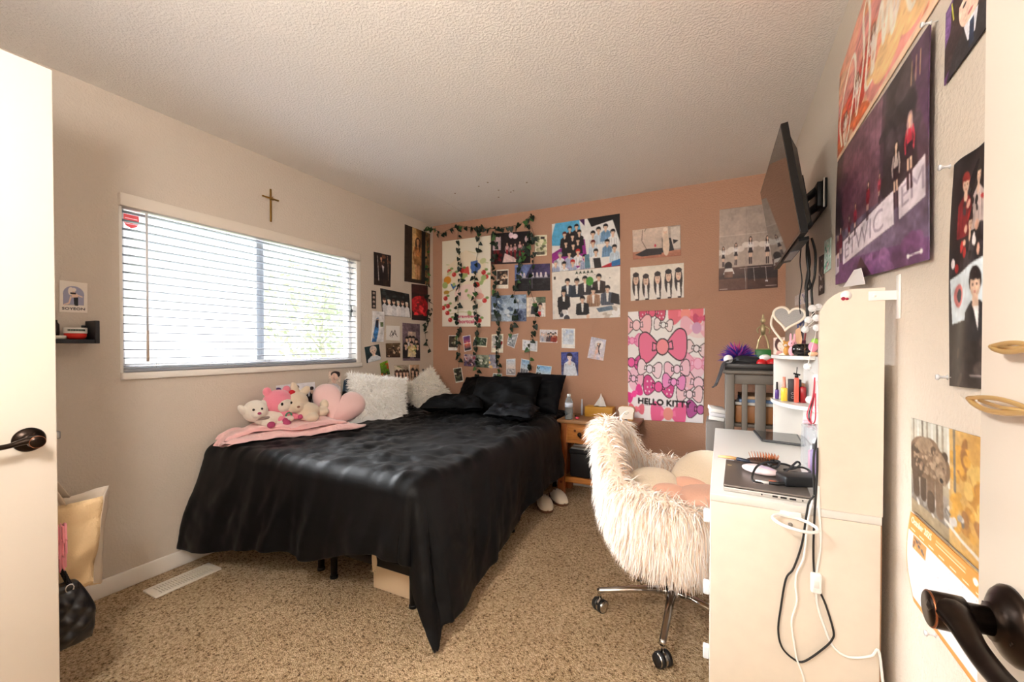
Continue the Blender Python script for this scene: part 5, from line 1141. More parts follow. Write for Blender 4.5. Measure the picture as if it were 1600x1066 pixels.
for k in range(4):
    b = MB(); b.box((NX0+.085+.006*k, NY0+.105+.01*k, .3815+.012*k), (NX0+.30+.02*k, NY1-.07, .3925+.012*k), .002, rot=Euler((0,0,.05*(k-1.5))).to_matrix())
    tag(b.build('magazine', mat(['silver_cover','taupe_cover','grey_cover','dark_cover'][k], [(150,150,150),(120,104,90),(170,166,160),(70,62,58)][k], .35)), ['silver magazine at the bottom of the pile on the black bin','taupe magazine second in the pile on the black bin','pale grey magazine third in the pile on the black bin','dark magazine on top of the pile in the nightstand'][k], 'magazine', 'magazines in the nightstand')
b = MB(); b.lathe([(.022,0),(.026,.01),(.026,.06),(.016,.07),(.012,.085)], (NX0+.405, NY0+.13, .16), (0,0,1), 16); tag(b.build('lotion_bottle', mat('pink_bottle', (226,110,130), .4)), 'small pink bottle on the lower shelf of the nightstand', 'bottle')
# on the nightstand top
z = NZ+.0008
p = atZ(885,656,NZ)
t = thing('water_bottle', 'half-empty clear plastic water bottle on the nightstand corner', 'bottle', (p.x+.01, p.y+.03, z)); q = Vector((p.x+.01, p.y+.03, z))
b = MB(); b.lathe([(.026,0),(.031,.006),(.031,.03),(.0285,.038),(.031,.046),(.031,.075),(.029,.082),(.031,.09),(.031,.135),(.024,.158),(.0125,.172),(.0125,.182)], q, (0,0,1), 24); b.build('bottle_body', glass('clear_pet', (222,232,236), .02), t)
b = MB(); b.lathe([(.0318,.095),(.0318,.13)], q, (0,0,1), 24); b.build('label_band', mat('pale_label', (206,216,232), .5), t)
b = MB(); b.lathe([(.0145,.180),(.0145,.196),(.012,.198)], q, (0,0,1), 20); b.build('cap', mat('white_cap', (240,240,240), .4), t)
pa, pb = atZ(913,651,NZ), atZ(957,654,NZ)
t = thing('tissue_box', 'golden yellow tissue box with a white tissue pulled up, on the nightstand', 'tissue box', ((pa.x+pb.x)/2, pa.y+.055, z))
b = MB(); b.box((pa.x, pa.y+.005, z), (pb.x, pa.y+.115, z+.083), .003); b.build('carton', mat('mustard_card', (204,150,50), .55), t)
cx, cy = (pa.x+pb.x)/2, pa.y+.06
b = MB(); b.lathe([(.05,.0832),(.05,.0836)], (cx, cy, z), (0,0,1), 24); b.build('opening', mat('slot_shade', (110,80,30), .8), t)  # darker disc stands in for the shade inside the carton slot
b = MB(); N = 20
def tis(i, j):
    u = i/(N-1); v = j/(N-1); w = .052*(1-v)**.75+.003
    return Vector((cx+.012*v+(u-.5)*2*w, cy+.018*math.sin(u*9)*(1-v)+.012*math.sin(u*4+v*3), z+.078+.115*v*(1-.25*abs(u-.45)*2)))
b.grid(tis, N, N); b.build('tissue', mat('white_tissue', (250,248,246), .8), t, [('SOLIDIFY', dict(thickness=.001))])
pa, pb = atZ(968,656,NZ), atZ(991,657,NZ); cx = (pa.x+pb.x)/2; cy = pa.y+.01
t = thing('night_light', 'white toast-slice night light with a tan crust edge on the nightstand', 'lamp', (cx, cy, z))
pts = [(cx-.05,cy,z),(cx+.05,cy,z),(cx+.053,cy,z+.06),(cx+.062,cy,z+.078),(cx+.056,cy,z+.098),(cx+.035,cy,z+.106),(cx-.035,cy,z+.106),(cx-.056,cy,z+.098),(cx-.062,cy,z+.078),(cx-.053,cy,z+.06)]
b = MB(); b.prism(pts, (0,-.028,0), True); b.build('front_slice', mat('cream_silicone', (246,236,220), .5), t)
b = MB(); b.prism([((p_[0]-cx)*1.05+cx, cy+.0005, (p_[2]-z)*1.03+z) for p_ in pts], (0,.012,0), True); b.build('crust', mat('tan_crust', (206,150,96), .6), t)
b = MB(); b.box((cx-.052, cy-.032, z), (cx+.052, cy+.014, z+.012), .003); b.build('base', mat('light_wood', (206,160,104), .5), t)
b = MB()
for q in (-.016,.016): b.ell((cx+q, cy-.0285, z+.06), (.003,.001,.003))
b.tube([(cx+.009*math.cos(a), cy-.0287, z+.054-.006*math.sin(a)) for a in [PI*k/8 for k in range(9)]], .001, 5); b.build('face', M_EYE, t)
p = atZ(907,650,NZ); b = MB(); b.lathe([(.008,0),(.008,.09),(.006,.095),(.006,.13),(.003,.135)], (p.x, p.y+.04, z), (0,0,1), 14); tag(b.build('spray_tube', mat('pale_blue_tube', (196,206,222), .3)), 'slim pale spray tube between the water bottle and the tissue box', 'tube')
p = atZ(902,655,NZ); b = MB(); b.lathe([(.014,0),(.017,.008),(.014,.016),(.004,.018)], (p.x, p.y, z), (0,0,1), 16); tag(b.build('pink_pot', mat('pink_gloss', (226,90,110), .3)), 'small pink pot in front of the tissue box', 'pot')
b = MB(); b.tube(smoothpath([(p.x-.02, p.y+.03, z+.006), (p.x+.0, p.y+.05, z+.006), (p.x-.05, p.y+.10, z+.006)], 5), .006, 8); tag(b.build('marker_pen', mat('black_pen', (30,28,32), .4)), 'black pen lying behind the water bottle', 'pen')
p = atZ(972,660,NZ); b = MB()
b.tube(smoothpath([(p.x-.07,p.y-.05,z+.012),(p.x-.03,p.y-.06,z+.014),(p.x,p.y-.04,z+.014),(p.x+.02,p.y-.06,z+.014),(p.x+.06,p.y-.05,z+.012)], 5), .013, 10, flat=.8); b.tube(smoothpath([(p.x-.05,p.y-.075,z+.010),(p.x,p.y-.075,z+.013),(p.x+.04,p.y-.03,z+.022)], 5), .011, 10)
tag(b.build('hair_scrunchie', mat('black_velvet', (40,40,46), .8, sheen=.5)), 'crumpled black scrunchie at the front of the nightstand by the fur chair', 'scrunchie')
# ================================================================== SLIPPERS
M_FLEECE = mat('cream_fleece', (230,214,190), .95, sheen=.5, bump=.4, bscale=160); M_SOLE = mat('brown_sole', (112,72,44), .7)
def slipper(label, pt, pa):
    toe = Vector(pt); d = (toe-Vector(pa)); d.z = 0; d.normalize(); s = d.cross(Vector((0,0,1))); L = .25
    hl = toe-d*L
    t = thing('slipper', label, 'slipper', (toe+hl)/2, 'cream house slippers')
    def outline(k, grow=0): 
        u = k; w = .044*(1-.22*math.cos(u*PI*1.0+.6))*(math.sin(PI*min(.999,max(.001,u)))**.35)+grow
        return w
    b = MB(); N = 28
    ring = [(u, outline(u, .007)) for u in [k/(N-1) for k in range(N)]]
    pts = [hl+d*(L*u)+s*w for u, w in ring]+[hl+d*(L*u)-s*w for u, w in ring[::-1]]
    b.prism([p+Vector((0,0,.001)) for p in pts], (0,0,.024), True); b.build('sole', M_SOLE, t)
    b = MB()
    def up(i, j):
        u = .40+.60*i/19; a = PI*j/15; w = outline(u, .001); hgt = .062*(1-((u-.40)/.60)**2.6)*.95+.004
        return hl+d*(L*u)+s*(w*math.cos(a))+Vector((0,0,.02+hgt*math.sin(a)**.8))
    b.grid(up, 20, 16); b.build('upper', M_FLEECE, t, [('SOLIDIFY', dict(thickness=.006, offset=1))])
    b = MB(); pts = [hl+d*(L*u)+s*(w-.006) for u, w in ring]+[hl+d*(L*u)-s*(w-.006) for u, w in ring[::-1]]; b.prism([p+Vector((0,0,.021)) for p in pts], (0,0,.006), True); b.build('footbed', mat('sherpa_lining', (238,228,212), .95, bump=.5, bscale=120), t)
    b = MB(); q = hl+d*(L*.45)+Vector((0,0,.083)); b.box(q-Vector((.022,.007,0)), q+Vector((.022,.007,.004)), .001, rot=Matrix.Rotation(math.atan2(s.y, s.x), 3, 'Z')); b.build('tag', mat('black_tag', (40,36,36), .5), t)
slipper('cream fleece slipper nearer the camera, toe under the comforter hem', atZ(856,803,0), atZ(836,762,0))
slipper('cream fleece slipper on the far side next to the nightstand leg', atZ(882,792,0), atZ(846,760,0))
# ================================================================== FUR CHAIR
CX, CY = -.19, 1.965
ch = thing('desk_chair', 'blush shaggy fur swivel chair with a chrome five-star base at the desk', 'chair', (CX, CY, 0))
M_CHROME = mat('chrome', (206,202,198), .12, 1.0); M_TYRE = mat('black_caster', (24,24,26), .4)
wheels = [atZ(997,904,0), atZ(940,955,0), atZ(1038,1040,0)]
ang0 = [math.atan2(p.y-CY, p.x-CX) for p in wheels]
base = ang0[1]
for k in range(5):
    a = base+2*PI*k/5; r = .315; e = Vector((CX+r*math.cos(a), CY+r*math.sin(a), .095)); i = Vector((CX+.03*math.cos(a), CY+.03*math.sin(a), .125))
    b = MB(); b.tube([i, i.lerp(e, .5)+Vector((0,0,.004)), e, e+(e-i).normalized()*.012+Vector((0,0,-.003))], [.019,.016,.0135,.012], 12, flat=.85); lg = b.build('leg', M_CHROME, ch)
    b = MB(); b.cyl(e+Vector((0,0,-.045)), e+Vector((0,0,.004)), .007, n=10)
    w = Vector((e.x, e.y, .0285)); ax = Vector((-math.sin(a+.8), math.cos(a+.8), 0))
    b.lathe([(.010,.0),(.022,-.0),(.0265,.008),(.0265,.05),(.02,.056)], w-ax*.026, ax, 24); b.m(1); b.lathe([(.0285,.006),(.0285,.022)], w-ax*.026, ax, 24); b.lathe([(.0285,.034),(.0285,.05)], w-ax*.026, ax, 24); b.lathe([(.024,-.003),(.0245,.001)], w-ax*.026, ax, 24)
    b.build('caster', [M_CHROME, M_TYRE], lg)
b = MB(); b.lathe([(.034,.095),(.036,.11),(.034,.14),(.026,.145),(.026,.24),(.018,.245),(.018,.36)], (CX, CY, 0), (0,0,1), 24); b.build('gas_column', M_CHROME, ch)
b = MB(); b.box((CX-.1, CY-.07, .345), (CX+.1, CY+.07, .372), .006); b.build('seat_plate', M_BLACKMETAL, ch)
# shell: barrel back opening towards the desk (+X)
AMAX = math.radians(128)
def rim(th):      # th measured from the middle of the back
    q = abs(th)
    return .828-.025*sstep(0,.5,q)-.185*sstep(.50,1.05,q)-.06*sstep(1.1,2.2,q)
def shell_pt(th, v, inner=False, extra=0.0):
    zt = rim(th); zb = .335
    z = zb+(zt-zb)*v
    r = .228+.072*sstep(0,.45,v)+.035*v*(1-.4*sstep(.6,2.0,abs(th)))
    if inner: r -= .065
    r += extra; a = PI+th
    st = 1.0+.10*math.cos(th)**2*0
    return Vector((CX+r*math.cos(a)*1.0, CY+r*math.sin(a)*1.0, z))
M_SH = mat('blush_backing', (244,226,210), .95); FUR = [mat('cream_fur', (252,243,232), .75, sheen=.3), mat('blush_fur', (248,226,208), .75, sheen=.3), mat('white_fur', (255,250,246), .75, sheen=.3), mat('tan_fur', (230,200,172), .8)]
b = MB(); NTH, NV = 64, 16
def outer(i, j): return shell_pt(-AMAX+2*AMAX*i/(NTH-1), j/(NV-1))
def inner(i, j): return shell_pt(-AMAX+2*AMAX*i/(NTH-1), .22+.78*j/(NV-1), True)
b.grid(outer, NTH, NV); b.grid(inner, NTH, NV)
def rimg(i, j):
    th = -AMAX+2*AMAX*i/(NTH-1); a = PI*j/8; o_ = shell_pt(th, 1); n_ = shell_pt(th, 1, True); m_ = (o_+n_)/2
    return m_+(o_-m_)*math.cos(a)+Vector((0,0,.032*math.sin(a)))
b.grid(rimg, NTH, 9)
for sg in (-1, 1):
    th = sg*AMAX; b.grid(lambda i, j: shell_pt(th, .22+.78*j/9).lerp(shell_pt(th, .22+.78*j/9, True), i/5), 6, 10)
b.lathe([(.10,.30),(.20,.315),(.245,.345),(.25,.42),(.24,.45)], (CX, CY, 0), (0,0,1), 40)
FM = [M_SH]+FUR; rnd = random.Random(3)
def fm(): return rnd.choice((1,1,1,2,2,3,3,4)) 
for k in range(13500):
    th = rnd.uniform(-AMAX, AMAX); v = rnd.uniform(0,1)**.9; z_ = shell_pt(th, v, False, .002); a = PI+th
    nrm = Vector((math.cos(a), math.sin(a), 0)); b.mi = fm()
    tang = Vector((-math.sin(a), math.cos(a), 0))
    clump = noise.noise(Vector((th*9, v*3, 1.0)))
    d = nrm*rnd.uniform(.25,.6)+Vector((0,0,-.75))+tang*(clump*.9+rnd.gauss(0,.25))
    b.strand(z_, d, rnd.uniform(.05,.105), .0052, (0,0,-.9), 3, tang+Vector((0,0,rnd.gauss(0,.3))))
for k in range(3600):      # rim, falling both ways
    th = rnd.uniform(-AMAX, AMAX); a = PI+th; q = rnd.uniform(0, PI); o_ = shell_pt(th, 1); n_ = shell_pt(th, 1, True); m_ = (o_+n_)/2
    p = m_+(o_-m_)*math.cos(q)+Vector((0,0,.03*math.sin(q))); nrm = Vector((math.cos(a), math.sin(a), 0)); tang = Vector((-math.sin(a), math.cos(a), 0)); b.mi = fm()
    d = nrm*math.cos(q)*.9+Vector((0,0,math.sin(q)*.45))+tang*rnd.gauss(0,.45); b.strand(p, d, rnd.uniform(.04,.09), .0052, nrm*(.5 if q < PI/2 else -.3)+Vector((0,0,-1.5)), 3)
for k in range(5200):      # inside of the back
    th = rnd.uniform(-AMAX, AMAX); v = rnd.uniform(.24, 1); p = shell_pt(th, v, True, -.002); a = PI+th; nrm = -Vector((math.cos(a), math.sin(a), 0)); tang = Vector((-math.sin(a), math.cos(a), 0)); b.mi = fm()
    b.strand(p, nrm*.4+Vector((0,0,-.7))+tang*(noise.noise(Vector((th*8, v*3, 4)))+rnd.gauss(0,.25)), rnd.uniform(.045,.085), .005, (0,0,-.8), 3)
b.build('fur_shell', FM, ch)
b = MB()
b.lathe([(.20,.43),(.252,.445),(.258,.485),(.24,.505),(.15,.515),(.01,.517)], (CX+.02, CY, 0), (0,0,1), 40)
for k in range(2600):
    a = rnd.uniform(0, 2*PI); r = .24*rnd.random()**.5; b.mi = fm(); b.strand((CX+.02+r*math.cos(a), CY+r*math.sin(a), .508), (rnd.gauss(0,1), rnd.gauss(0,1), .5), rnd.uniform(.03,.06), .005, (0,0,-.8), 3)
b.build('seat', FM, ch)
# plush cushions resting in the chair
M_CB = mat('cream_bread_plush', (240,222,196), .95, sheen=.5, bump=.5, bscale=150); M_PEACH = mat('peach_plush', (240,186,160), .95, sheen=.5, bump=.3, bscale=150)
def bun(label, c, n, r, th, patch):
    x, y, nn = frame_from(n)
    t = thing('round_cushion', label, 'cushion', Vector(c)-Vector((0,0,.06)), 'plush cushions in the fur chair')
    R = Matrix((x, y, nn)).transposed()
    b = MB(); b.ell(c, (r, r*.94, th), R, 32, 18, .85); b.build('cushion_body', M_CB, t, [('SMOOTH', dict(factor=.5, iterations=3))])
    b = MB(); b.ell(Vector(c)+x*patch[0]+y*patch[1]+nn*th*.55, (patch[2], patch[3], th*.62), R, 28, 14, .9); b.build('peach_patch', M_PEACH, t)
c = atY(1092, 748, 1.99); bun('large round cream plush cushion with a peach patch in the fur chair', (c.x+.03, c.y+.03, c.z-.02), (-.30,-.62,.72), .165, .075, (-.02,-.085,.105,.065))
c = atY(1020, 757, 1.92); bun('smaller round cream plush cushion deeper in the fur chair seat', (c.x+.0, c.y+.02, c.z-.02), (.1,-.45,.9), .115, .06, (.055,-.06,.075,.045))
c = atY(1098, 805, 1.86); b = MB(); b.ell((c.x+.04, c.y+.04, .575), (.14,.13,.055), None, 28, 14, .85); tag(b.build('round_cushion', M_PEACH), 'flat peach plush cushion lying under the round cream ones on the chair', 'cushion', 'plush cushions in the fur chair')
# ================================================================== DESK WITH HUTCH
M_LAM = mat('cream_laminate', (224,213,198), .35, var=.03, vscale=20); M_LAMW = mat('white_laminate', (220,216,210), .3); M_EDGE = mat('brown_edge_band', (170,128,96), .5)
DX0_, DX1_, DY0, DY1, DZ = -.030, .370, 1.38, 2.50, .767
dk = thing('desk', 'cream laminate writing desk with a tall rounded end panel against the right wall', 'desk', ((DX0_+DX1_)/2, (DY0+DY1)/2, 0))
b = MB(); b.box((DX0_, DY0, DZ-.022), (DX1_, DY1, DZ), .002); b.build('desktop', M_LAMW, dk)
b = MB(); b.box((DX0_+.002, DY0+.001, 0), (DX1_-.002, DY0+.018, DZ-.0225), .001); b.m(1); b.box((DX1_-.0015, DY0+.002, 0), (DX1_+.0003, DY0+.017, DZ-.024)); b.build('end_panel', [M_LAM, M_EDGE], dk)
b = MB(); b.box((DX0_+.002, DY1-.018, 0), (DX1_-.002, DY1-.001, DZ-.0225), .001); b.build('end_panel', M_LAM, dk)
b = MB(); b.box((DX1_-.02, DY0+.0185, .25), (DX1_-.006, DY1-.0185, DZ-.0225)); b.build('back_panel', M_LAM, dk)
b = MB(); b.box((DX0_+.016, DY0+.20, .02), (DX1_-.021, DY0+.214, DZ-.0225)); b.build('pedestal_side', M_LAM, dk)
for zz, hh in ((.60,.135),(.36,.23),(.12,.23)):
    b = MB(); b.box((DX0_, DY0+.0195, zz), (DX0_+.0155, DY0+.213, zz+hh), .002); d_ = b.build('drawer', M_LAMW, dk)
    zc = {.60:.685,.36:.462,.12:.262}[zz]
    b = MB(); b.box((DX0_-.018, DY0+.03, zc-.02), (DX0_, DY0+.05, zc+.02), .004); b.build('latch_handle', mat('clear_plastic', (222,230,238), .15, spec=.7), d_)
# hutch
b = MB(); pts = []
hx0, hx1, hz = .235, .371, 1.357
pts = [(hx0, DY0, DZ+.0005), (hx1, DY0, DZ+.0005), (hx1, DY0, hz)]+[(hx0+.075-.075*math.sin(PI/2*k/10), DY0, hz-.075+.075*math.cos(PI/2*k/10)) for k in range(11)]
b.prism(pts, (0,.017,0)); b.m(1); b.box((hx1-.001, DY0+.001, DZ+.002), (hx1+.0004, DY0+.016, hz-.002)); b.build('tall_end_panel', [M_LAM, M_EDGE], dk)
b = MB(); b.box((hx0, DY1-.017, DZ+.0005), (hx1, DY1-.001, 1.162), .001); b.build('short_end_panel', M_LAMW, dk)
b = MB(); b.box((hx1-.012, DY0+.0175, DZ+.0005), (hx1, DY1-.0175, 1.162), .001); b.build('hutch_back', M_LAMW, dk)
for zs in (1.148, .928):
    b = MB(); cx, cy = hx1-.013, DY1-.018; pts = [(cx, cy, zs)]+[(cx-.135*math.cos(q), cy-.30*math.sin(q), zs) for q in [PI/2*k/14 for k in range(15)]]
    b.prism(pts, (0,0,.016)); b.build('corner_shelf', M_LAMW, dk)
SZ1, SZ2 = 1.1645, .9445
# wall bracket at the top of the tall panel
b = MB(); p = atY(1357, 463, DY0-.001); b.box((p.x, DY0-.0025, p.z-.012), (XR-.002, DY0-.0002, p.z+.012), .001); b.box((XR-.004, DY0-.02, p.z-.06), (XR-.0005, DY0+.004, p.z+.05), .001); b.lathe([(.004,0),(.003,.002)], (p.x+.012, DY0-.0025, p.z), (0,-1,0), 12)
tag(b.build('mounting_bracket', mat('white_steel', (236,234,230), .35)), 'white metal strap tying the tall desk panel to the wall', 'bracket')
c = atY(1322, 462, DY0-.0005); b = MB(); b.lathe([(.012,0),(.012,.0008)], c, (0,-1,0), 20); b.m(1); b.lathe([(.0048,.0009),(.0048,.0014)], c+Vector((-.006,0,-.008)), (0,-1,0), 12); b.lathe([(.0035,.0009),(.0035,.0014)], c+Vector((.002,0,-.009)), (0,-1,0), 12)
tag(b.build('sticker', [mat('sticker_white2', (246,240,240), .5), mat('sticker_red', (170,30,60), .5)]), 'tiny round white and red sticker at the top of the tall desk panel', 'sticker')
# white oval towel ring on the end panel
c = atY(1235, 806, DY0); t = thing('towel_ring', 'white oval plastic ring fixed to the end panel of the desk', 'ring', c)
M_WP = mat('white_plastic', (244,242,240), .3)
b = MB(); b.box(c+Vector((-.025,-.008,-.006)), c+Vector((.025,.0005,.012)), .003); b.build('mount_plate', M_WP, t)
b = MB(); b.tube([c+Vector((.004+.050*math.cos(q), -.050+.046*math.sin(q), -.002-.012*math.cos(q)*.5)) for q in [2*PI*k/40 for k in range(40)]], .0042, 8, closed=True); b.build('ring', M_WP, t)
b = MB(); b.lathe([(.006,0),(.005,.006)], c+Vector((.0,0,-.025)), (0,-1,0), 12); b.build('screw_cap', mat('grey_cap', (130,120,112), .4), t)
# cables that hang over the desk end
def cable(name, label, pxs, r, m, yo, extra=(), group=None):
    pts = [atY(x, y, DY0-yo-r) for x, y in pxs]+list(extra)
    b = MB(); b.tube(smoothpath(pts, 6), r, 8); return tag(b.build(name, m), label, 'cable', group)
M_BC = mat('black_cable', (26,24,24), .5); M_WC = mat('white_cable', (246,244,240), .4)
cable('charger_cable', 'black cable hanging in a long loop down the end of the desk', [(1277,700),(1277,735),(1275,770),(1273,800),(1271,850),(1272,893),(1277,915),(1290,945),(1302,985),(1300,1000),(1285,1015),(1256,1034),(1240,1030),(1222,1012),(1216,985),(1220,950),(1228,905),(1240,888),(1253,850),(1260,805),(1264,785),(1272,775)], .0026, M_BC, .0045, group='cables over the desk end')
cable('lamp_cable', 'white cable with an inline switch hanging down the desk end and round to the wall', [(1279,760),(1280,800),(1282,830),(1281,860),(1276,893),(1274,910),(1277,945),(1288,980),(1300,1008),(1318,1024),(1340,1028),(1362,1025),(1374,1021)], .003, M_WC, .001, [Vector((.38, DY0-.004, .262)), Vector((.386, DY0+.02, .30)), Vector((.384, DY0+.08, .36))], 'cables over the desk end')
c = atY(1275, 911, DY0-.012); b = MB(); b.box(c+Vector((-.0125,-.009,-.027)), c+Vector((.0125,.009,.027)), .006, seg=3); b.m(1); b.box(c+Vector((-.006,-.0105,-.010)), c+Vector((.006,-.008,.010)), .002); tag(b.build('cord_switch', [M_WP, mat('switch_rocker', (230,226,222), .3)]), 'white inline rocker switch on the cable at the desk end', 'switch')
cable('phone_cable', 'thin white cable straggling to the carpet at the left of the black loop', [(1270,782),(1262,815),(1256,870),(1245,895),(1243,915),(1245,940),(1237,970),(1240,1000),(1245,1030),(1256,1062),(1262,1120),(1266,1190),(1268,1270)], .0022, M_WC, .0078, group='cables over the desk end')
# ------------------------------------------------------------------ things on the desktop
z = DZ+.0006
lp = thing('laptop', 'closed grey laptop at the near end of the desk with stickers on the lid', 'laptop', (.115, 1.60, z))
c4 = [Vector((.006,1.42,0)), Vector((.224,1.405,0)), Vector((.245,1.745,0)), Vector((.016,1.752,0))]
def slab(b, c4, z0, z1, inset=0.0):
    ctr = sum(c4, Vector())/4; pts = [ctr+(p-ctr)*(1-inset) for p in c4]; b.prism([Vector((p.x,p.y,z0)) for p in pts], (0,0,z1-z0))
b = MB(); slab(b, c4, z, z+.013); b.build('base', mat('silver_chassis', (196,192,188), .35, .5), lp, [('BEVEL', dict(width=.003, segments=2))])
b = MB(); slab(b, c4, z+.0145, z+.0205); b.build('lid', mat('grey_lid', (126,118,112), .35, .5), lp, [('BEVEL', dict(width=.002, segments=2))])
b = MB(); slab(b, c4, z+.0128, z+.0147, .012); b.build('gap_shade_slab', M_BLACKMETAL, lp)  # black slab stands in for the shade between base and lid
e0, e1 = c4[0], c4[1]; dv = (e1-e0); nrm = Vector((-dv.y, dv.x, 0)).normalized()*-1
b = MB()
for f0, f1 in ((.58,.64),(.67,.74),(.77,.84)):
    p = e0+dv*f0; q = e0+dv*f1; b.prism([Vector((p.x,p.y,z+.004))+nrm*.0004, Vector((q.x,q.y,z+.004))+nrm*.0004, Vector((q.x,q.y,z+.009))+nrm*.0004, Vector((p.x,p.y,z+.009))+nrm*.0004], -nrm*.002)
for f in (.46,.91): p = e0+dv*f; b.ell(Vector((p.x,p.y,z+.0065)), (.0022,.0016,.0022))
b.build('ports', M_EYE, lp)
def lidsticker(px, py, w, h, col, nm):
    p = atZ(px, py, z+.0205); b = MB(); b.box((p.x-w/2, p.y-h/2, z+.0206), (p.x+w/2, p.y+h/2, z+.0210)); b.build(nm, mat(nm+'_paint', col, .5), lp)
lidsticker(1140, 727, .012, .006, (226,206,150), 'gold_sticker'); lidsticker(1207, 752, .020, .010, (222,120,84), 'orange_sticker'); lidsticker(1140, 718, .03, .02, (232,220,220), 'white_sticker'); lidsticker(1186, 755, .030, .014, (238,234,232), 'white_sticker')
zl = z+.0212
t = thing('computer_mouse', 'pale pink wireless mouse on the laptop lid', 'mouse', atZ(1187, 742, zl))
c = atZ(1187, 740, zl); R = Euler((0,0,-.35)).to_matrix()
b = MB(); b.ell(c+Vector((0,0,.0125)), (.032,.056,.013), Euler((0,0,1.0)).to_matrix(), 28, 14, .9); b.build('shell', mat('pink_white_plastic', (240,218,220), .3), t)
b = MB(); b.ell(c+Vector((.012,-.006,.0155)), (.022,.036,.0115), Euler((0,0,1.0)).to_matrix(), 24, 12); b.build('palm_cover', mat('lilac_plastic', (222,196,220), .3), t)
p0, p1 = atZ(1122, 713, z+.03), atZ(1158, 719, z+.03)
t = thing('hairbrush', 'paddle hairbrush with wooden handle and copper bristles lying behind the mouse', 'hairbrush', atZ(1190, 722, zl))
q0 = atZ(1215, 722, z+.034)
b = MB(); b.tube([atZ(1122,713,zl+.014), atZ(1140,715,zl+.014), atZ(1152,717,zl+.014)], [.006,.0085,.008], 12, flat=.7); b.build('handle_tip', mat('light_beech', (222,176,120), .5), t)
b = MB(); b.tube([atZ(1152,717,zl+.014), atZ(1165,720,zl+.014), atZ(1178,722,zl+.014)], [.0085,.009,.008], 12, flat=.7); b.build('grip', mat('navy_rubber', (34,40,56), .5), t)
bc = atZ(1193, 721, zl+.016); dirb = (atZ(1218,724,zl+.016)-atZ(1170,719,zl+.016)).normalized(); yaw = math.atan2(dirb.y, dirb.x); Rb = Euler((0,0,yaw)).to_matrix()
b = MB(); b.ell(bc, (.052,.036,.010), Rb, 28, 12); b.build('paddle', mat('brush_pad', (70,46,36), .6), t)
b = MB()
for i in range(13):
    for j in range(7):
        u = -1+2*i/12; v = -1+2*j/6
        if u*u+v*v > .95: continue
        p = bc+Rb @ Vector((u*.046, v*.031, .008*(1-u*u*.5))); b.cyl(p, p+Rb @ Vector((u*.008, v*.006, .020)), .0011, .0008, 5)
o = b.build('bristles', mat('copper_bristle', (176,98,54), .35, .3), t)
t = thing('power_adapter', 'black laptop power brick with coiled lead on the desk edge', 'charger', atZ(1247, 755, zl))
c = atZ(1247, 757, zl); b = MB(); b.box(c+Vector((-.033,-.05,.0005)), c+Vector((.033,.05,.030)), .005, rot=Euler((0,0,-1.25)).to_matrix()); br = b.build('brick', mat('black_plastic', (24,26,30), .4), t)
b = MB(); f = Euler((0,0,-1.25)).to_matrix()
for k in range(4): b.box(c+Vector((-.0335,-.030+.0,.006+.005*k)), c+Vector((-.0329,.02-.006*(k%2),.0085+.005*k)), rot=f, pivot=c)
b.build('rating_label', mat('label_print', (170,170,174), .6), t)
zc = zl+.006; P_ = lambda x, y, h=0: atZ(x, y, zc+h)
b = MB(); b.tube(smoothpath([P_(1226,756,.006), P_(1212,756,.002), P_(1198,755,.002), P_(1178,752,.004), P_(1176,742,.015), P_(1184,728,.03), P_(1200,722,.03), P_(1215,724,.02), P_(1228,726,.015), P_(1240,730,.012), P_(1255,731,.01), P_(1266,737,.008), P_(1258,741,.008), P_(1240,738,.008), P_(1222,740,.01), P_(1232,734,.014), P_(1245,722,.02), P_(1250,726,.012), P_(1242,732,.01), P_(1225,734,.012)], 6), .0034, 8)
b.tube(smoothpath([P_(1200,725,.02), P_(1212,731,.016), P_(1218,722,.024), P_(1206,720,.024), P_(1204,728,.02)], 6), .0036, 8); b.build('lead', M_BC, t)
b = MB(); b.tube([P_(1226,756,.006), P_(1214,756,.004), P_(1202,755,.003)], [.0055,.006,.0045], 10); b.m(1); b.tube([P_(1201,755,.003), P_(1180,752,.004)], .0045, 10); b.build('plug', [M_BC, M_WP], t)
p0, p1, p2, p3 = [atZ(x, y, z) for x, y in ((1183,676),(1245,676),(1256,694),(1190,690))]
tb = thing('tablet', 'dark framed tablet lying at the far end of the desk', 'tablet', (p0+p2)/2)
c4 = [Vector((.145,2.475,0)), Vector((.335,2.45,0)), Vector((.325,2.20,0)), Vector((.165,2.235,0))]
b = MB(); slab(b, c4, z, z+.009); b.build('body', mat('graphite_metal', (70,70,72), .35, .6), tb, [('BEVEL', dict(width=.003, segments=2))])
b = MB(); slab(b, c4, z+.0088, z+.0098, .10); b.build('screen', mat('tablet_glass', (60,58,58), .06, spec=1.0), tb)
p = atZ(1262, 738, z)
t = thing('storage_jar', 'clear plastic organiser with purple bottles beside the tall desk panel', 'organiser', (.318, 1.80, z))
b = MB(); b.box((.268,1.70,z), (.357,1.90,z+.15), .006); b.bm.faces.ensure_lookup_table(); b.build('clear_box', glass('clear_organiser', (236,238,242), .05), t)
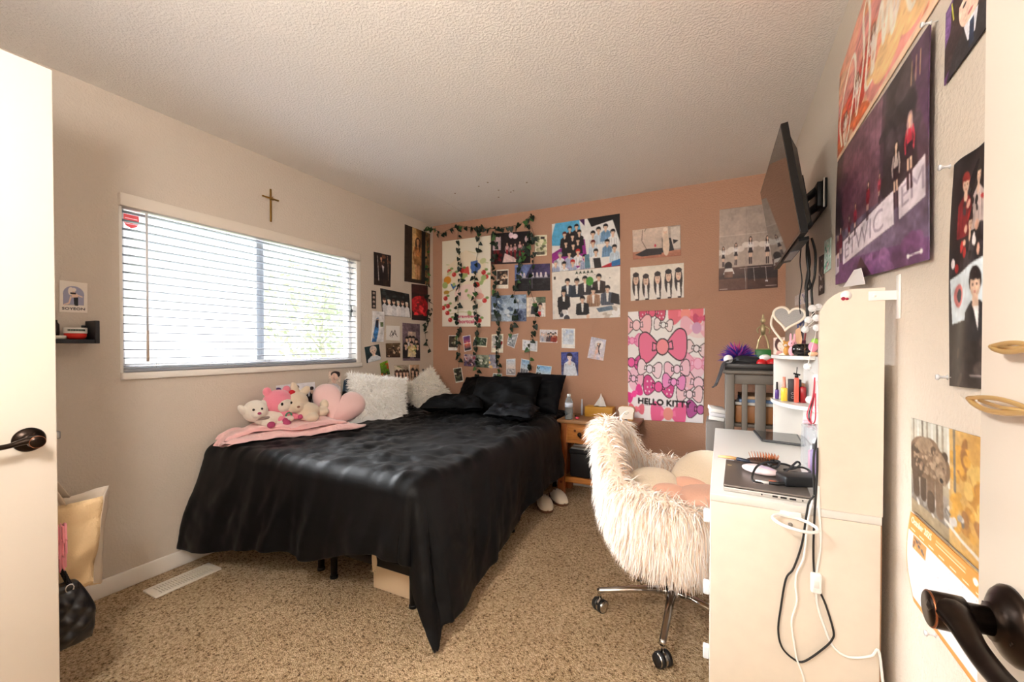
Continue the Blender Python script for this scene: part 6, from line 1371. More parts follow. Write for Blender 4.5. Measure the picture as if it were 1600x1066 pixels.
for k, (x, y, c_, h) in enumerate(((.285,1.73,(150,110,176),.10),(.31,1.75,(236,200,214),.12),(.29,1.80,(226,130,160),.08),(.33,1.84,(240,226,140),.11))):
    t_ = thing('cosmetic_bottle', ['purple bottle with a black cap in the clear organiser','pale pink bottle in the clear organiser','rose bottle low in the clear organiser','yellow bottle at the back of the clear organiser'][k], 'bottle', (x, y, z+.007), 'bottles in the clear organiser')
    b = MB(); b.lathe([(.013,0),(.014,.004),(.014,h*.75),(.008,h*.82)], (x,y,z+.007), (0,0,1), 16); b.build('bottle_body', mat('bottle_%d' % k, c_, .3), t_); b = MB(); b.lathe([(.008,h*.8),(.008,h)], (x,y,z+.007), (0,0,1), 14); b.build('cap', M_EYE if k == 0 else M_WP, t_)
# ------------------------------------------------------------------ on the corner shelves
def at_s(px, py, y): return atY(px, py, y)
z1 = SZ1+.0006; z2 = SZ2+.0006
def d_face(P):
    P.c[:] = (232,206,188); P.ell(.5,.4,.3,.36,(70,42,36)); P.ell(.6,.5,.2,.24,(240,206,186)); P.poly([(.2,1),(.4,.75),(.8,.78),(1,1)], (210,150,140)); P.ell(.62,.62,.04,.02,(200,90,90))
a0 = atY(1203, 527, 2.44); a1 = atY(1229, 527, 2.40)
sheet_o = sheet('photo_card', [(.232,2.462,z1+.085),(.268,2.36,z1+.085),(.268,2.36,z1),(.232,2.462,z1)], Vector((-.94,-.33,0)), d_face, (24,28), off=.0015); tag(sheet_o, 'small portrait card standing at the left end of the top corner shelf', 'photo')
M_IV = mat('ivory_frame', (240,230,212), .4)
mc = atY(1231, 499, 2.37)
t = thing('heart_mirror', 'ivory heart-shaped tabletop mirror on the top corner shelf', 'mirror', (mc.x, mc.y, z1))
x, y, n = frame_from((-.25,-.93,.12)); H = heart_outline(60); a = -.16; x, y = x*math.cos(a)+y*math.sin(a), y*math.cos(a)-x*math.sin(a); S = .128
b = MB(); b.tube([mc+x*(hx*S/2)+y*(hy*S/2*.95) for hx, hy in H], .0058, 10, closed=True); b.prism([mc+x*(hx*S/2*.98)+y*(hy*S/2*.93)-n*.003 for hx, hy in H], -n*.005); b.build('frame', M_IV, t)
b = MB(); b.prism([mc+x*(hx*S/2*.93)+y*(hy*S/2*.88)+n*.001 for hx, hy in H], n*.001); b.build('mirror_glass', mat('mirror_ceiling_grey', (168,164,160), .45, .6, bump=.5, bscale=260), t)  # dull grey and bump stand in for the reflected stippled ceiling
b = MB(); zb_ = z1
b.tube(smoothpath([mc+x*(-.064)+y*.02, mc+x*(-.066)-y*.02, mc+x*(-.05)-y*.056, Vector((mc.x, mc.y, zb_+.03)), Vector((mc.x, mc.y, zb_+.004))], 6), .005, 10); b.tube(smoothpath([mc+x*(.070)+y*.02, mc+x*(.074)-y*.02, mc+x*(.054)-y*.058, Vector((mc.x, mc.y, zb_+.03))], 6), .005, 10); b.build('yoke', M_IV, t)
b = MB(); b.lathe([(.034,0),(.036,.004),(.02,.010),(.006,.016)], (mc.x, mc.y+.01, zb_), (0,0,1), 28); b.build('foot', M_IV, t)
def blob(name, label, cat, base, parts, group=None):
    t = thing(name, label, cat, base, group)
    for pn, m, els in parts:
        b = MB()
        for e in els: b.ell(Vector(base)+Vector(e[0]), e[1], e[2] if len(e) > 2 else None, 16, 10)
        b.build(pn, m, t)
    return t
M_PKT = mat('pink_toy', (246,176,190), .8, sheen=.4); M_YLT = mat('honey_toy', (214,160,80), .8)
p = atY(1226, 556, 2.31); blob('plush_charm', 'small honey-coloured bear figure on the top corner shelf beside the portrait card', 'figurine', (.272, 2.335, z1), [('body', M_YLT, [((0,0,.02),(.014,.014,.02)), ((0,0,.05),(.015,.014,.015)), ((-.010,0,.064),.005), ((.010,0,.064),.005)]), ('muzzle', M_PLW, [((-.006,-.013,.046),(.007,.005,.006))])])
blob('plush_charm', 'small pink rabbit figure on the top corner shelf beneath the heart mirror', 'figurine', (.288, 2.285, z1), [('body', M_PKT, [((0,0,.02),(.016,.016,.022)), ((0,0,.054),(.017,.016,.016)), ((-.007,0,.082),(.005,.004,.020)), ((.008,0,.08),(.005,.004,.020))]), ('eye', M_EYE, [((-.006,-.016,.056),.002)]), ('eye', M_EYE, [((.006,-.016,.056),.002)])])
t = thing('bluetooth_speaker', 'glossy black cylindrical speaker lying in front of the top corner shelf', 'speaker', (.31, 2.21, z1))
c0 = atY(1237, 545, 2.235); c1 = Vector((.352, 2.23, c0.z-.002)); c0.z = z1+.027; c1.z = z1+.027
b = MB(); d = (c1-c0).normalized(); Ls = (c1-c0).length; b.lathe([(.004,0),(.016,.002),(.024,.010),(.0265,.022),(.0265,Ls-.006),(.024,Ls)], c0, d, 28); b.build('shell', mat('gloss_black', (18,17,18), .12, coat=.5), t)
b = MB(); b.lathe([(.0268,Ls*.62),(.0268,Ls*.66)], c0, d, 28); b.build('band', mat('bronze_band', (120,96,70), .3, .8), t)
b = MB(); b.box((c0.x+.02, c0.y-.015, z1), (c1.x-.01, c0.y+.015, z1+.003), .001); b.build('feet', M_BLACKMETAL, t)
# kraft toy stand, egg toy, pom garland, pencils
t = thing('wooden_stand', 'tan cardboard phone stand behind the black speaker', 'stand', (.318, 2.33, z1))
b = MB(); b.prism([(.300,2.33,z1),(.318,2.31,z1),(.330,2.315,z1+.075),(.322,2.33,z1+.13),(.308,2.34,z1+.12),(.306,2.335,z1+.06)], (0,.012,0)); b.build('back_piece', mat('kraft_board', (206,160,122), .7), t)
b = MB(); b.box((.300,2.29,z1), (.345,2.34,z1+.045), .002); b.build('box', mat('tan_board', (214,168,116), .7), t)
blob('egg_toy', 'pink and lime green egg-shaped toy above the right end of the speaker', 'toy', (.340, 2.12, 1.1648), [('shell', mat('pink_shell', (242,150,180), .5), [((0,0,.04),(.017,.017,.022))]), ('lime_cap', mat('lime_cap', (170,220,90), .5), [((.006,0,.062),(.014,.014,.014))]), ('flower_foot', mat('apricot_foot', (240,190,150), .5), [((0,0,.010),(.018,.018,.010))])])
t = thing('pen_cup', 'cluster of pens and a blue ribbon spray standing behind the wooden stand', 'pens', (.340, 2.42, z1))
b = MB(); b.lathe([(.018,0),(.019,.07)], (.340,2.42,z1), (0,0,1), 18); b.build('cup', mat('plum_cup', (120,60,90), .5), t)
for k, (dx, dy, h, c_) in enumerate(((-.008,0,.16,(110,120,176)),(.006,.004,.17,(150,160,200)),(.0,-.008,.13,(60,40,50)),(.01,-.004,.12,(196,90,110)))): b = MB(); b.tube([(.340+dx*.6,2.42+dy*.6,z1+.005),(.340+dx*1.8,2.42+dy*1.8,z1+h)], .0035, 8); b.build('pen', mat('pen_%d' % k, c_, .4), t)
b = MB()
for k in range(9): a = k*.7; b.tube(smoothpath([(.336,2.42,z1+.14), (.336+.02*math.cos(a),2.42+.02*math.sin(a),z1+.175+.006*math.sin(k*2)), (.336+.032*math.cos(a+.5),2.42+.03*math.sin(a+.5),z1+.155)], 5), .0022, 5)
b.build('ribbon', mat('blue_ribbon', (110,120,180), .5), t)
t = thing('pom_pom_garland', 'string of white pom-poms draped down the edge of the hutch', 'garland', (.335, 2.1, 1.0))
pl = [(1269,482),(1281,480),(1263,500),(1276,497),(1258,515),(1279,512),(1262,573),(1276,590),(1279,640),(1265,625),(1276,690),(1272,668)]
pp = [atY(x, y, 2.05+.03*(k % 3)) for k, (x, y) in enumerate(pl)]
pp = [Vector((min(q.x, .350), q.y, q.z)) for q in pp]
M_POM = mat('white_pom', (250,248,248), .95, sheen=.6, bump=.8, bscale=150)
for q in pp: b = MB(); b.ell(q, .0145, None, 16, 10); b.build('pom_pom', M_POM, t)
b = MB(); b.tube(smoothpath(pp, 3), .0012, 5); b.build('string', M_WC, t)
# bottles on the lower corner shelf
def nail(label, x, y, col, h, w, capc=(24,22,24), capr=.4):
    t = thing('nail_polish', label, 'bottle', (x, y, z2), 'bottles on the lower corner shelf'); b = MB(); b.box((x-w/2, y-w/2, z2), (x+w/2, y+w/2, z2+h*.55), .003); b.build('glass_body', mat('polish_%d_%d_%d' % col, col, .2), t)
    b = MB(); b.lathe([(w*.3,h*.55),(w*.32,h*.6),(w*.24,h)], (x,y,z2), (0,0,1), 14); b.build('brush_cap', mat('cap_%d_%d_%d' % capc, capc, .35), t)
nail('violet nail polish at the left end of the lower corner shelf', .246, 2.45, (90,60,140), .085, .016)
nail('yellow nail polish with a pink cap on the lower corner shelf', .268, 2.38, (240,206,70), .115, .026, (220,150,130))
b = MB(); b.box((.285,2.36,z2), (.335,2.40,z2+.105), .002); b.m(1)
for k in range(2): b.tube([(.300+.006*math.cos(q), 2.3595, z2+.02+.018*k+.005*math.sin(q)) for q in [2*PI*i/12 for i in range(12)]], .0008, 5, closed=True)
tag(b.build('perfume_box', [mat('black_carton', (34,22,26), .4), mat('silver_print', (180,170,170), .4)]), 'black carton standing on the lower corner shelf', 'box')
t = thing('lighter', 'coral red clip tool standing against the black carton', 'lighter', (.312, 2.345, z2)); b = MB(); b.box((.303,2.33,z2), (.321,2.345,z2+.115), .003); b.build('body', mat('coral_plastic', (236,96,76), .35), t); b = MB(); b.box((.305,2.332,z2+.115), (.319,2.343,z2+.130), .002); b.cyl((.300,2.338,z2+.135), (.326,2.338,z2+.128), .004); b.cyl((.312,2.338,z2+.13), (.314,2.338,z2+.165), .0018); b.build('trigger', M_EYE, t)
b = MB(); b.lathe([(.012,0),(.0125,.07),(.008,.075)], (.338,2.34,z2), (0,0,1), 16); tag(b.build('lipstick', mat('dark_red_gloss', (150,24,30), .3)), 'dark red tube at the right of the coral clip tool', 'lipstick')
b = MB(); b.box((.330,2.39,z2), (.352,2.46,z2+.085), .002); tag(b.build('cosmetic_box', mat('tan_carton', (206,150,110), .6)), 'tan carton at the back right of the lower corner shelf', 'box')
t = thing('charm_strap', 'red and black braided cord looped on the hutch under the lower shelf', 'cord', (.345, 1.99, .80))
for k, (cn, c_) in enumerate((('red_strand',(200,30,60)),('black_strand',(40,30,34)),('red_strand',(210,60,80)))):
    b = MB(); b.tube(smoothpath([atY(1274,590,2.0+.004*k)+Vector((-.002,0,0)), atY(1272-k,620,2.0), atY(1267-3*k,648,1.98), atY(1268,662,1.97), atY(1274,655,1.98), atY(1274,615,2.0)], 6), .0022, 6); b.build(cn, mat('strand_%d' % k, c_, .6), t)
p = atY(1264, 660, 2.0); b = MB(); b.box(p+Vector((-.02,-.006,-.01)), p+Vector((.012,.006,.008)), .003); tag(b.build('hair_clip', mat('pink_clip', (240,190,204), .4)), 'pale pink clip hanging on the braided cord', 'hair clip')
b = MB(); b.tube(smoothpath([Vector((.352,1.62,1.10)), Vector((.33,1.56,1.06)), Vector((.270,1.46,1.0)), Vector((.229,1.40,.92)), Vector((.2285,1.39,.80))], 6), .003, 8); tag(b.build('extension_lead', M_BC), 'black lead running down the inside of the tall desk panel', 'cable')
# ================================================================== TELEVISION
T_, L_, N_, F_ = Vector((.198,1.845,2.052)), Vector((.184,2.62,2.040)), Vector((.262,1.872,1.628)), Vector((.245,2.635,1.612))
T_ = atY(1220.7,190.5,1.86); N_ = atY(1249.6,366.5,1.875); L_ = atY(1187.9,300.8,2.60); F_ = atY(1209,421.7,2.62)
ctr = (T_+L_+N_+F_)/4; ex = ((T_-L_)+(N_-F_)).normalized(); ey = ((T_-N_)+(L_-F_)); ey = (ey-ex*ey.dot(ex)).normalized(); en = ex.cross(ey).normalized()
if en.x > 0: en = -en
hw = ((T_-L_).length+(N_-F_).length)/4; hh = ((T_-N_).length+(L_-F_).length)/4
tv = thing('mounted_television', 'black flat-screen television tilted out from the right wall', 'television', ctr-ey*hh)
def tvq(u, v, d): return ctr+ex*(u*hw)+ey*(v*hh)-en*d
def tvbox(b, u0, v0, u1, v1, d0, d1, shrink=0.0):
    f = [tvq(u0,v0,d0), tvq(u1,v0,d0), tvq(u1,v1,d0), tvq(u0,v1,d0)]
    um, vm = (u0+u1)/2, (v0+v1)/2; k = 1-shrink
    g = [tvq(um+(u-um)*k, vm+(v-vm)*k, d1) for u, v in ((u0,v0),(u1,v0),(u1,v1),(u0,v1))]
    b.poly(f+g, [(0,1,2,3),(7,6,5,4),(0,4,5,1),(1,5,6,2),(2,6,7,3),(3,7,4,0)], False)
M_TVB = mat('tv_black_plastic', (9,8,8), .4, spec=.3)
b = MB(); tvbox(b, -1,-1,1,1, .001,.024); tvbox(b, -.93,-.9,.93,.86, .0245,.058,.22); b.build('housing', M_TVB, tv)
b = MB(); tvbox(b, -.985,-.955,.985,.972, -.0004,.001); b.build('screen', mat('tv_glass', (16,14,14), .03, spec=2.0), tv)
b = MB(); tvbox(b, -1,-1.0,1,-.962, -.001,.001); b.build('lower_bezel', mat('bezel_gloss', (58,50,46), .2), tv)
b = MB(); tvbox(b, -.4,-1.06,.78,-1.0, .006,.040); b.m(1); tvbox(b, -.2,-1.075,.3,-1.06, .004,.034); b.build('sound_bar', [M_TVB, mat('steel_strip', (150,150,156), .3, .6)], tv)
mt = thing('tv_mount', 'black articulated arm holding the television on the right wall', 'wall mount', (XR, 2.28, 1.70))
b = MB(); b.box((XR-.014, 2.19, 1.80), (XR-.0005, 2.58, 1.925), .003); b.m(1); b.box((XR-.016, 2.186, 1.80), (XR-.011, 2.190, 1.925)); b.build('wall_plate', [M_BLACKMETAL, mat('steel_edge', (190,186,182), .3, .8)], mt)
bp = tvq(0, -.1, .084)
b = MB(); b.box((XR-.035, 2.20, 1.81), (XR-.014, 2.30, 1.915), .003)
for dz in (.06,-.06): b.tube([(XR-.025, 2.25, 1.86+dz*.6), (XR-.065, 2.27, 1.83+dz*.6), bp+Vector((.01,0,dz*.7))], .017, 8, flat=1.0)
b.build('arm', M_BLACKMETAL, mt)
b = MB(); q = bp+en*-.004; b.poly([q+ex*sx*.10+ey*sy*.11-en*sd for sd in (-.004,.010) for sx, sy in ((-1,-1),(1,-1),(1,1),(-1,1))], [(0,1,2,3),(7,6,5,4),(0,4,5,1),(1,5,6,2),(2,6,7,3),(3,7,4,0)], False); b.build('tv_plate', M_BLACKMETAL, mt)
t = thing('tv_cables', 'bundle of black cables hanging from the back of the television to the hutch', 'cables', (.34, 2.2, 1.2))
for k, px in enumerate(([(1262,372),(1261,400),(1264,430),(1260,452),(1262,500)], [(1268,372),(1274,395),(1273,430),(1268,455),(1272,500)], [(1252,385),(1250,410),(1253,440),(1249,470),(1252,500)])):
    b = MB(); b.tube(smoothpath([Vector((min(.384, q.x), q.y, q.z)) for q in [atY(x, y, 2.30+.03*k) for x, y in px]], 6), (.006,.005,.0025)[k], 8); b.build('cable', M_BC, t)
b = MB(); b.tube(smoothpath([Vector((min(.384, q.x), q.y, q.z)) for q in [atY(x, y, 2.31) for x, y in ((1262,385),(1265,410),(1262,428),(1259,452),(1266,448),(1262,430))]], 5), .0055, 8); b.build('knotted_cable', M_BC, t)
# ================================================================== GREY SLATTED STAND IN THE CORNER
M_GREY = mat('grey_brown_paint', (102,94,85), .5); GX0, GX1, GY0, GY1 = .018, .372, 2.60, 3.20
gs = thing('slatted_stand', 'grey-brown slatted changing table in the far right corner behind the desk', 'changing table', ((GX0+GX1)/2, (GY0+GY1)/2, 0))
for x in (GX0, GX1-.045):
    for y in (GY0, GY1-.045): b = MB(); b.box((x, y, 0), (x+.045, y+.045, 1.055), .004); b.build('post', M_GREY, gs)
for pa_, pb_ in ((1159,1168),(1180,1197),(1211,1222)): xa_, xb_ = atY(pa_,650,GY0).x, atY(pb_,650,GY0).x; b = MB(); b.box((xa_, GY0+.012, .30), (xb_, GY0+.03, 1.0), .002); b.build('slat', M_GREY, gs)
b = MB(); b.box((GX0+.045, GY0+.006, 1.0), (GX1-.045, GY0+.036, 1.052), .003); b.build('top_rail', M_GREY, gs)
for zz in (.28, .76): b = MB(); b.box((GX0+.01, GY0+.03, zz), (GX1-.01, GY1-.03, zz+.018), .002); b.build('shelf', M_GREY, gs)
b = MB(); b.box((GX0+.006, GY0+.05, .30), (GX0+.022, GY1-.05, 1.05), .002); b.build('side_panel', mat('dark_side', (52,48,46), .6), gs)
b = MB(); b.box((GX0-.012, GY0-.012, 1.056), (GX1+.004, GY1+.01, 1.075), .004); b.build('top_board', M_GREY, gs)
b = MB(); x0, x1, y0, y1 = GX0-.004, GX1-.002, GY0-.004, GY1-.02
b.box((x0, y0, 1.0755), (x1, y1, 1.082), .002); b.box((x0, y0, 1.082), (x1, y0+.014, 1.112), .004); b.box((x0, y1-.014, 1.082), (x1, y1, 1.112), .004); b.box((x0, y0+.014, 1.082), (x0+.014, y1-.014, 1.112), .004); b.box((x1-.014, y0+.014, 1.082), (x1, y1-.014, 1.112), .004); tag(b.build('tray', mat('black_tray', (30,24,22), .4)), 'black rimmed tray on top of the slatted stand', 'tray')
b = MB(); b.box((GX0+.05, GY0+.06, .7795), (GX1-.05, GY0+.36, .875), .006); tag(b.build('storage_basket', mat('caramel_leather', (168,112,64), .5)), 'caramel brown basket on the slatted stand shelf', 'basket')
for k, (c_, lb) in enumerate((((232,230,226),'white paperback lying on the caramel basket'),((120,150,196),'blue magazine lying second on the caramel basket'),((226,190,150),'peach covered book on the caramel basket pile'))):
    b = MB(); b.box((GX0+.06+.01*k, GY0+.07, .8755+.018*k), (GX1-.07-.012*k, GY0+.32, .8925+.018*k), .002, rot=Euler((0,0,.08*(k-1))).to_matrix()); tag(b.build('book', mat('cover_%d' % k, c_, .5)), lb, 'book', 'books on the caramel basket')
b = MB(); b.box((GX1-.095, GY0+.045, .93), (GX1-.055, GY0+.058, 1.0), .004); b.tube([(GX1-.075,GY0+.05,1.0),(GX1-.078,GY0+.03,.93),(GX1-.075,GY0+.05,.86)], .012, 8); tag(b.build('scarf', mat('navy_scarf', (40,44,90), .8)), 'navy scarf hanging inside the slatted stand', 'scarf')
for k in range(3):
    p = atY(1125, 648, 2.68); b = MB(); b.box((GX0-.085, GY0+.1+.0*k, .775+.022*k), (GX0-.004, GY0+.28, .795+.022*k), .002, rot=Euler((0,.12,.06*k)).to_matrix()); tag(b.build('notebook', mat('paper_stack_%d' % k, [(232,230,226),(214,214,220),(240,238,232)][k], .6)), ['white notebook at the bottom of the stack left of the slatted stand','grey notebook in the middle of the stack left of the slatted stand','cream notebook on top of the stack left of the slatted stand'][k], 'notebook', 'notebooks beside the slatted stand')
b = MB(); b.box((GX0-.10, GY0+.09, 0), (GX0-.001, GY0+.30, .770), .004); tag(b.build('paper_bin', mat('grey_bin', (120,112,106), .6)), 'slim grey bin standing left of the slatted stand under the notebooks', 'bin')
zt_ = 1.0826
t = thing('feather_mask', 'purple and blue feather puff at the left of the black tray', 'feathers', (.085, 2.80, zt_))
for nm, c_, n_ in (('blue_feathers',(60,60,170),260),('purple_feathers',(140,60,170),180),('magenta_feathers',(214,80,150),60)):
    b = MB()
    for k in range(n_):
        a = random.uniform(0, 2*PI); e = random.uniform(.1, 1.3) if nm != 'magenta_feathers' else random.uniform(.9,1.5); d = Vector((math.cos(a)*math.cos(e), math.sin(a)*math.cos(e), math.sin(e))); b.strand(Vector((.085,2.80,zt_+.045))+d*.02, d, random.uniform(.05,.10), .010, (0,0,-.5), 3)
    b.build(nm, mat(nm, c_, .7), t)
b = MB(); b.lathe([(.02,0),(.03,.02),(.02,.06)], (.085,2.80,zt_), (0,0,1), 14); b.build('core', mat('navy_core', (36,36,90), .8), t)
t = thing('trophy', 'small gilt figure trophy on a green base at the back of the tray', 'trophy', (.218, 2.90, zt_))
b = MB(); b.box((.178,2.86,zt_), (.258,2.94,zt_+.105), .004); b.build('green_base', mat('green_base', (36,130,54), .4), t)
b = MB(); c = Vector((.218,2.90,zt_+.105)); b.tube(smoothpath([c+Vector((-.030,0,0)), c+Vector((-.022,0,.05)), c+Vector((-.006,0,.09))], 5), [.005]*11, 8); b.tube(smoothpath([c+Vector((.032,0,0)), c+Vector((.024,0,.05)), c+Vector((.008,0,.09))], 5), .005, 8); b.tube([c+Vector((0,0,.085)), c+Vector((0,0,.12)), c+Vector((0,0,.15))], [.010,.015,.009], 12); b.ell(c+Vector((0,0,.172)), (.013,.013,.017)); b.ell(c+Vector((0,0,.195)), (.006,.006,.016)); b.tube(smoothpath([c+Vector((.012,0,.14)), c+Vector((.034,-.01,.12)), c+Vector((.03,-.02,.095))], 4), .004, 8); b.tube(smoothpath([c+Vector((-.012,0,.14)), c+Vector((-.03,-.01,.12)), c+Vector((-.026,-.02,.10))], 4), .004, 8); b.lathe([(.036,0),(.034,.006)], c, (0,0,1), 20); b.build('gilt_figure', mat('pale_gilt', (196,182,140), .35, .6), t)
t = thing('boxing_toy', 'red and white rounded toy at the right of the black tray', 'toy', (.215, 2.66, zt_)); b = MB(); b.ell((.195,2.655,zt_+.030), (.026,.026,.026)); b.ell((.245,2.665,zt_+.032), (.032,.026,.026)); b.build('red_pads', mat('glossy_red', (206,26,34), .3), t); b = MB(); b.ell((.212,2.672,zt_+.062), (.028,.02,.018)); b.build('white_cuff', M_WP, t)
t = thing('black_bag', 'limp black bag with a strap trailing over the left edge of the tray', 'bag', (.14, 2.72, zt_)); b = MB(); b.ell((.145,2.73,zt_+.035), (.085,.06,.034), Euler((0,.15,.2)).to_matrix(), 24, 12, .8); b.ell((.10,2.70,zt_+.025), (.06,.045,.022)); b.build('pouch', mat('black_nylon', (28,30,36), .6), t)
b = MB(); b.tube(smoothpath([(.06,2.68,zt_+.042), (.012,2.60,zt_+.035), (-.008,2.555,1.06), (-.028,2.52,1.0), (-.045,2.50,.985)], 6), [.009]*20+[.006]*5, 8, flat=.4); b.tube(smoothpath([(.07,2.67,zt_+.048), (.02,2.58,zt_+.04), (-.005,2.53,1.05), (-.022,2.50,1.01)], 6), .005, 8, flat=.5); b.build('strap', mat('dark_grey_strap', (60,58,60), .6), t)
blob('pom_pom', 'single white pom-pom at the left edge of the tray', 'pom-pom', (.032, 2.645, zt_+.03), [('fluff', M_POM, [((0,0,.022),.024)])])
# ================================================================== IVY
M_STEM = mat('ivy_stem', (44,56,36), .7); M_IVY = mat('ivy_leaf', (20,40,24), .5, var=.35, vscale=30); M_IVY2 = mat('ivy_leaf_light', (60,104,48), .45)
def leaf(b, p, dirv, nrm, s):
    d = Vector(dirv).normalized(); n = Vector(nrm); n = (n-d*n.dot(d)).normalized(); w = d.cross(n)
    o = [(0,0),(.28,-.18),(.5,-.05),(.46,.3),(.22,.72),(0,1.05)]
    pts = [p+w*(x*s)+d*(y*s)+n*(s*(.18*x*x*4-.12*y*y)) for x, y in o]+[p+w*(-x*s)+d*(y*s)+n*(s*(.18*x*x*4-.12*y*y)) for x, y in o[-2:0:-1]]
    mid = [p+d*(.12*s), p+d*(.5*s)-n*(.02*s)]
    vs = pts+mid; m = len(pts); fs = [(k, (k+1) % m, m if k in (0,1,m-1,m-2) else m+1) for k in range(m)]; fs += [(2, m, m+1), (m-2, m+1, m)]
    b.poly(vs, fs, True)
def ivy(label, f, pxs, per, seed, size=(.034,.05), start=0.0, n=Vector((0,-1,0)), off=.02):
    rnd = random.Random(seed); pts = smoothpath([f(p)+n*(off+.012*rnd.random()) for p in pxs], 8)
    t = thing('ivy_garland', label, 'artificial ivy', pts[0], 'artificial ivy garlands')
    b = MB(); b.tube(pts, .0016, 6); b.build('stem', M_STEM, t)
    b = MB(); L = 0
    for a_, c_ in zip(pts[:-1], pts[1:]):
        seg = (c_-a_).length; L += seg; u = 0
        while rnd.random() < seg*per*.8-u:
            u += 1; q = a_.lerp(c_, rnd.random()); sd = Vector((rnd.uniform(-1,1), rnd.uniform(-1,1), rnd.uniform(-1.2,.35))); sd -= n*sd.dot(n)*.6; b.mi = 1 if rnd.random() < .14 else 0
            leaf(b, q+sd.normalized()*.012+n*.004, sd+Vector((0,0,-.4)), n+Vector((rnd.gauss(0,.5), rnd.gauss(0,.5), rnd.gauss(0,.5)+.2)), rnd.uniform(*size))
    b.build('leaves', [M_IVY, M_IVY2], t)
fB = lambda p: atY(p[0], p[1], YB); fL = lambda p: atX(p[0], p[1], XL)
ivy('ivy strand strung along the top of the terracotta wall from the corner', fB, [(684,364),(694,366),(700,362),(712,356),(722,354),(740,357),(752,356),(775,359),(796,355),(812,352),(822,346),(833,337)], 34, 1)
ivy('leftmost ivy strand hanging in front of the strawberry poster', fB, [(720,352),(718,375),(720,400),(722,430),(719,460),(718,490),(718,515),(720,545),(719,575)], 34, 2)
ivy('second ivy strand hanging over the right of the strawberry poster', fB, [(750,356),(750,385),(746,410),(744,440),(745,470),(747,500),(748,520),(746,550),(749,590)], 32, 3)
ivy('ivy strand hanging left of the purple print down to the mountain snapshot', fB, [(776,358),(777,390),(774,420),(777,455),(779,490),(781,520),(780,550),(783,590)], 44, 5)
ivy('ivy strand falling from the highest point past the blue collage', fB, [(833,337),(826,352),(830,372),(820,400),(812,430),(806,460),(812,480),(804,505),(799,522)], 44, 6)
ivy('sparse ivy strand furthest right ending beside the sky snapshot', fB, [(832,355),(838,380),(834,420),(830,450),(838,480),(836,510),(830,540),(829,575)], 22, 8)
ivy('ivy strand on the window wall hanging in the corner over the golden poster', fL, [(676,358),(669,357),(663,362),(664,390),(664,430),(665,460),(668,490),(663,505),(662,530),(670,550)], 40, 9, n=Vector((1,0,0)), size=(.03,.045))
# ================================================================== CROSS, SHELF, BAGS BY THE LEFT DOOR
t = thing('hanging_cross', 'slim gold metal cross on the cream wall above the window', 'cross', atX(423,346,XL)); M_GOLD = mat('aged_gold', (150,112,48), .35, .75)
tp, bt, la, ra = atX(423,295.5,XL+.008), atX(423,346.6,XL+.008), atX(409.7,306.3,XL+.008), atX(435.6,313.6,XL+.008)
b = MB(); b.box((XL+.003,tp.y-.005,bt.z), (XL+.012,tp.y+.005,tp.z), .002); b.build('upright', M_GOLD, t)
b = MB(); zc = (la.z+ra.z)/2; b.box((XL+.004,la.y,zc-.005), (XL+.013,ra.y,zc+.005), .002); b.build('crossbar', M_GOLD, t)
b = MB(); c = Vector((XL+.013, tp.y, zc))
for k in range(4): a = PI/4+k*PI/2; b.tube([c, c+Vector((.002,.018*math.cos(a),.018*math.sin(a)))], [.003,.002], 6)
b.ell(c, (.005,.009,.009)); b.build('centre_knot', M_GOLD, t)
M_BSH = mat('black_shelf_paint', (30,32,38), .45)
q0, q1 = atX(133,502,XL), atX(92,537,XL)
sy1 = q0.y+.016; zt0, zb0 = atX(133,502,XL).z, 1.228
ws = thing('floating_shelf', 'small black wall shelf with an upright end beside the left door', 'shelf', (XL+.06, .65, zb0))
b = MB(); b.box((XL+.0005, .42, zb0-.008), (XL+.105, sy1-.017, zb0+.010), .002); b.build('shelf_board', M_BSH, ws)
b = MB(); b.box((XL+.0005, sy1-.016, zb0-.008), (XL+.105, sy1, zt0), .002); b.build('end_board', M_BSH, ws)
b = MB(); b.box((XL+.0005, sy1-.03, zb0+.0105), (XL+.012, sy1-.017, zt0-.02), .001); b.build('back_cleat', M_BSH, ws)
c = atX(118, 527, XL+.055); c.z = zb0+.0106
t = thing('bowl', 'round red bowl with a white rim wrap on the black wall shelf', 'bowl', c)
b = MB(); b.lathe([(.02,0),(.030,.003),(.036,.012),(.037,.028),(.034,.030)], c, (0,0,1), 28); b.build('red_bowl', mat('tomato_red', (226,48,36), .35), t)
b = MB(); b.lathe([(.0375,.026),(.0385,.03),(.0385,.050),(.037,.052)], c, (0,0,1), 28); b.m(1)
for k in range(12): a = -.9+.13*k; b.box(c+Vector((.0385*math.cos(a)-.0008,.0385*math.sin(a)-.002,.036)), c+Vector((.0385*math.cos(a)+.0008,.0385*math.sin(a)+.002,.045)))
b.build('paper_band', [mat('white_band', (240,236,230), .6), mat('green_black_print', (50,70,54), .6)], t)
c = atX(97, 527, XL+.06); b = MB(); b.lathe([(.022,0),(.024,.004),(.024,.014),(.021,.016)], Vector((c.x, c.y-.01, zb0+.0106)), (0,0,1), 20); tag(b.build('candle_tin', mat('cream_tin', (230,222,208), .4)), 'cream tin partly behind the left door on the black wall shelf', 'tin')
c = atX(93, 508, XL+.03); b = MB(); b.lathe([(.010,0),(.012,.03),(.012,.065),(.006,.075),(.006,.085)], Vector((c.x, c.y-.012, zb0+.0106)), (0,0,1), 16); tag(b.build('bottle', mat('dark_brown_bottle', (44,30,26), .3)), 'dark slim bottle at the left end of the black wall shelf', 'bottle')
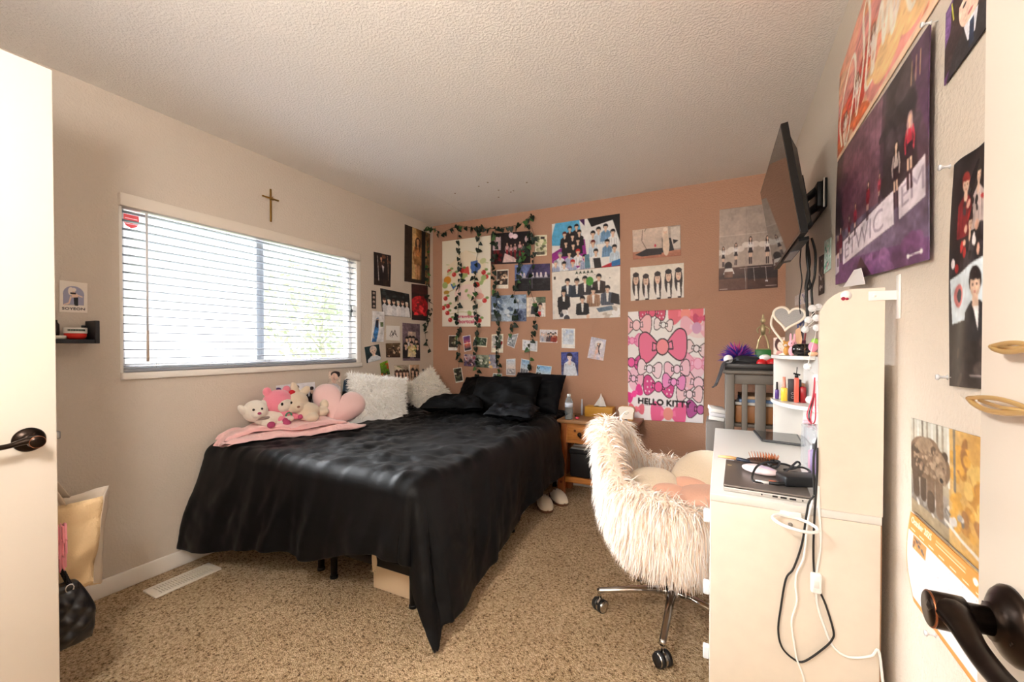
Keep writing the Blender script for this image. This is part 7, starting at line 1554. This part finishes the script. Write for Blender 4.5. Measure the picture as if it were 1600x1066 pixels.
# tote and handbag hang from the lever on the far side of the left door
hk = Vector((LX-.10, LY-.09, .935))
t = thing('tote_bag', 'cream canvas tote bag hanging on the far side of the left door', 'tote bag', (-1.94, .55, .36)); M_CANV = mat('cream_canvas', (226,196,152), .85, bump=.3, bscale=200); M_CANVW = mat('pale_lining', (232,218,200), .8)
def tp_(x, y, px, py): return atX(px, py, x)
TXF, TXB = -1.965, -2.085
fr = [atX(90,776,TXF), atX(160,775,TXF+.01), atX(150,915,TXF), atX(128,931,TXF-.01), atX(90,915,TXF)]
fr[0].y = .36; fr[4].y = .36
bk = [atX(90,772,TXB), atX(170,759,TXB), atX(174,885,TXB), atX(160,912,TXB), atX(92,900,TXB)]
bk[0].y = .36; bk[4].y = .36
def bagface(tl, tr, br, bl, bulge, sd):
    N = 20
    def F(i, j):
        u = i/(N-1); v = j/(N-1); q = (tl*(1-u)+tr*u)*(1-v)+(bl*(1-u)+br*u)*v
        return q+Vector((bulge*math.sin(PI*v)*math.sin(PI*min(1,u*1.1))+.026*math.sin(u*8+sd+v*2.2)*(.25+v*.8)+.018*fbm(u*3, v*3, sd), 0, -.012*math.sin(PI*u)*(1-v)))
    return F, N
b = MB(); F, N = bagface(fr[0], fr[1], fr[2], fr[4]+Vector((0,0,-.01)), .03, 1); b.grid(F, N, N); b.build('front_panel', M_CANV, t, [('SOLIDIFY', dict(thickness=.003))])
b = MB(); G, N = bagface(bk[0], bk[1], bk[3], bk[4], -.015, 2); b.grid(G, N, N); b.build('back_panel', M_CANVW, t, [('SOLIDIFY', dict(thickness=.003))])
b = MB(); b.grid(lambda i, j: F(N-1, j).lerp(G(N-1, j), i/9)+Vector((0, -.02*math.sin(PI*i/9)*(j/(N-1)) , 0)), 10, N); b.build('side_gusset', M_CANVW, t, [('SOLIDIFY', dict(thickness=.003))])
b = MB(); b.grid(lambda i, j: F(i, N-1).lerp(G(i, N-1), j/5), N, 6); b.build('base_panel', M_CANV, t, [('SOLIDIFY', dict(thickness=.003))])
for sx, off in ((TXF, .0), (TXB, .0)):
    b = MB(); y0 = F(13, 0) if sx == TXF else G(13, 0); y1 = F(3, 0) if sx == TXF else G(3, 0)
    b.tube(smoothpath([y0, y0.lerp(hk, .45)+Vector((0,.012,0)), hk+Vector((0,.004,.012)), hk+Vector((0,-.03,.012)), y1.lerp(hk, .45)+Vector((0,-.02,0)), y1], 6), .011, 8, flat=.25); b.build('strap', M_CANVW, t)
t = thing('handbag', 'black quilted handbag on a chain hanging below the tote by the left door', 'handbag', (-1.88, .53, .2)); M_QUILT = mat('black_quilted_leather', (26,24,25), .35)
hb = [atX(88,914,-1.885), atX(118,912,-1.885), atX(136,985,-1.885), atX(118,1006,-1.885), atX(88,1022,-1.885)]
cy_, cz_ = .535, (hb[1].z+hb[3].z)/2
def quilt(i, j):
    u = -1+2*i/31; v = -1+2*j/31; wy = .085+.020*v*-1
    e = ((1-abs(u)**3)*(1-abs(v)**3))**.45; q = abs(math.sin((u+v)*5.2))*abs(math.sin((u-v)*5.2))
    return Vector((-1.885+.035*e+.014*q*e, cy_-.02+u*(.096-.028*max(0,v)+.010*(1-v*v)), cz_+v*.098))
b = MB(); b.grid(quilt, 32, 32); b.grid(lambda i, j: (lambda p: Vector((-1.885*2-p.x, p.y, p.z)))(quilt(31-i, j)), 32, 32); b.build('quilted_body', M_QUILT, t)
b = MB(); b.box((-1.905, cy_-.075, cz_+.082), (-1.865, cy_+.043, cz_+.112), .008); b.build('top_edge', M_QUILT, t)
b = MB(); p0 = Vector((-1.87, cy_+.018, cz_+.11)); p1 = Vector((LX-.095, LY+.006, .58)); nlk = 30
for k in range(nlk):
    c = p0.lerp(p1, k/nlk); u = Vector((1,0,0)) if k % 2 else Vector((0,1,0)); b.tube([c+u*(.005*math.cos(q))+Vector((0,0,.010*math.sin(q))) for q in [2*PI*i/10 for i in range(10)]], .0018, 5, closed=True)
b.build('chain', mat('dark_chain', (40,36,36), .3, .7), t)
b = MB(); b.tube([p0+Vector((.004,.010*math.cos(q),.012*math.sin(q)-.012)) for q in [2*PI*i/16 for i in range(16)]], .0026, 6, closed=True); b.build('silver_ring', mat('silver_ring', (200,200,204), .2, .9), t)
b = MB()
for k in range(3): b.grid(lambda i, j, k=k: Vector((-1.862+.008*math.sin(i*1.9+k)+.004*k, .522+.022*i/11, .50+.045*k+.055*j/7+.006*math.sin(i*1.3+k))), 12, 8)
tag(b.build('pink_ruffle', mat('pink_satin', (236,150,160), .5, sheen=.3), None, mods=[('SOLIDIFY', dict(thickness=.003))]), 'pink ruffled cloth showing between the tote bag and the left door edge', 'cloth')
# ================================================================== LIGHT AND CAMERA
lamp('fill_lamp_room', 'added unseen fill lamp with opal glass shade behind the viewpoint inside the bedroom', (-.74, -.12, 2.02), 29, (1.0, .975, .935), .12, .22)  # unseen lamp added behind the camera to light the room
b = MB(); b.cyl((-.74, -.12, 2.02), (-.74, -.12, HC), .006); b.build('fill_lamp_rod', M_WHITE, bpy.data.objects['fill_lamp_room'])
lamp('fill_lamp_hall', 'added unseen fill lamp with opal glass shade in the hall outside the door', (-.22, -1.25, 1.82), 23, (1.0, .97, .93), .12, .26)  # unseen lamp added to throw frontal light through the doorway
b = MB(); b.cyl((-.22, -1.25, 1.82), (-.22, -1.25, HC), .006); b.build('fill_lamp_rod', M_WHITE, bpy.data.objects['fill_lamp_hall'])
wd = bpy.data.worlds.new('daylight'); scn.world = wd; wd.use_nodes = True; nt = wd.node_tree
bg = nt.nodes['Background']; bg.inputs['Color'].default_value = (.93, .97, 1.0, 1); bg.inputs['Strength'].default_value = 1.15
sl = bpy.data.lights.new('hazy_sun', 'SUN'); sl.energy = 31; sl.angle = math.radians(56); sl.color = (.93, .965, 1.0)
so = bpy.data.objects.new('hazy_sun', sl); COL.objects.link(so); so.rotation_euler = Vector((.80, .12, -.56)).to_track_quat('-Z', 'Y').to_euler()
cam = bpy.data.cameras.new('camera'); cam.sensor_width = 36; cam.lens = FPX/1600*36; cam.shift_y = .010; cam.clip_start = .02
co = bpy.data.objects.new('camera', cam); COL.objects.link(co); co.location = (0, 0, EYE)
co.rotation_euler = (PI/2+PIT, 0, YAW); scn.camera = co
vs = scn.view_settings; vs.view_transform = 'Standard'; vs.look = 'None'; vs.exposure = 1.14; vs.gamma = 1.0; vs.use_curve_mapping = False
scn.cycles.max_bounces = 10; scn.cycles.diffuse_bounces = 6; scn.cycles.glossy_bounces = 4; scn.cycles.transparent_max_bounces = 16
scn.cycles.use_denoising = True; scn.cycles.sample_clamp_indirect = 12.0
